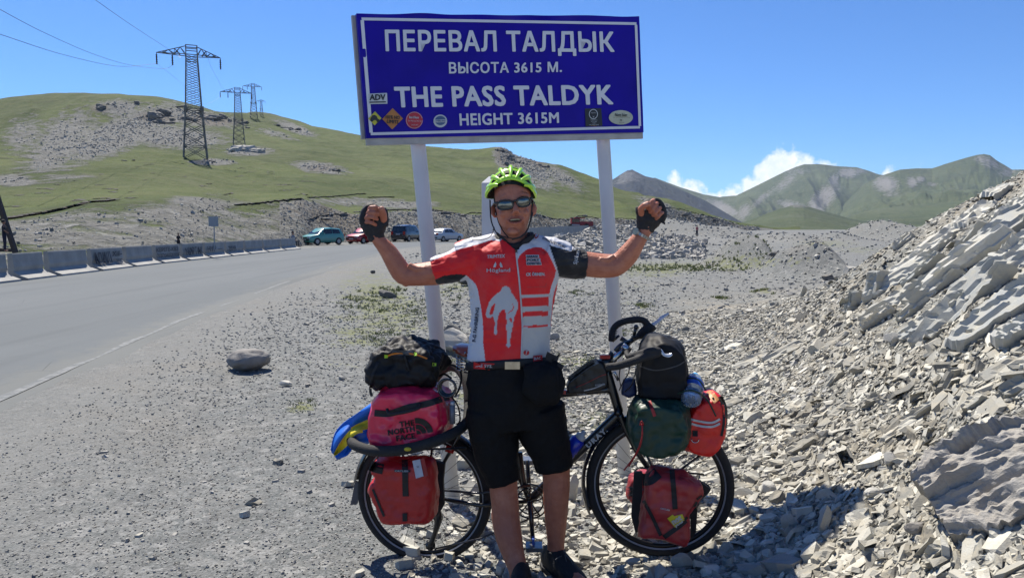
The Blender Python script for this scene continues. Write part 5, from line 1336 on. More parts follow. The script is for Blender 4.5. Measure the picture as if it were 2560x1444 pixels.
pg_ = mat('teal_car_paint', (.10, .36, .29), .3, var=.02, coat=.6); pr_ = mat('red_car_paint', (.55, .015, .025), .3, var=.02, coat=.6); pk_ = mat('dark_blue_car_paint', (.008, .009, .022), .25, var=.02, coat=.8); pw_ = mat('white_car_paint', (.62, .63, .64), .3, var=.02, coat=.6)
HATCH = [(0, .28, .80, None, .90), (.03, .22, .92, None, .96), (.10, .2, .95, 1.42, .99), (.35, .2, .93, 1.5, 1), (.58, .2, .92, 1.46, 1), (.78, .2, .90, None, .99), (.93, .2, .80, None, .95), (1.0, .28, .62, None, .84)]
SEDAN = [(0, .30, .86, None, .90), (.03, .24, .95, None, .96), (.15, .22, .97, None, .98), (.27, .2, .96, 1.40, 1), (.42, .2, .95, 1.45, 1), (.56, .2, .94, 1.42, 1), (.75, .2, .92, None, .99), (.94, .22, .80, None, .95), (1.0, .3, .62, None, .86)]
VAN = [(0, .32, 1.02, None, .94), (.02, .25, 1.06, None, .98), (.05, .25, 1.06, 1.72, 1), (.35, .25, 1.04, 1.82, 1), (.68, .25, 1.02, 1.78, 1), (.84, .25, .98, None, .99), (.95, .28, .88, None, .95), (1.0, .32, .7, None, .88)]
car('parked_car', 'small teal hatchback parked at the road edge facing the camera', 'car', carpos(806, 612, 65), R(-128), 3.8, 1.67, 1.5, HATCH, pg_, 'hatch')
rc = car('parked_car', 'red hatchback with an open door beside the raised left glove', 'car', carpos(912, 608, 70), R(-118), 3.9, 1.65, 1.45, HATCH, pr_, 'hatch')
MB().box((.55, 1.25, .75), (.95, .05, .62), Matrix.Rotation(R(62), 3, 'Z')).build('open_door', pr_, rc, local=True)
MB().box((.55, 1.25, 1.2), (.7, .04, .32), Matrix.Rotation(R(62), 3, 'Z')).build('door_window', M_GLASS, rc, local=True)
car('parked_car', 'dark blue people carrier parked with its rear to the camera', 'van', carpos(1018, 603, 80), R(72), 4.4, 1.85, 1.8, VAN, pk_, 'van')
car('parked_car', 'white saloon car parked with its rear to the camera', 'car', carpos(1113, 603, 79), R(58), 4.7, 1.8, 1.45, SEDAN, pw_, 'sedan')
# red truck behind the distant wall
tk = empty('truck', W(1446, 566, 112), 'small dark red truck behind the distant wall', 'truck')
cx_, cz_ = W(1446, 557, 112).x, wz(1446, 565, 112)
MB().box((cx_ - .5, 112, cz_ + .55), (1.3, 1.8, 1.3)).build('cab', mat('dark_red_paint', (.30, .012, .02), .5), tk)
MB().box((cx_ - .5, 111.05, cz_ + .85), (1.1, .06, .5)).build('windscreen', M_GLASS, tk)
MB().box((cx_ + 1.2, 112, cz_ + .35), (2.0, 1.8, .7)).build('cargo_bed', MATS['dark_red_paint'], tk)
MB().box((cx_ + .2, 112.2, cz_ + 1.25), (1.6, 1.4, .18)).build('roof_rack', MATS['dark_red_paint'], tk)
for s in (-1, 1): MB().tube([(cx_ + s * 1.2, 111, cz_ - .05), (cx_ + s * 1.2, 111.3, cz_ - .05)], .42, 14).build('wheel', M_TYRE, tk)
MB().box((cx_ - .5, 111.0, cz_ + .2), (1.2, .05, .14)).build('bumper', M_PLATE, tk)

# ------------------------------------------------------------------ far people
M_SKIN2 = mat('far_skin', (.30, .15, .10), .6)
def figure(px, py, Y, hgt, label, top_c, leg_c, hair_c=(.02, .017, .015), pose='stand', yaw=0.0, sit=0.0, z=None):
    p = W(px, py, Y); 
    if z is None: p.z = wz(px, py, Y)
    r = empty('person', p, label, 'person'); r.rotation_euler.z = yaw; k = hgt / 1.75; r.scale = (k, k, k)
    tc_ = mat('cloth_%d_%d_%d' % tuple(int(c * 200) for c in top_c), top_c, .85); lc = mat('cloth_%d_%d_%d' % tuple(int(c * 200) for c in leg_c), leg_c, .85)
    hip = .93 if pose == 'stand' else .42
    body = MB()
    body.tube([(0, 0, hip - .05), (0, 0, hip + .2), (0, -.01, hip + .42), (0, 0, hip + .54), (0, 0, hip + .6)], [.13, .14, .17, .12, .05], 12, squash=.62, up=(0, 1, 0))
    body.ball((0, -.01, hip + .73), (.085, .10, .125)); body.tube([(0, 0, hip + .55), (0, 0, hip + .68)], .05, 8)
    if pose == 'stand':
        for s in (-1, 1): body.tube([(s * .09, 0, hip), (s * .10, -.01, .5), (s * .11, .01, .08)], [.09, .065, .045], 10); body.tube([(s * .11, .03, .04), (s * .12, -.14, .03)], [.045, .035], 8)
    else:
        for s in (-1, 1): body.tube([(s * .09, 0, hip), (s * .12, -.4, hip + .06), (s * .12, -.45, .05)], [.09, .065, .045], 10)
    for s in (-1, 1):
        body.tube([(s * .17, 0, hip + .5), (s * .22, -.02, hip + .25), (s * .17 * (1 if pose != 'hold' else .5), -.16, hip + .12)], [.05, .042, .03], 8); body.ball((s * .16, -.18, hip + .1), .04, 8, 6)
    me = remesh(body, .022, 2, .5, 'body'); link('body', me, M_SKIN2, r, True, local=True)
    sh = MB(); sh.tube([(0, 0, hip - .02), (0, 0, hip + .2), (0, -.01, hip + .42), (0, 0, hip + .53)], [.15, .155, .185, .12], 12, squash=.66, up=(0, 1, 0))
    for s in (-1, 1): sh.tube([(s * .15, 0, hip + .5), (s * .215, -.02, hip + .27)], [.062, .055], 8)
    link('shirt', remesh(sh, .022, 2, .5, 'shirt'), tc_, r, True, local=True)
    tr = MB()
    if pose == 'stand':
        for s in (-1, 1): tr.tube([(s * .08, 0, hip + .04), (s * .10, -.01, .5), (s * .11, .01, .1)], [.115, .082, .062], 10)
    else:
        for s in (-1, 1): tr.tube([(s * .08, 0, hip + .02), (s * .12, -.4, hip + .07), (s * .12, -.44, .1)], [.115, .08, .06], 10)
    link('trousers', remesh(tr, .022, 2, .5, 'trousers'), lc, r, True, local=True)
    hb = MB(); hb.ball((0, .012, hip + .765), (.093, .108, .105)); hb.build('hair', mat('hair_%d' % int(hair_c[0] * 200), hair_c, .8), r, True, local=True)
    return r
figure(1742, 591, 96, 1.5, 'person in a pink top and dark trousers walking on the far gravel', (.45, .12, .14), (.02, .025, .05), yaw=.4)
figure(13, 628, 24.5, 1.05, 'person in dark clothes standing by the steel leg at the left edge', (.012, .012, .02), (.01, .012, .035), yaw=2.2)
figure(447, 622, 37.5, .82, 'dark haired person mostly hidden behind the barrier', (.015, .015, .02), (.015, .015, .02), yaw=1.)
figure(733, 618, 57, 1.75, 'person in a grey and white shirt sitting at the far end of the left barrier', (.30, .31, .34), (.08, .08, .085), pose='sit', yaw=1.2)
figure(892, 608, 72.5, 1.65, 'person in dark clothes behind the open door of the red car', (.02, .02, .025), (.02, .02, .025), (.3, .3, .28), yaw=2.5)

# ------------------------------------------------------------------ the cyclist
YM = 3.15
def Q(px, py, dy=0.0): return W(px, py, YM + dy)
K = .00178                     # metres per photo pixel at the cyclist
def ray_on(bvh, px, py, off=.002):
    o = Vector((0, 0, H)); d = (W(px, py, 3) - o).normalized(); h = bvh.ray_cast(o, d)
    if h[0] is None: return W(px, py, YM - .1)
    return h[0] - d * off
M_SKIN = None
def make_skin():
    t = NT('skin'); n = t.noise(26, 5, .6); n2 = t.noise(140, 3, .6); n3 = t.noise(7, 3, .5)
    c = t.mix(t.rng(n, .35, .7), (.50, .165, .092), (.64, .25, .15))
    c = t.mix(t.math('MULTIPLY', t.rng(n3, .45, .65), .5), c, (.43, .15, .10))
    c = t.mix(t.math('MULTIPLY', t.rng(n2, .6, .75), .25), c, (.28, .10, .06))
    nb = t.noise(11, 5, .7, vec=t.mapv((1.0, 1.0, 1.6))); t.bump(t.math('ADD', t.math('MULTIPLY', n2, .25), nb), .5, .012)
    t.b.inputs['Subsurface Weight'].default_value = .0
    return t.done(c, .5, .4)
M_SKIN = make_skin()
man = empty('person', Q(1290, 1440), 'cyclist with raised fists in a red and white jersey, lime helmet and black shorts', 'person')

body = MB()
# torso core (under the jersey), neck, head
body.tube([Q(1275, 985), Q(1278, 850), Q(1281, 760), Q(1282, 690), Q(1283, 640), Q(1284, 612)], [88 * K, 86 * K, 94 * K, 104 * K, 96 * K, 50 * K], 24, squash=[.60, .60, .60, .60, .58, .7], up=(0, 1, 0))
body.tube([Q(1285, 632, .01), Q(1285, 600, .005), Q(1285, 560, .0), Q(1284, 520, .01)], [42 * K, 33 * K, 33 * K, 32 * K], 18, squash=[1, 1.05, 1.1, 1.2], up=(0, 1, 0))
hd = [(449, 1278, 14, 18, .02), (454, 1278, 32, 42, .02), (465, 1279, 42, 56, .012), (485, 1281, 44, 60, .005), (505, 1283, 43.5, 60, .0), (525, 1284, 42, 57, -.004), (543, 1284, 39.5, 53, -.010), (558, 1284, 35.5, 48, -.017), (571, 1283.5, 29.5, 40, -.027), (581, 1283, 22, 30, -.038), (588, 1283, 14, 20, -.047), (591, 1283, 6, 10, -.05)]
body.tube([Q(cx, cy, dy) for cy, cx, hw, hd_, dy in hd], [hw * K for _, _, hw, _, _ in hd], 28, squash=[hd_ / hw for _, _, hw, hd_, _ in hd], up=(0, 1, 0))
FY = -.098
body.tube([Q(1287, 497, FY + .012), Q(1288, 510, FY - .004), Q(1289, 522, FY - .016), Q(1290, 531, FY - .022)], [4.5 * K, 5.5 * K, 7 * K, 7.5 * K], 10)
for s in (-1, 1): body.ball(Q(1290 + s * 7.5, 533 - s * .8, FY - .008), (5.2 * K, 6 * K, 4.4 * K))
body.ball(Q(1283, 579, FY + .028), (15 * K, 12 * K, 10 * K))                      # chin
for s in (-1, 1):
    body.ball(Q(1285 + s * 25, 533 - s * 2, FY + .032), (13 * K, 13 * K, 11 * K))         # cheek bones
    body.tube([Q(1285 + s * 34, 492 - s * 3, FY + .034), Q(1285 + s * 20, 488 - s * 2, FY + .010), Q(1286 + s * 5, 490, FY + .008)], [6 * K, 7 * K, 6 * K], 8)   # brow
    ex = 1237 if s < 0 else 1331; ey = 529 if s < 0 else 524
    body.tube([Q(ex + s * 3, ey - 15, .03), Q(ex + s * 5, ey - 6, .022), Q(ex + s * 4, ey + 6, .012), Q(ex - s * 2, ey + 15, .006)], [5.5 * K, 8.5 * K, 7.5 * K, 4.5 * K], 10, squash=.6)
    body.tube([Q(1287 + s * 13, 537, FY + .014), Q(1287 + s * 20, 548, FY + .018), Q(1287 + s * 21, 560, FY + .03)], [4 * K, 4.6 * K, 3 * K], 8)    # cheek fold
# lips round the open mouth
body.tube([Q(1270, 552, FY + .012), Q(1278, 546, FY - .001), Q(1288, 544, FY - .005), Q(1298, 544.5, FY - .001), Q(1306, 549, FY + .010)], [2.2 * K, 3.2 * K, 3.6 * K, 3.2 * K, 2.2 * K], 8)
body.tube([Q(1270, 552, FY + .012), Q(1279, 557, FY + .002), Q(1288, 559, FY - .001), Q(1298, 556.5, FY + .001), Q(1306, 550, FY + .010)], [2.2 * K, 3.6 * K, 4.2 * K, 3.6 * K, 2.2 * K], 8)
# arms
armL = [(1185, 655, 40, .01), (1140, 668, 36, .01), (1100, 680, 31, .01), (1070, 684, 29.5, .01), (1035, 687, 27.5, .005), (1009, 685, 26.5, .0), (991, 661, 24.5, -.012), (972, 630, 21.5, -.022), (955, 610, 17.5, -.03), (944, 597, 15.5, -.034), (938, 582, 16, -.036)]
armR = [(1385, 655, 42, .01), (1425, 657, 37, .01), (1465, 660, 31, .01), (1500, 664, 30.5, .01), (1532, 664, 29, .004), (1552, 655, 26.5, .0), (1572, 634, 25.5, -.012), (1591, 607, 20.5, -.022), (1603, 590, 17.5, -.028), (1611, 577, 17, -.032), (1618, 562, 18, -.034)]
for arm in (armL, armR):
    body.tube(spline([Q(x, y, d) for x, y, r, d in arm], 3), list(np.interp(np.linspace(0, len(arm) - 1, (len(arm) - 1) * 3 + 1), range(len(arm)), [a[2] * K for a in arm])), 16)
body.tube([Q(1022, 662, -.03), Q(1040, 672, -.034), Q(1062, 672, -.03)], [7 * K, 8 * K, 6 * K], 8)            # biceps edge at the elbow crease
body.tube([Q(1536, 640, -.03), Q(1520, 650, -.034), Q(1500, 648, -.03)], [7 * K, 8 * K, 6 * K], 8)
body.tube([Q(950, 606, -.052), Q(968, 625, -.052), Q(985, 645, -.05)], [4 * K, 5 * K, 4 * K], 8)             # tendon
body.tube([Q(1601, 600, -.052), Q(1590, 616, -.054), Q(1578, 632, -.05)], [4 * K, 5 * K, 4 * K], 8)
body.ball(Q(1015, 704, .01), 12.5 * K, 10, 8); body.ball(Q(1541, 679, .01), 12.5 * K, 10, 8)
# legs
legL = [(1236, 1040, 46, 0), (1245, 1110, 42, 0), (1256, 1180, 36, -.01), (1259, 1225, 34, -.02), (1263, 1262, 33.5, -.03), (1264, 1292, 34.5, -.035), (1272, 1340, 32.5, -.06), (1284, 1385, 26.5, -.09), (1294, 1418, 23, -.12), (1299, 1445, 22.5, -.14), (1303, 1475, 23, -.15)]
legR = [(1350, 1040, 46, 0), (1366, 1095, 42, 0), (1385, 1150, 38, -.01), (1390, 1180, 34, -.01), (1391, 1215, 32.5, -.01), (1390, 1245, 31.5, .0), (1390, 1280, 29, .015), (1390, 1320, 25, .02), (1390, 1352, 21.5, .02), (1389, 1385, 21, .02), (1391, 1412, 22, .01)]
for leg in (legL, legR):
    body.tube(spline([Q(x, y, d) for x, y, r, d in leg], 3), list(np.interp(np.linspace(0, len(leg) - 1, (len(leg) - 1) * 3 + 1), range(len(leg)), [a[2] * K for a in leg])), 16, squash=1.08)
fl = Q(1303, 1468, -.15)
gl = gz(fl.x, fl.y)
body.tube([Vector((fl.x, fl.y + .05, gl + .06)), Vector((fl.x - .01, fl.y - .05, gl + .06)), Vector((fl.x - .03, fl.y - .14, gl + .035))], [.038, .042, .035], 12)
fr = Q(1390, 1405, .015); gr_ = gz(fr.x, fr.y)
body.tube([Vector((fr.x, fr.y + .03, gr_ + .07)), Vector((fr.x + .05, fr.y - .08, gr_ + .05)), Vector((fr.x + .10, fr.y - .17, gr_ + .035))], [.038, .04, .035], 12)
# fists: palm block, four curled fingers and the thumb
def fist(palm, fingers, thumb):
    body.tube([Q(x, y, d) for x, y, rx, d in palm], [rx * K for _, _, rx, _ in palm], 14, squash=[.62] * len(palm), up=(0, 1, 0))
    for f in fingers:
        body.tube([Q(x, y, d) for x, y, d in f[:-1]], [f[-1] * K * k for k in ([.68, .80, .78, .66] + [.7] * 3)[:len(f) - 1]], 10)
        e = f[-2]; body.ball(Q(e[0], e[1], e[2]), f[-1] * K * .66, 8, 6); e = f[0]; body.ball(Q(e[0], e[1], e[2]), f[-1] * K * .68, 8, 6); e = f[1]; body.ball(Q(e[0], e[1], e[2]), f[-1] * K * .80, 8, 6)
    body.tube([Q(x, y, d) for x, y, d in thumb[:-1]], [thumb[-1] * K * k for k in (1.1, 1.05, .95, .9)[:len(thumb) - 1]], 10)
    e = thumb[-2]; body.ball(Q(*e), thumb[-1] * K * .96, 8, 6)
D0 = -.036
fist([(941, 592, 16, D0), (938, 578, 24, D0), (934, 560, 28, D0), (932, 540, 28, D0), (933, 524, 24, D0)],
     [[(922, 524, -.060), (927, 519, -.088), (938, 518, -.098), (948, 524, -.080), 7.2], [(918, 534, -.060), (923, 530, -.092), (936, 531, -.100), (947, 536, -.080), 7.2],
      [(914, 545, -.060), (920, 541, -.090), (932, 543, -.098), (943, 548, -.078), 7.0], [(914, 556, -.058), (921, 554, -.084), (931, 557, -.090), (939, 562, -.072), 6.6]],
     [(960, 552, -.050), (958, 534, -.082), (954, 523, -.098), 8.2])
fist([(1613, 574, 18, D0), (1618, 560, 26, D0), (1624, 543, 29, D0), (1629, 528, 29, D0), (1632, 514, 24, D0)],
     [[(1634, 500, -.062), (1630, 504, -.092), (1624, 513, -.098), (1619, 520, -.078), 7.2], [(1643, 508, -.062), (1638, 512, -.094), (1631, 522, -.100), (1625, 530, -.078), 7.2],
      [(1651, 519, -.060), (1646, 522, -.092), (1639, 531, -.098), (1633, 538, -.076), 7.0], [(1657, 531, -.058), (1652, 533, -.086), (1646, 541, -.090), (1640, 547, -.070), 6.6]],
     [(1604, 540, -.050), (1602, 522, -.080), (1612, 513, -.112), (1620, 510, -.116), 7.4])
me = remesh(body, .0034, 2, .45, 'body')
V = coords(me)
BODY = link('body', me, M_SKIN, man, True)
BODY_BVH = BVHTree.FromPolygons([tuple(v) for v in V], [tuple(p.vertices) for p in me.polygons])
# mouth, teeth, thumb nail
M_DK = mat('mouth_inside', (.03, .006, .006), .6); M_TEETH = mat('teeth', (.62, .58, .48), .35)
def patch(name, pts, m, parent, bvh=None, off=.0015, th=.0):
    bvh = bvh or BODY_BVH; P = [ray_on(bvh, x, y, off) for x, y in pts]; c = sum(P, Vector()) / len(P); c2 = ray_on(bvh, sum(p[0] for p in pts) / len(pts), sum(p[1] for p in pts) / len(pts), off)
    V = P + [c2]; n = len(P); return MB().add(V, [(i, (i + 1) % n, n) for i in range(n)]).build(name, m, parent, fix=False)
patch('mouth', [(1272, 551), (1278, 548.5), (1288, 547.5), (1298, 547.5), (1304, 549), (1298, 552.5), (1289, 554), (1279, 553.5)], M_DK, BODY, off=.004)
patch('teeth', [(1274, 551), (1279, 547.8), (1288, 546.6), (1297, 546.8), (1302, 549), (1296, 549.8), (1288, 550.2), (1280, 551.4)], M_TEETH, BODY, off=.0065)
M_LIP = mat('lip', (.33, .085, .07), .45)
MB().tube([ray_on(BODY_BVH, x, y, .0005) for x, y in [(1270, 551), (1278, 546.5), (1288, 545), (1298, 545.3), (1306, 549)]], 1.1 * K, 6).build('lip', M_LIP, BODY)
MB().tube([ray_on(BODY_BVH, x, y, .0005) for x, y in [(1272, 553), (1280, 556.5), (1289, 557.5), (1298, 555.6), (1304, 551)]], 1.9 * K, 6).build('lip', M_LIP, BODY)
patch('thumb_nail', [(1612, 505), (1618, 503), (1622, 507), (1619, 511), (1613, 511)], mat('nail', (.55, .33, .27), .3), BODY)
# short grey hair under the helmet
M_HAIR = mat('hair', (.05, .045, .04), .9, var=.4, scale=200)
hb = MB()
for s in (-1, 1): hb.tube([Q(1282 + s * 40, 470, .0), Q(1283 + s * 44, 495 - s * 3, .01), Q(1283 + s * 44, 515 - s * 4, .02)], [7 * K, 6 * K, 4 * K], 8)
hb.ball(Q(1280, 484, .045), (44 * K, 44 * K, 30 * K), 16, 10)
link('hair', remesh(hb, .007, 2, .5, 'hair'), M_HAIR, man, True)

# ---- jersey: one cloth skin, panels coloured per point
J = MB()
jr = [(897, 1272, 102, 68), (885, 1272, 101, 68), (850, 1275, 98, 66), (800, 1279, 98, 65), (745, 1281, 103, 68), (690, 1281, 115, 70), (655, 1282, 118, 66), (632, 1283, 106, 60), (616, 1284, 78, 52), (606, 1285, 54, 47), (597, 1285, 46, 45)]
J.tube([Q(cx, cy, .004) for cy, cx, a, b_ in jr], [a * K for _, _, a, _ in jr], 32, squash=[b_ / a for _, _, a, b_ in jr], up=(0, 1, 0))
sl = [(1210, 640, 46, .008), (1175, 652, 46, .008), (1140, 663, 40, .008), (1110, 672, 35, .008), (1086, 679, 33, .008)]
sr = [(1360, 640, 46, .008), (1390, 650, 46, .008), (1420, 656, 40, .008), (1445, 659, 35, .008), (1464, 661, 33, .008)]
for q in (sl, sr): J.tube([Q(x, y, d) for x, y, r, d in q], [r * K for _, _, r, _ in q], 20)
for s, x0_, x1_ in ((-1, 1245, 1150), (1, 1322, 1415)): J.tube([Q(x0_, 612, .01), Q((x0_ + x1_) / 2, 628, .01), Q(x1_, 645, .01)], [30 * K, 36 * K, 38 * K], 14)
me = remesh(J, .0042, 3, .5, 'jersey')
V = coords(me); N = normals(me)
# folds: pull lines from the armpits and across the belly
px_, py_ = PROJ(V[:, 0], V[:, 1], V[:, 2])
f = fbm(px_ * .020 + py_ * .012, py_ * .022 - px_ * .018, V[:, 1] * 6, 4, True) * .0042 + fbm(px_ * .012, py_ * .05, V[:, 1] * 5, 3) * .0035 * (py_ > 780) + fbm(px_ * .05 - py_ * .02, py_ * .04 + px_ * .02, V[:, 1] * 8, 3) * .0018
arm_d = np.abs(px_ - 1283) > 100
f = f + arm_d * fbm(px_ * .02, py_ * .07 + px_ * .01, V[:, 1] * 6, 3, True) * .005
set_coords(me, V + N * f[:, None]); V = coords(me)
# cut the openings: collar, hem and cuffs stay closed under other things
def inpoly(px, py, poly):
    ins = np.zeros(len(px), bool); n = len(poly)
    for i in range(n):
        x1, y1 = poly[i]; x2, y2 = poly[(i + 1) % n]
        if y1 == y2: continue
        c = ((y1 > py) != (y2 > py)) & (px < (x2 - x1) * (py - y1) / (y2 - y1) + x1); ins ^= c
    return ins
px_, py_ = PROJ(V[:, 0], V[:, 1], V[:, 2])
RED = np.array((.95, .010, .014)); WHT = np.array((.74, .75, .80)); BLKc = np.array((.010, .010, .013)); GRYW = np.array((.62, .62, .60))
col = np.tile(RED, (len(V), 1))
zipx = np.interp(py_, [590, 640, 700, 760, 820, 900], [1290, 1291, 1298, 1303, 1306, 1303])
right = px_ > zipx
front = N[:, 1] < .35
col[right & inpoly(px_, py_, [(1280, 570), (1345, 570), (1420, 600), (1500, 620), (1500, 720), (1395, 705), (1388, 720), (1382, 745), (1376, 820), (1378, 910), (1290, 910)])] = WHT
col[right & inpoly(px_, py_, [(1293, 650), (1300, 637), (1316, 624), (1335, 618), (1352, 618), (1364, 625), (1373, 637), (1381, 655), (1390, 675), (1386, 695), (1378, 715), (1372, 740), (1370, 818), (1285, 818)])] = RED
for y0, y1 in ((736, 743.5), (765, 778), (790, 812)):
    a = right & (py_ > y0 - (px_ - 1300) * .045 + 2) & (py_ < y1 - (px_ - 1300) * .045 + 2) & (px_ < 1377) & (px_ > 1290); col[a] = GRYW
lo_ = right & (py_ > 818 - (px_ - 1300) * .06 + 2); col[lo_] = GRYW
col[right & inpoly(px_, py_, [(1373, 612), (1384, 616), (1427, 628), (1435, 618), (1500, 630), (1500, 720), (1456, 700), (1398, 692), (1392, 668)])] = BLKc
col[(~right) & inpoly(px_, py_, [(1300, 560), (1240, 565), (1180, 590), (1120, 618), (1060, 645), (1060, 656), (1078, 652), (1110, 640), (1150, 622), (1195, 611), (1228, 600), (1248, 604), (1258, 596), (1262, 580)])] = WHT
col[inpoly(px_, py_, [(1085, 700), (1110, 689), (1140, 685), (1166, 687), (1172, 700), (1166, 716), (1080, 730)])] = BLKc
col[inpoly(px_, py_, [(1150, 700), (1166, 688), (1180, 700), (1190, 712), (1196, 730), (1202, 765), (1207, 800), (1208, 860), (1212, 890), (1214, 915), (1140, 915)])] = WHT
# rider silhouette printed on the belly
s8 = lambda pts: [(1140 + x / 4.814, 620 + y / 4.814) for x, y in pts]
sil = s8([(545, 500), (560, 470), (595, 457), (630, 465), (655, 495), (658, 525), (700, 575), (740, 650), (747, 720), (720, 790), (700, 830), (690, 900), (668, 1010), (650, 1120), (657, 1180), (630, 1195), (606, 1170), (620, 1060), (602, 950), (612, 890), (600, 800), (592, 745), (560, 742), (522, 780), (500, 850), (490, 950), (496, 1025), (475, 1045), (453, 1022), (470, 900), (445, 815), (405, 845), (375, 838), (357, 800), (368, 740), (400, 645), (460, 572), (530, 522)])
gap1 = s8([(400, 795), (425, 705), (474, 656), (462, 720), (444, 792), (418, 800)]); gap2 = s8([(668, 640), (696, 700), (688, 745), (662, 762), (625, 790), (628, 778), (678, 740), (684, 700)]); gap3 = s8([(640, 850), (660, 832), (672, 860), (668, 895), (648, 880)])
a = inpoly(px_, py_, sil) & ~inpoly(px_, py_, gap1) & ~inpoly(px_, py_, gap2) & ~inpoly(px_, py_, gap3) & (N[:, 1] < 0); col[a] = (.60, .61, .63)
back = N[:, 1] > .45; col[back & (px_ > 1120) & (px_ < 1440)] = RED * .9
# no cloth above the collar
setattr_c(me, 'panel', col)
t = NT('jersey_cloth'); at = t.N.new('ShaderNodeAttribute'); at.attribute_name = 'panel'; n = t.noise(420, 2, .5); n2 = t.noise(12, 4, .6)
cc = t.mix(t.math('MULTIPLY', t.rng(n2, .45, .7), .12), at.outputs['Color'], (.30, .27, .24)); t.bump(n, .12, .002); t.done(cc, .62, .35); t.b.inputs['Sheen Weight'].default_value = .15
bm = bmesh.new(); bm.from_mesh(me); bm.verts.ensure_lookup_table()
cut_ = inpoly(px_, py_, [(1252, 560), (1318, 560), (1312, 600), (1304, 612), (1291, 626), (1276, 612), (1260, 600)]) & (V[:, 1] < YM + .02)
bmesh.ops.delete(bm, geom=[bm.verts[i] for i in np.nonzero(cut_)[0]], context='VERTS'); bm.to_mesh(me); bm.free(); V = coords(me)
JER = link('jersey', me, MATS['jersey_cloth'], man, True)
J_BVH = BVHTree.FromPolygons([tuple(v) for v in V], [tuple(p.vertices) for p in me.polygons])
M_PW = mat('print_white', (.60, .61, .62), .6); M_PD = mat('print_dark_blue', (.012, .014, .05), .6); M_PR = mat('print_red', (.60, .012, .015), .6); M_PF = mat('print_faded', (.40, .11, .10), .6)
def jtext(txt, x, y, w, h, m, rot=0.0, bold=.0, bvh=None, parent=None, off=.0035, name='lettering', sh=0.0, sp=1.0):
    c, s = math.cos(R(rot)), math.sin(R(rot))
    def fn(u, v):
        dx, dy = (u - .5) * w, (.5 - v) * h
        return ray_on(bvh or J_BVH, x + dx * c - dy * s, y + dx * s + dy * c, off)
    return text_on(txt, fn, name, m, parent or JER, bold, sh, sp, res=2)
def jpoly(name, pts, m, off=.003, bvh=None, parent=None, sub=3):
    out = []
    for i in range(len(pts)):
        a, b_ = pts[i], pts[(i + 1) % len(pts)]
        out += [(a[0] + (b_[0] - a[0]) * k / sub, a[1] + (b_[1] - a[1]) * k / sub) for k in range(sub)]
    return patch(name, out, m, parent or JER, bvh or J_BVH, off)
jtext('TRIMTEX', 1240.5, 640.5, 45, 8.5, M_PW, -3, .035, sh=.2, sp=1.05)
jtext('Högland', 1246, 676.5, 59, 12.5, M_PW, -1, .012)
for k, x in enumerate((1239, 1251)):
    jpoly('emblem', [(x, 654), (x + (4 if k else 2), 661), (x + (6 if k else 0), 668), (x - (0 if k else 6), 668), (x - (2 if k else 4), 661)], M_PW)
jtext('BYGG & MASKIN', 1246, 686, 40, 3, M_PF)
for k, (tx, xx, ww) in enumerate((('GARAGE', 1331, 31), ('PORT', 1333, 34), ('EXPERTEN', 1334.5, 36))):
    yy = 641 + k * 8.9; jpoly('badge', [(xx - ww / 2 - 1.5, yy - 4), (xx + ww / 2 + .5, yy - 4.4), (xx + ww / 2 + 1.5, yy + 3.6), (xx - ww / 2, yy + 4)], M_PW if k != 1 else M_PW)
    jtext(tx, xx, yy, ww - 2, 5.6, M_PD, -1, .04, off=.0055)
jtext('CK ÖRNEN.', 1339, 684.5, 48, 10, M_PW, -1, .045)
jtext('CYKELKLUBBEN ÖREBRO', 1341, 694, 44, 2.6, M_PF, -1)
jtext('Örebro Cykel & Fitness', 1341, 717, 45, 4.0, M_PF, -2); jtext('/', 1365, 712, 3, 8, M_PF)
jtext('P-G FAHRBRING', 1189, 811, 86, 9, M_PD, -84, .03)
jtext('Sjölund', 1443, 640, 42, 13, M_PW, -79, .025)
jtext('w', 1437, 623, 8, 7, M_PW, -75, .03)
jpoly('emblem', [(x, y) for x, y in ell(1316, 881, 7.5, 6.5, 18)], M_PR); jtext('T', 1316, 881, 5, 10, M_PW, 12, .05, off=.0055)
jtext('C', 1341, 590, 12, 10, M_PR, -70, .02); jtext('CYKELHUSET SPORT', 1385, 606, 62, 6, M_PD, 22, .02)
# zip, collar, cuffs
MB().tube([ray_on(J_BVH, x, y, .0015) for x, y in zip(np.interp(np.linspace(628, 893, 40), [590, 640, 700, 760, 820, 900], [1290, 1291, 1298, 1303, 1306, 1303]), np.linspace(628, 893, 40))], 2.0 * K, 6).build('zip', M_PW, man)
MB().box(ray_on(J_BVH, 1291, 628, .004), (.008, .006, .018)).build('zip_pull', M_BLK, man)
cl = MB()
ring = [Q(1285 + 46 * math.cos(a), 592 - 3 * math.cos(a) + 26 * max(0, -math.sin(a)) ** 2, .006 + .080 * math.sin(a)) for a in np.linspace(0, 2 * math.pi, 28, endpoint=False)]
cl.tube(ring, .0085, 8, closed=True, squash=2.0, up=(0, 0, 1))
link('collar', cl.mesh('collar'), mat('black_cloth', (.012, .012, .015), .8, var=.2, bump=.2, bscale=400), man, True)
M_BC = MATS['black_cloth']
for fl_ in ([(1272, 606), (1258, 600), (1244, 590), (1238, 578), (1246, 582), (1262, 596)], [(1300, 612), (1322, 607), (1334, 596), (1338, 584), (1328, 588), (1308, 600)]):
    MB().prism([Q(x, y, -.075) for x, y in fl_], (0, -1, 0), .006).build('collar_flap', M_BC, man)

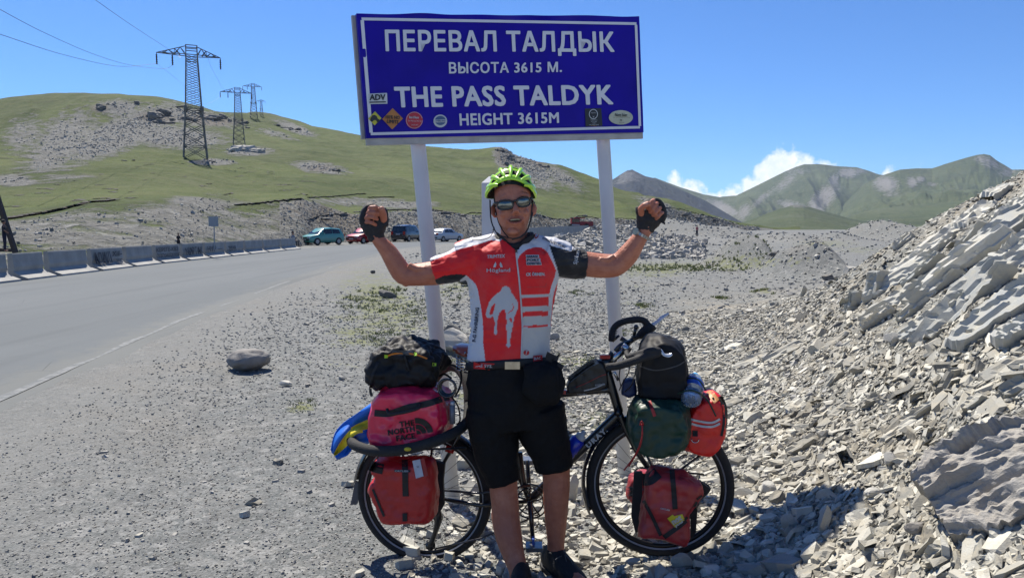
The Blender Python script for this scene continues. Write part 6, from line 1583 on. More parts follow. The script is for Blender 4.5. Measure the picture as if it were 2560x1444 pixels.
# ---- shorts, belt, pouch
S = MB()
sr_ = [(905, 1273, 103, 66), (940, 1275, 109, 70), (990, 1280, 114, 74), (1030, 1286, 116, 74), (1062, 1290, 112, 70)]
S.tube([Q(cx, cy, .004) for cy, cx, a, b_ in sr_], [a * K for _, _, a, _ in sr_], 28, squash=[b_ / a for _, _, a, b_ in sr_], up=(0, 1, 0))
for lg in ([(1228, 1020, 62, 0), (1233, 1090, 60, 0), (1245, 1150, 50, -.01), (1259, 1204, 40, -.02)], [(1342, 1020, 66, 0), (1362, 1090, 58, 0), (1378, 1135, 50, 0), (1386, 1172, 46.5, -.01)]):
    S.tube([Q(x, y, d) for x, y, r, d in lg], [r * K for _, _, r, _ in lg], 20, squash=1.05)
me = remesh(S, .0065, 3, .5, 'shorts'); V = coords(me); N = normals(me); px_, py_ = PROJ(V[:, 0], V[:, 1], V[:, 2])
f = fbm(px_ * .018 + py_ * .01, py_ * .014, V[:, 1] * 6, 4, True) * .009 + fbm(px_ * .05, py_ * .02, V[:, 1] * 6, 3) * .004
set_coords(me, V + N * f[:, None])
M_SH = mat('black_shorts_cloth', (.0045, .0045, .0055), .75, var=.25, scale=60, bump=.3, bscale=500, spec=.25)
link('shorts', me, M_SH, man, True)
S_BVH = BVHTree.FromPolygons([tuple(v) for v in coords(me)], [tuple(p.vertices) for p in me.polygons])
bel = MB()
bel.tube([Q(1272 + 106 * math.cos(a), 912 - 7 * math.cos(a) - 3, .004 + .125 * math.sin(a)) for a in np.linspace(0, 2 * math.pi, 40, endpoint=False)], .006, 8, closed=True, squash=3.1, up=(0, 0, 1))
belt = link('belt', bel.mesh('belt'), mat('belt_webbing', (.010, .010, .012), .7, bump=.3, bscale=700), man, True)
B_BVH = BVHTree.FromPolygons([tuple(v.co) for v in belt.data.vertices], [tuple(p.vertices) for p in belt.data.polygons])
def belt_patch(nm, x0, x1, y0, y1, m, off=.004, curve=0.0):
    n = 8; P = []
    for k in range(n + 1):
        x = x0 + (x1 - x0) * k / n; P.append((x, y0 + curve * k / n))
    for k in range(n, -1, -1):
        x = x0 + (x1 - x0) * k / n; P.append((x, y1 + curve * k / n))
    return patch(nm, P, m, belt, B_BVH, off)
belt_patch('belt_label', 1184, 1236, 904, 921, M_PR, curve=4); jtext('BAE SYS.', 1209, 914, 44, 7.5, M_PW, 3, .02, B_BVH, belt, .0065)
belt_patch('belt_label', 1333, 1356, 889, 903, M_PR, curve=-2); jtext('BAE', 1344, 895, 18, 7, M_PW, -6, .02, B_BVH, belt, .0065)
bk = mat('buckle_metal', (.50, .44, .34), .3, .9, var=.15, scale=60); c0 = Q(1281, 913, -.125)
MB().box(c0, (36 * K, .008, 18 * K)).build('buckle', bk, man)
P_ = MB(); 
P_.tube([Q(1310, 960, -.135), Q(1345, 968, -.165), Q(1378, 962, -.15), Q(1398, 950, -.10)], [22 * K, 46 * K, 50 * K, 34 * K], 18, squash=[.5, .45, .45, .5], up=(0, 1, 0))
P_.tube([Q(1310, 925, -.13), Q(1350, 925, -.15), Q(1395, 915, -.10)], [16 * K, 24 * K, 20 * K], 12, squash=.6)
me = remesh(P_, .007, 4, .5, 'belt_pouch'); wrinkle(me, .006, 14); link('belt_pouch', me, M_SH, man, True)
pk = MB(); 
for pts in ([(1376, 900), (1398, 884), (1402, 876), (1394, 900)], [(1378, 905), (1390, 888), (1368, 878), (1362, 896)], [(1395, 905), (1410, 912), (1404, 925), (1390, 918)]):
    pk.prism([Q(x, y, -.12) for x, y in pts], (0, -1, 0), .01)
pk.build('pouch_strap', M_BC, man)

# ---- gloves
M_GLV = mat('black_glove', (.014, .014, .018), .7, var=.3, scale=80, bump=.3, bscale=400)
def glove(palm, back, hem, side=1):
    g = MB()
    g.tube([Q(x, y, d) for x, y, rx, d in palm], [rx * K for _, _, rx, _ in palm], 18, squash=[.70] * len(palm), up=(0, 1, 0))
    g.tube([Q(x, y, d) for x, y, r, d in back], [r * K for _, _, r, _ in back], 12)
    g.tube([Q(x, y, d) for x, y, r, d in hem], [r * K for _, _, r, _ in hem], 12)
    me = remesh(g, .0045, 2, .5, 'glove'); wrinkle(me, .0025, 40); return link('glove', me, M_GLV, man, True)
glove([(944, 599, 19, D0), (940, 588, 22, D0), (937, 575, 29, D0), (934, 560, 31.5, D0), (932, 545, 31, -.030), (933, 530, 30, -.018), (937, 518, 24, -.010), (940, 514, 16, -.006)],
      [(908, 560, 10, -.046), (908, 545, 11, -.05), (912, 530, 11, -.05), (920, 519, 9.5, -.05), (934, 514, 6, -.05)], [(962, 565, 9.5, -.046), (963, 545, 9, -.05), (962, 528, 7, -.05), (958, 519, 5, -.05)])
glove([(1612, 577, 21, D0), (1615, 566, 24, D0), (1620, 552, 31, D0), (1625, 538, 33, D0), (1629, 525, 32, -.024), (1632, 512, 27, -.014), (1634, 503, 20, -.008)],
      [(1652, 552, 9, -.046), (1658, 538, 9.5, -.05), (1657, 522, 9, -.05), (1648, 506, 8, -.05), (1636, 497, 6, -.05)], [(1603, 545, 10, -.05), (1598, 530, 9, -.052), (1597, 516, 8, -.05)])
MB().prism([Q(x, y, -.06) for x, y in [(1655, 552), (1663, 556), (1662, 562), (1652, 556)]], (0, -1, 0), .004).build('glove_tab', M_GLV, man)
# watch
wt = MB(); ax0, ax1 = Vector(Q(1600, 592, -.03)), None
d_ = (Q(1618, 562, -.034) - Q(1591, 607, -.022)).normalized(); s_ = d_.cross(Vector((0, 1, 0))).normalized(); u_ = s_.cross(d_)
c_ = Q(1606, 587, -.030); M_WATCH = mat('watch_steel', (.38, .39, .40), .3, .85, var=.2, scale=120)
for k in range(22):
    a = 2 * math.pi * k / 22; p = c_ + s_ * math.cos(a) * 21.5 * K + u_ * math.sin(a) * 20 * K
    rot = Matrix((s_ * -math.sin(a) + u_ * math.cos(a), s_ * math.cos(a) + u_ * math.sin(a), d_)).transposed()
    if 2 < k < 9: continue
    wt.box(p, (.0095, .004, .0125), rot)
W_ = tag(wt.build('watch_strap', M_WATCH, man), kind='stuff')
p = c_ + s_ * 19 * K * -1 * -.9 + u_ * 12 * K * -1
MB().tube([p, p + (p - c_).normalized() * .009], .016, 18).build('watch_case', M_WATCH, man)

# ---- shoes
M_SHOE = mat('black_shoe', (.012, .012, .014), .7, var=.3, scale=40, bump=.3, bscale=200)
def shoe(a, h_, g0, dx, dy, collar):
    s = MB(); d = Vector((dx, dy, 0)).normalized(); sd_ = Vector((d.y, -d.x, 0))
    prof = [(-.085, .045, .030, .050), (-.055, .055, .038, .060), (0, .062, .044, .075), (.05, .055, .046, .062), (.10, .045, .050, .048), (.15, .036, .050, .038), (.19, .030, .040, .030), (.205, .026, .025, .020)]
    s.tube([Vector((a.x, a.y, g0 + z)) + d * t_ for t_, z, w_, h2 in prof], [w_ for _, _, w_, _ in prof], 18, squash=[h2 / w_ for _, _, w_, h2 in prof], up=(0, 0, 1))
    s.tube(collar, [.046, .046], 16)
    me = remesh(s, .006, 3, .5, 'shoe'); o = link('shoe', me, M_SHOE, man, True)
    so = MB()
    so.prism([Vector((a.x, a.y, g0 - .005)) + d * t_ + sd_ * w_ for t_, w_ in [(-.1, -.02), (-.1, .02), (-.06, .038), (0, .042), (.08, .050), (.15, .052), (.2, .035), (.215, 0), (.2, -.035), (.15, -.052), (.08, -.050), (0, -.042), (-.06, -.038)]], (0, 0, 1), .022)
    so.build('sole', mat('shoe_sole', (.03, .03, .03), .8), o); return o, d
g0 = gr_ + .005
so_, dd = shoe(fr, 0, g0, .48, -.75, [Vector((fr.x, fr.y, g0 + .07)), Q(1390, 1372, .018)])
lc = MB()
lp = Q(1412, 1388, -.03)
for pts in ([(1412, 1386), (1418, 1410), (1414, 1440)], [(1414, 1386), (1428, 1400), (1446, 1444)], [(1405, 1388), (1395, 1392), (1388, 1398)]):
    lc.tube([Q(x, y, -.055 - .02 * i) for i, (x, y) in enumerate(pts)], .0016, 6)
lc.build('lace', mat('grey_lace', (.10, .11, .13), .8), so_)
shoe(fl, 0, gl + .005, -.1, -.9, [Vector((fl.x, fl.y, gl + .06)), Vector((fl.x, fl.y, gl + .085))])

# ---- sunglasses
M_FR = mat('glossy_black', (.008, .008, .01), .15, spec=.6)
t = NT('mirror_lens'); t.done((.16, .175, .17), .07, .8); t.b.inputs['Metallic'].default_value = .9
def lens(cx, cy, rx, ry, rot):
    n = 26; P = []; c, s = math.cos(R(rot)), math.sin(R(rot))
    for k in range(n):
        a = 2 * math.pi * k / n; x = rx * (abs(math.cos(a)) ** .75) * (1 if math.cos(a) > 0 else -1); y = ry * (abs(math.sin(a)) ** .8) * (1 if math.sin(a) > 0 else -1)
        P.append((cx + x * c - y * s, cy + x * s + y * c))
    dep = lambda x, y: FY - .014 + .028 * ((x - 1286) / 45) ** 2 + .0008 * (y - cy) * .2
    rim = MB().tube([Q(x, y, dep(x, y)) for x, y in P], 2.3 * K, 8, closed=True).build('sunglasses_frame', M_FR, man, True)
    V = [Q(cx, cy, dep(cx, cy) - .004)]; Fc = []; R_ = 4
    for r in range(1, R_ + 1):
        for (x, y) in P:
            fx, fy = cx + (x - cx) * r / R_, cy + (y - cy) * r / R_; V.append(Q(fx, fy, dep(fx, fy) - .004 * (1 - (r / R_) ** 2)))
    for k in range(n): Fc.append((0, 1 + k, 1 + (k + 1) % n))
    for r in range(R_ - 1):
        for k in range(n): a = 1 + r * n; Fc.append((a + k, a + n + k, a + n + (k + 1) % n, a + (k + 1) % n))
    MB().add(V, Fc).build('lens', MATS['mirror_lens'], rim, True)
    return rim
lens(1263, 512.5, 19.5, 11.5, -5); lens(1309, 505, 16.5, 11.5, -8)
MB().tube([Q(1280, 505, FY - .012), Q(1287, 502, FY - .018), Q(1295, 501, FY - .012)], 2.6 * K, 8).build('sunglasses_bridge', M_FR, man, True)
MB().tube([Q(1244, 507, FY + .010), Q(1236, 508, FY + .035), Q(1234, 512, FY + .09)], 3.0 * K, 8).build('sunglasses_temple', M_FR, man, True)
MB().tube([Q(1326, 496, FY + .010), Q(1331, 498, FY + .03), Q(1333, 503, FY + .09)], 2.6 * K, 8).build('sunglasses_temple', M_FR, man, True)

# ---- helmet: dark foam shell under lime ribs
M_LIME = mat('lime_helmet', (.50, .95, .035), .3, var=.03, coat=.5); M_FOAM = mat('helmet_foam', (.012, .014, .012), .8)
hc_ = Q(1277, 492, .015); HX, HY, HZ = 60 * K, .135, 73 * K
def hp(th, ph, k=1.0):
    """th: 0 at the front rim .. pi at the back, over the top; ph: sideways lean"""
    x = math.sin(ph); 
    return hc_ + Vector((HX * k * x * math.sin(th) ** .85 if math.sin(th) > 0 else 0, -HY * k * math.cos(th), HZ * k * math.cos(ph) * math.sin(th)))
hm = empty('helmet', hc_)
hm.parent = man; hm.matrix_parent_inverse = wmat(man).inverted()
foam = MB(); n1, n2 = 18, 24; Vf = []
for i in range(n1 + 1):
    e = (i / n1) * (math.pi / 2)
    for j in range(n2):
        a = 2 * math.pi * j / n2; front = max(0, -math.sin(a))
        low = (.46 * front ** 1.3 + .0) * (1 - .3 * i / n1)
        z = max(math.sin(e), low * 1.0)
        q = math.sqrt(max(0, 1 - z * z)) if z > math.sin(e) else math.cos(e)
        Vf.append(hc_ + Vector((HX * .94 * q * math.cos(a), HY * .94 * q * math.sin(a), HZ * .94 * z - .004)))
foam.add(Vf, [tuple(f_) for f_ in grid_faces(n1 + 1, n2, True)]); foam.build('foam_shell', M_FOAM, hm, True, fix=False)
def rib(phi, w0, w1, t0=.14, t1=2.75, n=22, lift=1.0, name='rib'):
    V = []; 
    for i in range(n + 1):
        t_ = t0 + (t1 - t0) * i / n; f_ = i / n; w = (w0 + (w1 - w0) * math.sin(math.pi * f_) ** .7)
        row = []
        for k, (dp, lf) in enumerate(((-1, .955), (-.8, lift * 1.04), (0, lift * 1.065), (.8, lift * 1.04), (1, .955))):
            ph = phi * (math.sin(min(t_, math.pi / 2)) ** .6) + dp * w / 2 
            row.append(hp(t_, ph, lf))
        V += row
    m_ = MB().add(V, [tuple(q_) for q_ in grid_faces(n + 1, 5)]); return m_.build(name, M_LIME, hm, True)
for phi in (-1.28, -.86, -.44, 0.0, .44, .86, 1.28): rib(phi, .13, .20 if abs(phi) < 1.2 else .24, t0=.62)
# cross pieces between the ribs
for th in (1.05, 1.75):
    V = []
    for i in range(25):
        ph = -1.3 + 2.6 * i / 24
        for dt, lf in ((-.07, 1.0), (0, 1.03), (.07, 1.0)): V.append(hp(th + dt + .12 * abs(ph), ph, lf))
    MB().add(V, [tuple(q_) for q_ in grid_faces(25, 3)]).build('cross_piece', M_LIME, hm, True)
# rim band, high at the forehead and low over the ears
V = []
for j in range(41):
    a = 2 * math.pi * j / 40; front = max(0, -math.sin(a)); z0 = .56 * front ** 1.4 + .0
    for dz, k in ((-.05, 1.0), (-.02, 1.065), (.10, 1.065), (.14, .98)):
        z = z0 + dz; q = math.sqrt(max(0, 1 - min(z, .99) ** 2)) if z > 0 else 1
        V.append(hc_ + Vector((HX * k * q * math.cos(a), HY * k * q * math.sin(a), HZ * z)))
MB().add(V, [tuple(q_) for q_ in grid_faces(41, 4)]).build('rim', M_LIME, hm, True)
M_STRAP = mat('helmet_strap', (.012, .012, .014), .7)
for pts in ([(1225, 500, .0), (1226, 530, -.02), (1229, 555, -.03), (1240, 580, -.05), (1255, 590, -.07), (1285, 597, -.09)], [(1238, 520, .03), (1245, 550, .0), (1256, 575, -.05), (1270, 592, -.085)],
            [(1332, 498, .0), (1330, 520, -.02), (1326, 550, -.04), (1318, 575, -.07), (1302, 592, -.09), (1280, 598, -.095)], [(1336, 505, .03), (1331, 535, .0), (1322, 565, -.04)]):
    MB().tube(spline([Q(*p_) for p_ in pts], 5), 2.4 * K, 6, squash=.5).build('strap', M_STRAP, hm, True)
MB().tube(spline([Q(1232, 575, -.04), Q(1236, 568, -.05), Q(1228, 588, -.07), Q(1212, 598, -.08), Q(1180, 600, -.06)], 5), .9 * K, 5).build('cord', M_STRAP, hm)

# ------------------------------------------------------------------ the bicycle
BN = Vector((.1515, .9885, 0)); BE = Vector((.9885, -.1515, 0)); BZ = Vector((0, 0, 1))
def B(px, py, off=0.0):
    u = (px - 1280) / F; v = (722 - py) / F; dy = CP + v * SP; dz = -SP + v * CP
    k = (3.37 - .1533 * .428) - off / BN.y * 1.0
    t = k / (dy + .1533 * u); return Vector((u * t, dy * t, H + dz * t))
KB = .00188
def bt(mb, pts, r, n=10, sp=True, **k):
    P = [B(*p) for p in pts]
    if sp and len(P) > 2:
        P2 = spline(P, 5)
        r = list(np.interp(np.linspace(0, len(P) - 1, len(P2)), range(len(P)), r)) if isinstance(r, (list, tuple)) else r; P = P2
    return mb.tube(P, r, n, **k)
M_FRM = mat('frame_black', (.012, .012, .014), .3, var=.1, coat=.4); M_TAPE = mat('bar_tape', (.018, .018, .020), .75, var=.2, bump=.4, bscale=300)
M_CHR = mat('polished_metal', (.62, .64, .66), .18, .95, var=.05); M_TY = mat('bicycle_tyre', (.020, .020, .021), .8, var=.25, scale=60, bump=.4, bscale=250)
M_RIM = mat('rim_black', (.02, .02, .022), .35, .5); M_REFL = mat('reflective_stripe', (.34, .35, .38), .4); M_SPK = mat('spoke_steel', (.10, .10, .11), .35, .8); M_FEN = mat('mudguard', (.012, .014, .022), .25, coat=.6)
bike = empty('bicycle', B(1350, 1400), 'black touring bicycle loaded with panniers and bags, standing behind the cyclist', 'bicycle')
def ringpts(c, r, n=64, a0=0.0, a1=2 * math.pi, off=0.0, closed=True):
    m = n if closed else n + 1
    return [c + BE * (r * math.cos(a0 + (a1 - a0) * i / n)) + BZ * (r * math.sin(a0 + (a1 - a0) * i / n)) - BN * off for i in range(m)]
RW = .333
spoke_me = MB().tube([(0, 0, .02), (0, 0, .283)], .0011, 5).mesh('spoke')
def wheel(hx, hy):
    c = B(hx, hy); w = empty('wheel', c); w.parent = bike; w.matrix_parent_inverse = wmat(bike).inverted()
    t_ = MB().tube(ringpts(c, RW - .022, 96), .0225, 14, closed=True).build('tyre', M_TY, w, True)
    V = []; 
    for k, a in enumerate(np.linspace(0, 2 * math.pi, 97)):
        for r_, o_ in ((RW - .044, .0150), (RW - .0375, .0196)): V.append(c + BE * r_ * math.cos(a) + BZ * r_ * math.sin(a) - BN * o_)
    MB().add(V, [tuple(f) for f in grid_faces(97, 2)]).build('reflective_ring', M_REFL, w, fix=False)
    MB().tube(ringpts(c, RW - .050, 80), .011, 8, closed=True, squash=1.0).build('rim', M_RIM, w, True)
    MB().tube([c - BN * .045, c + BN * .045], .018, 14).tube([c - BN * .05, c - BN * .04], .03, 16).tube([c + BN * .05, c + BN * .04], .03, 16).build('hub', M_RIM, w, True)
    for k in range(32):
        o = bpy.data.objects.new('spoke', spoke_me); COL.objects.link(o); 
        if not spoke_me.materials: spoke_me.materials.append(M_SPK)
        a = 2 * math.pi * k / 32; s = 1 if k % 2 else -1
        d = (BE * math.cos(a) + BZ * math.sin(a)) * .283; st_ = BN * .03 * s + (BE * math.cos(a + .9 * (1 if k % 4 < 2 else -1)) + BZ * math.sin(a + .9 * (1 if k % 4 < 2 else -1))) * .02
        dirv = (d - st_).normalized(); o.rotation_mode = 'QUATERNION'; o.rotation_quaternion = dirv.to_track_quat('Z', 'Y'); o.location = c + st_ - dirv * .02
        o.parent = w; o.matrix_parent_inverse = wmat(w).inverted()
    MB().tube([c + BE * .05 - BZ * (RW - .05), c + BE * .05 - BZ * (RW - .09)], .003, 6).build('valve', M_CHR, w)
    return w, c
w1, HR = wheel(1060, 1236); w2, HF = wheel(1648, 1213)
def fender(c, r, a0, a1, nm='mudguard'):
    V = []; n = 30
    for i in range(n + 1):
        a = a0 + (a1 - a0) * i / n; d = BE * math.cos(a) + BZ * math.sin(a)
        for k, (o_, q) in enumerate(((-.028, -.012), (-.018, 0), (0, .005), (.018, 0), (.028, -.012))): V.append(c + d * (r + q) - BN * o_)
    MB().add(V, [tuple(f) for f in grid_faces(n + 1, 5)]).build(nm, M_FEN, bike, True, fix=False)
fender(HF, RW + .018, R(80), R(205)); fender(HR, RW + .018, R(20), R(172))
fl_ = MB().prism([B(*p) for p in [(888, 1200, 0), (900, 1205, 0), (894, 1258, 0), (876, 1262, 0)]], BN, .004); fl_.build('mud_flap', mat('grey_rubber', (.10, .10, .11), .6), bike)
fl_ = MB().prism([B(*p) for p in [(1463, 1225, 0), (1474, 1228, 0), (1478, 1268, 0), (1466, 1262, 0)]], BN, .004); fl_.build('mud_flap', MATS['grey_rubber'], bike)
f = MB()
bt(f, [(1516, 925, 0), (1548, 1030, 0)], .022, 14, False); bt(f, [(1225, 972, 0), (1400, 985, 0), (1530, 972, 0)], .017, 12, False)
bt(f, [(1545, 1035, 0), (1440, 1135, 0), (1325, 1250, 0)], .0225, 14, False); bt(f, [(1180, 905, 0), (1325, 1250, 0)], .016, 12, False)
link('frame', remesh(f, .006, 1, .5, 'frame'), M_FRM, bike, True)
for o_ in (.05, -.05):
    f = MB(); bt(f, [(1325, 1252, o_ * .4), (1200, 1262, o_), (1062, 1238, o_)], .010, 8, False); f.build('chain_stay', M_FRM, bike, True)
    f = MB(); bt(f, [(1062, 1238, o_), (1130, 1120, o_), (1200, 985, o_ * .4)], .009, 8, False); f.build('seat_stay', M_FRM, bike, True)
    f = MB(); bt(f, [(1550, 1035, o_), (1568, 1080, o_), (1600, 1140, o_), (1640, 1195, o_), (1648, 1212, o_)], [.015, .014, .012, .010, .009], 10); f.build('fork_blade', M_FRM, bike, True)
f = MB(); bt(f, [(1546, 1030, -.055), (1546, 1030, .055)], .02, 10, False); f.build('fork_crown', M_FRM, bike, True)
def btext(txt, pts, m, off, parent, bold=.03, name='lettering', sh=0.0, sp=1.0):
    """pts: centre px,py, width, height, angle on the bicycle plane"""
    x, y, w, h, rot = pts; c, s = math.cos(R(rot)), math.sin(R(rot))
    def fn(u, v):
        dx, dy = (u - .5) * w, (.5 - v) * h
        return B(x + dx * c - dy * s, y + dx * s + dy * c, off)
    return text_on(txt, fn, name, m, parent, bold, sh, sp, res=2)
btext('URAY', (1490, 1095, 62, 13, -42), M_PW, .026, bike, .05, sp=1.25); btext('Traveller', (1455, 985, 26, 5, 1), M_PW, .019, bike, .01)
MB().ball(B(1518, 1077, .024), .005, 8, 6).build('bolt', M_CHR, bike, True)
# seat post, saddle and its springs
f = MB(); bt(f, [(1195, 945, 0), (1172, 895, 0)], .0125, 10, False); f.build('seat_post', M_CHR, bike, True)
s_ = MB(); s_.tube([B(1136, 868, 0), B(1150, 868, 0), B(1175, 870, 0), B(1215, 872, 0), B(1260, 876, 0)], [.05, .075, .07, .035, .022], 18, squash=[.30, .26, .28, .5, .6], up=(0, 0, 1))
s_.tube([B(1140, 878, .06), B(1160, 886, .07), B(1185, 888, .05)], [.010, .012, .010], 8); s_.tube([B(1140, 878, -.06), B(1160, 886, -.07)], .010, 8)
M_LTH = mat('brown_leather', (.42, .085, .042), .28, var=.2, scale=20, coat=.5, bump=.1)
sad = link('saddle', remesh(s_, .005, 3, .5, 'saddle'), M_LTH, bike, True)
for o_ in (.045, -.045):
    P = [B(1150, 890, o_) + Vector((math.cos(a) * .016, math.sin(a) * .016, -a * .0021)) for a in np.linspace(0, 2 * math.pi * 5, 70)]
    MB().tube(P, .0036, 6).build('spring', M_CHR, sad, True)
f = MB(); bt(f, [(1160, 925, .04), (1172, 912, .03), (1190, 908, 0)], .004, 6); bt(f, [(1160, 930, .04), (1175, 930, .02), (1195, 922, 0)], .004, 6); bt(f, [(1152, 928, .045), (1152, 928, -.045)], .006, 6, False); f.build('saddle_rail', M_FRM, sad, True)
MB().ball(B(1163, 882, .075), .006, 8, 6).build('rivet', M_CHR, sad, True)
# cranks, chain, gears
f = MB(); f.tube(ringpts(B(1325, 1252, .05), .082, 44, off=0), .004, 6, closed=True); f.tube(ringpts(B(1325, 1252, .045), .062, 36), .004, 6, closed=True)
for k in range(5):
    a = 2 * math.pi * k / 5 + .3; c = B(1325, 1252, .047); f.bar(c, c + (BE * math.cos(a) + BZ * math.sin(a)) * .08, .012, .005)
f.build('chainring', M_FRM, bike, True)
f = MB(); bt(f, [(1325, 1252, .07), (1333, 1360, .085)], [.013, .010], 8, False); bt(f, [(1325, 1252, -.07), (1318, 1150, -.085)], [.013, .010], 8, False); f.build('crank', M_FRM, bike, True)
for (x, y, o_) in ((1335, 1366, .13), (1317, 1150, -.13)):
    p = MB().box(B(x, y, o_), (.075, .07, .02)); p.build('pedal', mat('pedal_metal', (.25, .27, .30), .35, .7), bike)
MB().box(B(1333, 1352, .11), (.012, .05, .035)).build('toe_clip', mat('blue_plastic_clip', (.05, .12, .5), .4), bike)
f = MB(); bt(f, [(1075, 1222, .05), (1200, 1232, .05), (1325, 1212, .05)], .0055, 6, False); bt(f, [(1090, 1370, .05), (1200, 1345, .05), (1325, 1295, .05)], .0045, 6, False); f.build('chain', M_SPK, bike, True)
f = MB(); f.tube([HR - BN * .025, HR - BN * .055], [.055, .035], 20); f.build('cassette', M_SPK, bike, True)
f = MB(); bt(f, [(1085, 1258, .06), (1096, 1290, .065), (1088, 1330, .06), (1075, 1362, .06)], [.014, .020, .012, .014], 8); 
for (x, y) in ((1095, 1292), (1076, 1362)): f.tube([B(x, y, .05), B(x, y, .062)], .024, 14)
f.build('derailleur', M_FRM, bike, True)
f = MB(); bt(f, [(1075, 1312, .06), (1040, 1322, .06), (1000, 1300, .04), (1020, 1260, .04)], .003, 6); f.build('cable', M_FRM, bike, True); f = MB(); bt(f, [(1300, 1130, .04), (1306, 1180, .03), (1316, 1235, .03)], .012, 8); f.build('cable_guide', M_FRM, bike, True)
# racks
f = MB()
for o_ in (.07, -.07): bt(f, [(925, 1125, o_), (1165, 1120, o_)], .006, 6, False); bt(f, [(1062, 1235, o_), (1000, 1125, o_)], .006, 6, False); bt(f, [(1062, 1235, o_), (1080, 1122, o_)], .006, 6, False)
bt(f, [(925, 1125, .07), (925, 1125, -.07)], .006, 6, False); f.build('rear_rack', M_FRM, bike, True)
f = MB()
for o_ in (.08, -.08): bt(f, [(1575, 1120, o_), (1790, 1125, o_)], .0055, 6, False); bt(f, [(1650, 1210, o_), (1610, 1122, o_)], .0055, 6, False); bt(f, [(1650, 1210, o_), (1772, 1122, o_)], .0055, 6, False); bt(f, [(1600, 1168, o_), (1760, 1185, o_)], .005, 6, False)
f.build('front_rack', M_FRM, bike, True)
f = MB(); f.tube([B(1115, 1120, .05), B(1135, 1126, .05)], .016, 10); f.build('rear_light', M_RED, bike, True)
# stem, drop bar, levers
f = MB(); bt(f, [(1533, 905, 0), (1536, 893, 0), (1568, 868, 0)], [.017, .017, .016], 12, False); bt(f, [(1556, 862, .03), (1575, 878, .03)], .014, 10, False); f.build('stem', M_CHR, bike, True)
f = MB(); bt(f, [(1514, 890, 0), (1518, 925, 0)], .030, 14, False); bt(f, [(1520, 888, 0), (1530, 893, 0)], [.028, .02], 12, False); f.build('headset', M_FRM, bike, True)
hbm = MB()
bt(hbm, [(1598, 840, -.20), (1580, 850, -.14), (1568, 862, -.05), (1566, 875, .03), (1570, 890, .10), (1590, 893, .17)], .0125, 10)
bt(hbm, [(1575, 892, .15), (1600, 884, .19), (1625, 878, .21), (1645, 878, .21), (1640, 886, .215), (1610, 893, .215), (1590, 900, .21), (1565, 908, .205), (1540, 915, .2), (1514, 917, .2)], [.014, .016, .018, .019, .014, .016, .0185, .0185, .0175, .017], 12)
bt(hbm, [(1529, 853, -.2), (1531, 828, -.2), (1545, 810, -.2), (1575, 800, -.2), (1603, 799, -.2), (1617, 808, -.2), (1617, 822, -.2), (1600, 838, -.2)], .0165, 12)
bt(hbm, [(1596, 842, -.2), (1612, 828, -.2), (1630, 816, -.2), (1634, 812, -.2)], [.018, .026, .024, .012], 12)
link('handlebar', remesh(hbm, .005, 2, .5, 'handlebar'), M_TAPE, bike, True)
for k in range(6):
    p = B(1530.5 + k * .9, 846 - k * 4.2, -.2); q = B(1531.5 + k * .9, 844 - k * 4.2, -.2); MB().tube([p, q], .0178, 12).build('grip_ring', M_FRM, bike, True)
f = MB(); bt(f, [(1629, 814, -.2), (1645, 803, -.2), (1655, 794, -.2), (1672, 783, -.2)], [.010, .009, .011, .005], 10, squash=.5); f.build('brake_lever', mat('silver_lever', (.70, .72, .76), .25, .4), bike, True)
f = MB(); bt(f, [(1643, 872, .21), (1652, 876, .215), (1660, 886, .215), (1672, 888, .215), (1680, 884, .215)], [.008, .008, .007, .010, .006], 10, squash=.5); f.build('brake_lever', MATS['silver_lever'], bike, True)
f = MB(); bt(f, [(1531, 853, -.2), (1548, 838, -.2)], .007, 8, False); bt(f, [(1538, 876, 0), (1552, 862, 0), (1575, 853, -.05)], .010, 8); bt(f, [(1585, 838, -.08), (1590, 818, -.08)], .008, 8, False); f.ball(B(1590, 817, -.08), .012, 10, 8); f.ball(B(1585, 842, -.08), .010, 10, 8); bt(f, [(1552, 845, -.05), (1575, 858, -.05)], [.012, .006], 8, False); f.build('accessory_mount', M_FRM, bike, True)
f = MB()
for pts in ([(1560, 892, .1), (1552, 915, .12), (1548, 940, .1), (1552, 965, .05)], [(1575, 895, .12), (1572, 930, .13), (1560, 950, .1), (1548, 975, .06)], [(1590, 920, .1), (1580, 960, .1), (1560, 980, .05)], [(1618, 820, -.2), (1640, 845, -.15), (1630, 880, -.1)]): bt(f, pts, .0026, 6)
f.build('brake_cable', M_FRM, bike, True)
MB().box(B(1512, 891, .03), (.045, .02, .016), Matrix.Rotation(R(0), 3, 'Y')).build('clip', mat('red_clip', (.55, .02, .02), .3), bike)
MB().box(B(1406, 979, .02), (.03, .02, .018)).build('reflector', MATS['red_clip'], bike)
f = MB(); bt(f, [(1526, 935, .025), (1536, 930, .03), (1546, 950, .03)], .007, 8, False); f.build('brake_caliper', M_CHR, bike, True)

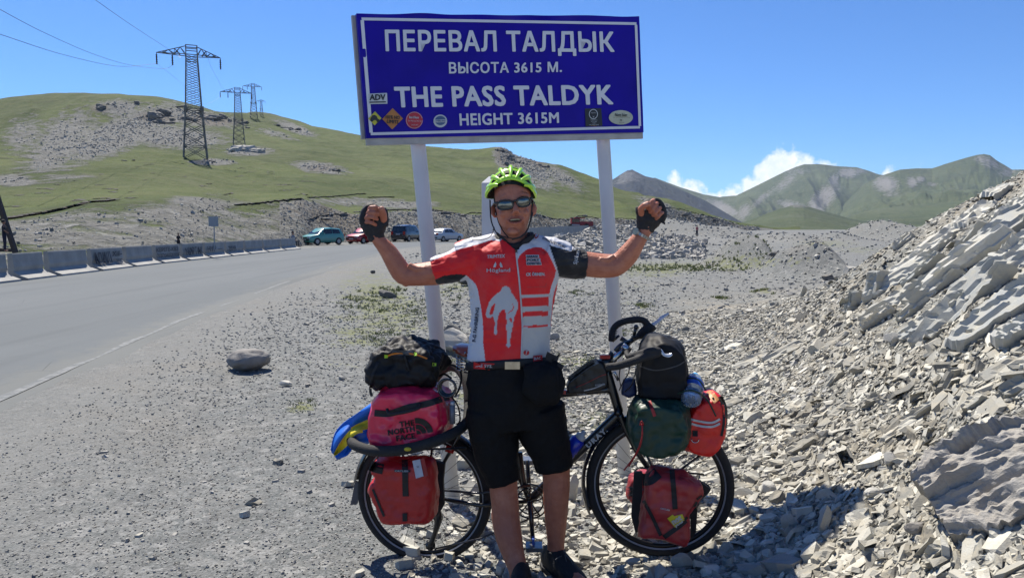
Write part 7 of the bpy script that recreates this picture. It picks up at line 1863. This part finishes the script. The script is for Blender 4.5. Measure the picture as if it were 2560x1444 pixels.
# ------------------------------------------------------------------ luggage
def bag(name, label, cat, outline, off, depth, m, voxel=.0075, sm=10, wr=.008, ws=11, taper=.86, aniso=(1, 1, 1)):
    cx_ = sum(p[0] for p in outline) / len(outline); cy_ = sum(p[1] for p in outline) / len(outline)
    mb_ = MB(); lay = []
    for o_, k in ((off - depth / 2, taper), (off - depth / 4, 1.0), (off + depth / 4, 1.0), (off + depth / 2, taper)):
        lay += [B(cx_ + (x - cx_) * k, cy_ + (y - cy_) * k, off) - BN * (o_ - off) for x, y in outline]
    n = len(outline)
    mb_.add(lay, [tuple(f_) for f_ in grid_faces(4, n, True)] + [tuple(range(n)), tuple(3 * n + i for i in range(n))[::-1]])
    me = remesh(mb_, voxel, sm, .5, name); wrinkle(me, wr, ws, aniso); wrinkle(me, wr * .3, ws * 2.0, aniso, True)
    o = link(name, me, m, None, True); tag(o, label, cat)
    bvh = BVHTree.FromPolygons([tuple(v) for v in coords(me)], [tuple(p.vertices) for p in me.polygons]); return o, bvh
def strap(nm, pts, w, m, parent, bvh, off=.004, th=None):
    """flat webbing following the bag; pts in photo pixels, w in pixels"""
    P = []; dense = spline([Vector((x, y, 0)) for x, y in pts], 7)
    for i, p in enumerate(dense):
        d = (dense[min(i + 1, len(dense) - 1)] - dense[max(i - 1, 0)]).normalized(); s = Vector((-d.y, d.x, 0)) * w / 2
        P.append([ray_on(bvh, p.x + s.x * k, p.y + s.y * k, off) for k in (-1, 0, 1)])
    V = [q for r_ in P for q in r_]; toward = (Vector((0, 0, H)) - V[0]).normalized() * .003
    n = len(P); V2 = V + [v - toward * 2.5 for v in V]; g = grid_faces(n, 3); Fc = [tuple(f_) for f_ in g] + [tuple(f_[::-1] + 3 * n) for f_ in g]
    for i in range(n - 1):
        Fc.append((3 * i, 3 * (i + 1), 3 * (i + 1) + 3 * n, 3 * i + 3 * n)); Fc.append((3 * i + 2, 3 * i + 2 + 3 * n, 3 * (i + 1) + 2 + 3 * n, 3 * (i + 1) + 2))
    return MB().add(V2, Fc).build(nm, m, parent)
M_PRED = mat('pannier_red', (.58, .016, .018), .42, var=.12, scale=9, bump=.12, bscale=60); M_PRED2 = mat('pannier_red_faded', (.42, .032, .036), .45, var=.2, scale=7, bump=.12, bscale=60)
M_WEB = mat('black_webbing', (.010, .010, .012), .6, bump=.3, bscale=600); M_PINK = mat('duffel_raspberry', (.95, .02, .09), .33, var=.10, scale=8, coat=.25, bump=.15, bscale=40)
rp, rb = bag('pannier', 'large red rear pannier with a black centre strap and a white tag', 'pannier', [(930, 1165), (945, 1142), (1000, 1148), (1060, 1143), (1085, 1148), (1092, 1185), (1092, 1285), (1076, 1303), (1010, 1304), (962, 1302), (948, 1276), (926, 1222), (930, 1200), (948, 1184)], .20, .15, M_PRED, wr=.007)
MB().prism([B(*p) for p in [(1086, 1150, .1), (1112, 1160, .1), (1108, 1200, .1), (1110, 1262, .1), (1092, 1292, .1)]], BN, .02).build('back_plate', M_WEB, rp)
strap('strap', [(1012, 1148), (1013, 1200), (1014, 1240)], 15, M_WEB, rp, rb); strap('buckle', [(1012, 1282), (1012, 1302)], 12, M_WEB, rp, rb, .006)
strap('closure_flap', [(925, 1162), (940, 1168), (958, 1172)], 26, M_WEB, rp, rb, .005); strap('hem_strap', [(932, 1222), (948, 1262), (960, 1290)], 6, M_WEB, rp, rb, .004)
jpoly('logo_badge', [(986, 1173), (1026, 1174), (1026, 1180), (986, 1179)], M_WEB, .003, rb, rp); jtext('ORTLIEB', 1004, 1176.5, 34, 4.5, M_PW, 1, .03, rb, rp, .005)
tg = MB().prism([B(*p) for p in [(1030, 1150, .30), (1060, 1144, .30), (1070, 1188, .30), (1042, 1200, .30)]], BN, .002).build('luggage_tag', mat('tag_red', (.36, .012, .02), .4), rp)
MB().prism([B(*p) for p in [(1031, 1151, .303), (1050, 1147, .303), (1059, 1189, .303), (1040, 1195, .303)]], BN, -.001).build('tag_card', mat('tag_card', (.52, .56, .66), .4), tg); btext('21', (1044, 1166, 5, 4, -10), M_PD, .306, tg, .02)
df, db = bag('duffel_bag', 'raspberry red duffel bag with black handle and three lines of black lettering', 'duffel bag', [(938, 1020), (944, 985), (965, 962), (1000, 953), (1045, 955), (1090, 962), (1112, 978), (1124, 1010), (1128, 1045), (1124, 1074), (1100, 1090), (1060, 1103), (1010, 1112), (970, 1112), (945, 1098), (933, 1070), (933, 1040)], .13, .28, M_PINK, wr=.016, ws=7)
M_PB = mat('print_black', (.008, .008, .01), .5)
strap('haul_strap', [(936, 1032), (975, 1033), (1020, 1018), (1070, 1008), (1122, 990)], 16, M_WEB, df, db, .005)
h_ = MB(); bt(h_, [(968, 1022, .285), (975, 1034, .31), (1010, 1030, .32), (1045, 1020, .315), (1052, 1010, .29)], .007, 8); h_.build('handle', M_WEB, df, True)
jtext('THE', 1017, 1058, 38, 14, M_PB, -8, .05, db, df, .004, sp=1.1); jtext('NORTH', 1003, 1076, 68, 14, M_PB, -9, .05, db, df, .004, sp=1.1); jtext('FACE', 1014, 1092, 48, 14, M_PB, -9, .05, db, df, .004, sp=1.1)
def arc_band(r0, r1, cx_, cy_, rot):
    c, s = math.cos(R(rot)), math.sin(R(rot)); P = []
    for k in range(11): a = math.pi / 2 * k / 10; P.append((r1 * math.cos(a), -r1 * math.sin(a)))
    for k in range(10, -1, -1): a = math.pi / 2 * k / 10; P.append((r0 * math.cos(a), -r0 * math.sin(a)))
    return [(cx_ + x * c - y * s, cy_ + x * s + y * c) for x, y in P]
for r0, r1 in ((27, 41), (13, 24.5), (0.5, 10.5)):
    pts = arc_band(r0, r1, 1042, 1085, -8); n = 11
    V = [ray_on(db, x, y, .004) for x, y in pts]; Fc = [(i, i + 1, 2 * n - 2 - i, 2 * n - 1 - i) for i in range(n - 1)]
    MB().add(V, Fc).build('logo', M_PB, df, fix=False)
bp, bb = bag('backpack', 'black backpack with an orange zip strapped on top of the duffel bag', 'backpack', [(936, 952), (932, 915), (944, 882), (970, 860), (1008, 850), (1050, 854), (1084, 864), (1106, 888), (1108, 915), (1096, 945), (1070, 958), (1020, 955), (975, 962), (950, 972)], .10, .26, mat('backpack_black', (.010, .010, .012), .6, var=.2, scale=12, bump=.2, bscale=90, spec=.3), wr=.030, ws=10)
strap('zip', [(968, 890), (985, 884), (1010, 883), (1040, 886), (1068, 896)], 4, mat('orange_zip', (.75, .22, .01), .5), bp, bb, .006)
for x, y, w_ in ((967, 890, 6), (1040, 884, 5), (1088, 910, 7)): jpoly('tab', [(x - w_, y - 4), (x + w_ * .4, y - 3), (x + w_ * .4, y + 4), (x - w_, y + 5)], mat('lime_tab', (.45, .75, .03), .5), .009, bb, bp)
strap('compression_strap', [(945, 905), (930, 940), (926, 975), (930, 990)], 7, M_WEB, bp, bb, .004); jpoly('panel', [(982, 874), (1035, 877), (1030, 887), (975, 889)], mat('grey_panel', (.07, .075, .08), .5), .005, bb, bp)
strap('haul_loop', [(1010, 885), (1016, 905), (1022, 925)], 5, M_WEB, bp, bb, .01)
# flag in three draped stripes
up_ = [(944, 998), (914, 1018), (884, 1038), (856, 1058), (836, 1084), (826, 1124)]; lo2 = [(944, 1100), (918, 1108), (896, 1106), (882, 1120), (868, 1138), (842, 1148)]
nu, nv = 40, 18; V = []; 
U_ = spline([Vector((*p, 0)) for p in up_], 8); L_ = spline([Vector((*p, 0)) for p in lo2], 8)
for i in range(len(U_)):
    for j in range(nv + 1):
        v_ = j / nv; p = U_[i].lerp(L_[i], v_); f_ = i / (len(U_) - 1)
        V.append(B(p.x, p.y, .17 + .022 * math.sin(v_ * 8 + f_ * 7) + .012 * math.sin(v_ * 15 - f_ * 4) + .03 * f_))
g = grid_faces(len(U_), nv + 1)
fo = MB().add(V, [tuple(f_) for f_ in g]).build('flag', mat('flag_blue', (.004, .17, .75), .55, var=.1, bump=.1), None, True, fix=False)
fo.data.materials.append(mat('flag_yellow', (1.0, .80, .04), .55, var=.1))
for q in fo.data.polygons:
    i, j = q.index // nv, q.index % nv; v_ = (j + .5) / nv; f_ = (i + .5) / (len(U_) - 1)
    if .30 + .12 * f_ < v_ < .60 + .14 * f_ or (.50 < f_ < .60 and v_ > .4): q.material_index = 1
sm_ = fo.modifiers.new('t', 'SOLIDIFY'); sm_.thickness = .003
tag(fo, 'small blue and yellow flag tied behind the duffel bag', 'flag')
# spare tyre folded round the load
TP = [(1172, 1010, -.02), (1166, 1055, .10), (1130, 1084, .24), (1070, 1108, .31), (1000, 1124, .33), (935, 1126, .32), (888, 1112, .26), (880, 1094, .14), (905, 1082, .0), (960, 1078, -.12), (1040, 1020, -.20), (1100, 930, -.20), (1140, 918, -.16), (1166, 955, -.08)]
P = spline([B(*p) for p in TP] + [B(*TP[0])], 8)[:-1]
ty = MB().tube(P, .0235, 14, closed=True).build('spare_tyre', M_TY, None, True); tag(ty, 'spare black tyre folded round the base of the duffel bag', 'tyre')
V = []; 
for i in range(8, 64): 
    p = P[i]; d = (P[(i + 1) % len(P)] - P[i - 1]).normalized(); o_ = d.cross(BZ).normalized() * -1
    if o_.y > 0: o_ = -o_
MB().ball(B(1019, 1122, .355), (.016, .006, .009), 10, 6).build('tyre_logo', mat('yellow_print', (.62, .50, .02), .5), ty)
# cable lock, pump and small bottle beside the duffel
lk = MB(); c0 = B(1119, 968, .2)
for r_, dz in ((.036, 0), (.040, .012), (.034, -.01)): lk.tube([c0 + BE * r_ * math.cos(a) + BZ * r_ * math.sin(a) - BN * (dz) for a in np.linspace(0, 2 * math.pi, 26, endpoint=False)], .0055, 8, closed=True)
tag(lk.build('cable_lock', mat('glossy_cable', (.015, .015, .02), .2, coat=.5), None, True), 'coiled black cable lock beside the duffel bag', 'cable lock')
cb = MB(); bt(cb, [(1100, 925, .05), (1130, 912, .05), (1152, 930, .05), (1150, 965, .08), (1138, 990, .1)], .005, 8); bt(cb, [(1128, 990, .15), (1145, 1015, .12), (1150, 1050, .1), (1142, 1060, .1)], .004, 6); bt(cb, [(1098, 940, .1), (1112, 935, .12), (1128, 945, .15)], .005, 6)
tag(cb.build('elastic_cord', M_WEB, None, True), 'black elastic cords looped right of the backpack', 'cord')
sb = empty('small_bottle', B(1131, 1050, .2), 'slim grey bottle standing between the duffel bag and the rear wheel', 'bottle')
MB().tube([B(1131, 1058, .2), B(1131, 1012, .2)], .0125, 12).build('bottle_body', mat('grey_plastic', (.20, .21, .24), .35), sb, True); MB().tube([B(1131, 1011, .2), B(1131, 1003, .2)], .010, 12).build('cap', mat('white_plastic', (.6, .62, .64), .4), sb, True)
# front load
M_HB = mat('handlebar_bag_black', (.014, .014, .016), .6, var=.08, scale=9, bump=.05, bscale=60, spec=.2)
hbg, hbb = bag('handlebar_bag', 'large black bag hanging in front of the handlebar', 'bag', [(1592, 900), (1602, 860), (1622, 838), (1650, 834), (1685, 845), (1708, 866), (1718, 900), (1716, 950), (1708, 982), (1670, 992), (1630, 992), (1596, 984), (1588, 940)], .0, .30, M_HB, wr=.012, ws=7)
strap('closure_seam', [(1600, 915), (1640, 925), (1690, 915), (1716, 900)], 3, mat('dark_grey_piping', (.05, .05, .055), .5), hbg, hbb, .003)
gs, gb = bag('stuff_sack', 'dark green stuff sack under the black handlebar bag', 'stuff sack', [(1574, 1020), (1590, 998), (1640, 990), (1690, 994), (1714, 1014), (1722, 1050), (1714, 1092), (1690, 1118), (1650, 1131), (1612, 1130), (1582, 1112), (1567, 1070)], .12, .26, mat('green_nylon', (.012, .050, .032), .45, var=.08, scale=10, bump=.05, bscale=80, spec=.35), wr=.014, ws=9)
strap('red_strap', [(1623, 1001), (1630, 1020), (1637, 1040)], 8, mat('red_webbing', (.38, .01, .015), .5), gs, gb, .006)
crd = MB(); 
for pts in ([(1604, 1058, .27), (1606, 1085, .28), (1598, 1120, .27), (1572, 1165, .24)], [(1606, 1060, .27), (1604, 1095, .28), (1588, 1135, .27), (1560, 1175, .24)], [(1600, 1062, .27), (1604, 1052, .28), (1609, 1062, .27)]): bt(crd, pts, .0028, 6)
crd.build('draw_cord', MATS['red_webbing'], gs, True)
rd, rdb = bag('dry_bag', 'bright red bag with two white reflective stripes at the front of the bicycle', 'bag', [(1712, 1030), (1728, 1000), (1755, 980), (1785, 976), (1806, 992), (1814, 1025), (1810, 1075), (1796, 1110), (1772, 1132), (1735, 1124), (1705, 1116), (1706, 1070)], .02, .24, mat('bright_red_fabric', (.92, .018, .012), .45, var=.1, bump=.15, bscale=60), wr=.007)
strap('reflective_stripe', [(1716, 1044), (1750, 1053), (1780, 1056), (1800, 1047)], 5.5, mat('white_reflective', (.62, .63, .66), .35), rd, rdb, .004); strap('reflective_stripe', [(1716, 1055), (1750, 1064), (1780, 1066), (1800, 1058)], 5.5, MATS['white_reflective'], rd, rdb, .004)
strap('leather_tab', [(1772, 975), (1782, 990), (1792, 1003)], 17, mat('tan_leather', (.58, .26, .07), .5), rd, rdb, .008); MB().ball(ray_on(rdb, 1783, 995, .014), .005, 8, 6).build('stud', M_RIM, rd, True)
strap('side_strap', [(1800, 990), (1812, 1020), (1812, 1060), (1806, 1090)], 12, M_WEB, rd, rdb, .003); strap('ring_patch', [(1738, 1076), (1738, 1090)], 13, M_WEB, rd, rdb, .004)
dc = ray_on(rdb, 1738, 1097, .012); MB().tube([dc + BE * .0155 * math.cos(a) + BZ * .0155 * math.sin(a) for a in np.linspace(math.pi, 2 * math.pi, 12)], .0022, 6).build('d_ring', M_CHR, rd, True)
wb = empty('water_bottle', B(1730, 1000, .12), 'clear plastic water bottle with a blue label lying behind the red bag', 'bottle')
t = NT('clear_plastic'); t.done((.55, .66, .80), .12, .6); t.b.inputs['Transmission Weight'].default_value = .75; t.b.inputs['IOR'].default_value = 1.33
a_, b_ = B(1727, 1001, .17), B(1737, 940, .0); ax = b_ - a_
MB().tube([a_ + ax * t_ for t_ in (-.02, 0, .04, .10, .30, .34, .62, .66, .80, .90, .95)], [.020, .036, .043, .045, .044, .046, .046, .044, .040, .020, .014], 22).build('bottle_body', MATS['clear_plastic'], wb, True)
MB().tube([a_ + ax * .35, a_ + ax * .62], .0472, 22, caps=False).build('bottle_label', mat('blue_label', (.015, .10, .55), .35), wb, True, fix=False); MB().tube([a_ + ax * .955, a_ + ax * 1.03], .017, 14).build('cap', mat('light_blue_cap', (.05, .42, .80), .35), wb, True)
for k in range(7):
    p = a_ - ax.normalized() * .004 + (BE * math.cos(k) + BZ * math.sin(k)) * .022; MB().ball(p, .006, 8, 6).build('base_dimple', MATS['clear_plastic'], wb, True)
eb = MB(); bt(eb, [(1690, 985, .14), (1728, 975, .20), (1765, 995, .15), (1790, 1040, .15)], .0035, 6); bt(eb, [(1716, 945, .10), (1745, 948, .13), (1765, 975, .12)], .0035, 6)
tag(eb.build('elastic_cord', mat('dark_green_cord', (.012, .05, .03), .6), None, True), 'dark green elastic cord holding the water bottle', 'cord')
fp, fb = bag('pannier', 'faded red front pannier with crossed black straps and a yellow sticker', 'pannier', [(1612, 1190), (1632, 1168), (1672, 1172), (1715, 1182), (1752, 1204), (1756, 1226), (1738, 1256), (1722, 1275), (1722, 1345), (1712, 1357), (1688, 1351), (1640, 1341), (1592, 1334), (1600, 1285), (1612, 1240)], .19, .14, M_PRED2, wr=.009)
strap('strap', [(1680, 1172), (1684, 1220), (1688, 1272)], 13, M_WEB, fp, fb, .005); strap('cross_strap', [(1608, 1250), (1630, 1290), (1652, 1338)], 9, M_WEB, fp, fb, .004); strap('cross_strap', [(1745, 1255), (1715, 1300), (1660, 1342)], 12, M_WEB, fp, fb, .004)
strap('closure_flap', [(1606, 1198), (1625, 1196), (1645, 1180)], 30, M_WEB, fp, fb, .008); strap('side_strap', [(1752, 1206), (1772, 1222), (1744, 1250)], 10, M_WEB, fp, fb, .003)
MB().prism([B(*p) for p in [(1748, 1202, .17), (1776, 1222, .17), (1768, 1232, .17), (1742, 1240, .17)]], BN, .03).build('buckle', M_WEB, fp)
MB().prism([B(*p) for p in [(1585, 1180, .10), (1606, 1180, .10), (1604, 1330, .10), (1588, 1330, .10), (1578, 1290, .10)]], BN, .02).build('back_plate', M_WEB, fp)
MB().prism([B(*p) for p in [(1728, 1262, .12), (1745, 1256, .12), (1740, 1330, .12), (1726, 1350, .12)]], BN, .02).build('back_plate', M_WEB, fp)
jpoly('sticker', [(1668, 1295), (1682, 1285), (1682, 1290), (1706, 1284), (1712, 1298), (1688, 1318)], mat('yellow_sticker', (.72, .60, .02), .4), .004, fb, fp); jtext('not', 1692, 1299, 27, 13, M_PW, -32, .05, fb, fp, .0065); jtext('your', 1699, 1309, 26, 7, M_PW, -34, .05, fb, fp, .0065); jtext('ORTLIEB', 1663, 1272, 24, 4, M_PW, 12, .02, fb, fp, .004)
fp2, fb2 = bag('pannier', 'dark red front pannier on the far side of the front wheel, mostly hidden', 'pannier', [(1572, 1190), (1600, 1172), (1640, 1180), (1640, 1320), (1600, 1325), (1580, 1250), (1564, 1238)], -.18, .12, M_PRED2, wr=.006)
jpoly('mesh_pocket', [(1566, 1222), (1576, 1214), (1586, 1222), (1586, 1242), (1570, 1238)], M_WEB, .003, fb2, fp2)
# top tube bag, blue pouch, bottle in its cage
tt, tb_ = bag('top_tube_bag', 'black top tube bag with a clear phone window', 'bag', [(1416, 962), (1424, 946), (1460, 918), (1492, 897), (1510, 903), (1520, 930), (1521, 962), (1500, 974), (1460, 980), (1420, 982)], .0, .07, mat('top_bag_black', (.012, .012, .014), .45), .005, 5, .003, 14, .95)
t = NT('window_film'); t.done((.30, .36, .45), .08, .8); 
strap('phone_window', [(1421, 950), (1450, 927), (1474, 910), (1494, 901)], 15, MATS['window_film'], tt, tb_, .004); strap('piping', [(1440, 968), (1470, 955), (1500, 940), (1516, 935)], 1.6, MATS['red_webbing'], tt, tb_, .003); strap('piping', [(1460, 976), (1485, 970), (1512, 959)], 2.5, MATS['white_reflective'], tt, tb_, .003)
jtext('ROSWHEEL', 1500, 961, 24, 4.5, M_PW, -8, .02, tb_, tt, .005)
pu, pub = bag('pouch', 'small blue pouch hanging behind the handlebar', 'pouch', [(1556, 948), (1572, 944), (1588, 946), (1592, 985), (1572, 992), (1554, 984)], .02, .06, mat('dark_blue_fabric', (.012, .03, .12), .5), .006, 4, .004, 12)
cbt = empty('water_bottle', B(1440, 1130, .0), 'blue drinking bottle with a white cap on the down tube', 'bottle')
a_, b_ = B(1405, 1150, .03), B(1462, 1078, .03); ax = b_ - a_
MB().tube([a_ + ax * t_ for t_ in (0, .03, .30, .34, .38, .70, .76)], [.030, .034, .034, .031, .034, .034, .026], 18).build('bottle_body', mat('blue_bottle', (.006, .03, .55), .3, coat=.3), cbt, True); MB().tube([a_ + ax * t_ for t_ in (.76, .86, .90, 1.0)], [.024, .024, .012, .010], 14).build('cap', MATS['white_plastic'], cbt, True)

# ------------------------------------------------------------------ air
hz = MB().box((1500, 3300, 245), (13000, 6900, 560)).build('haze', None)
hz.data.materials.clear()
m = bpy.data.materials.new('haze'); m.use_nodes = True; m.node_tree.nodes.clear(); m.cycles.homogeneous_volume = True
vo_ = m.node_tree.nodes.new('ShaderNodeVolumePrincipled'); ou_ = m.node_tree.nodes.new('ShaderNodeOutputMaterial')
vo_.inputs['Density Attribute'].default_value = ''; vo_.inputs['Temperature Attribute'].default_value = ''; vo_.inputs['Color Attribute'].default_value = ''; vo_.inputs['Density'].default_value = .000048; vo_.inputs['Color'].default_value = (.60, .76, 1.0, 1); vo_.inputs['Anisotropy'].default_value = .2
m.node_tree.links.new(vo_.outputs[0], ou_.inputs['Volume']); hz.data.materials.append(m)
tag(hz, 'thin blue haze over the valley', None, None, 'stuff')
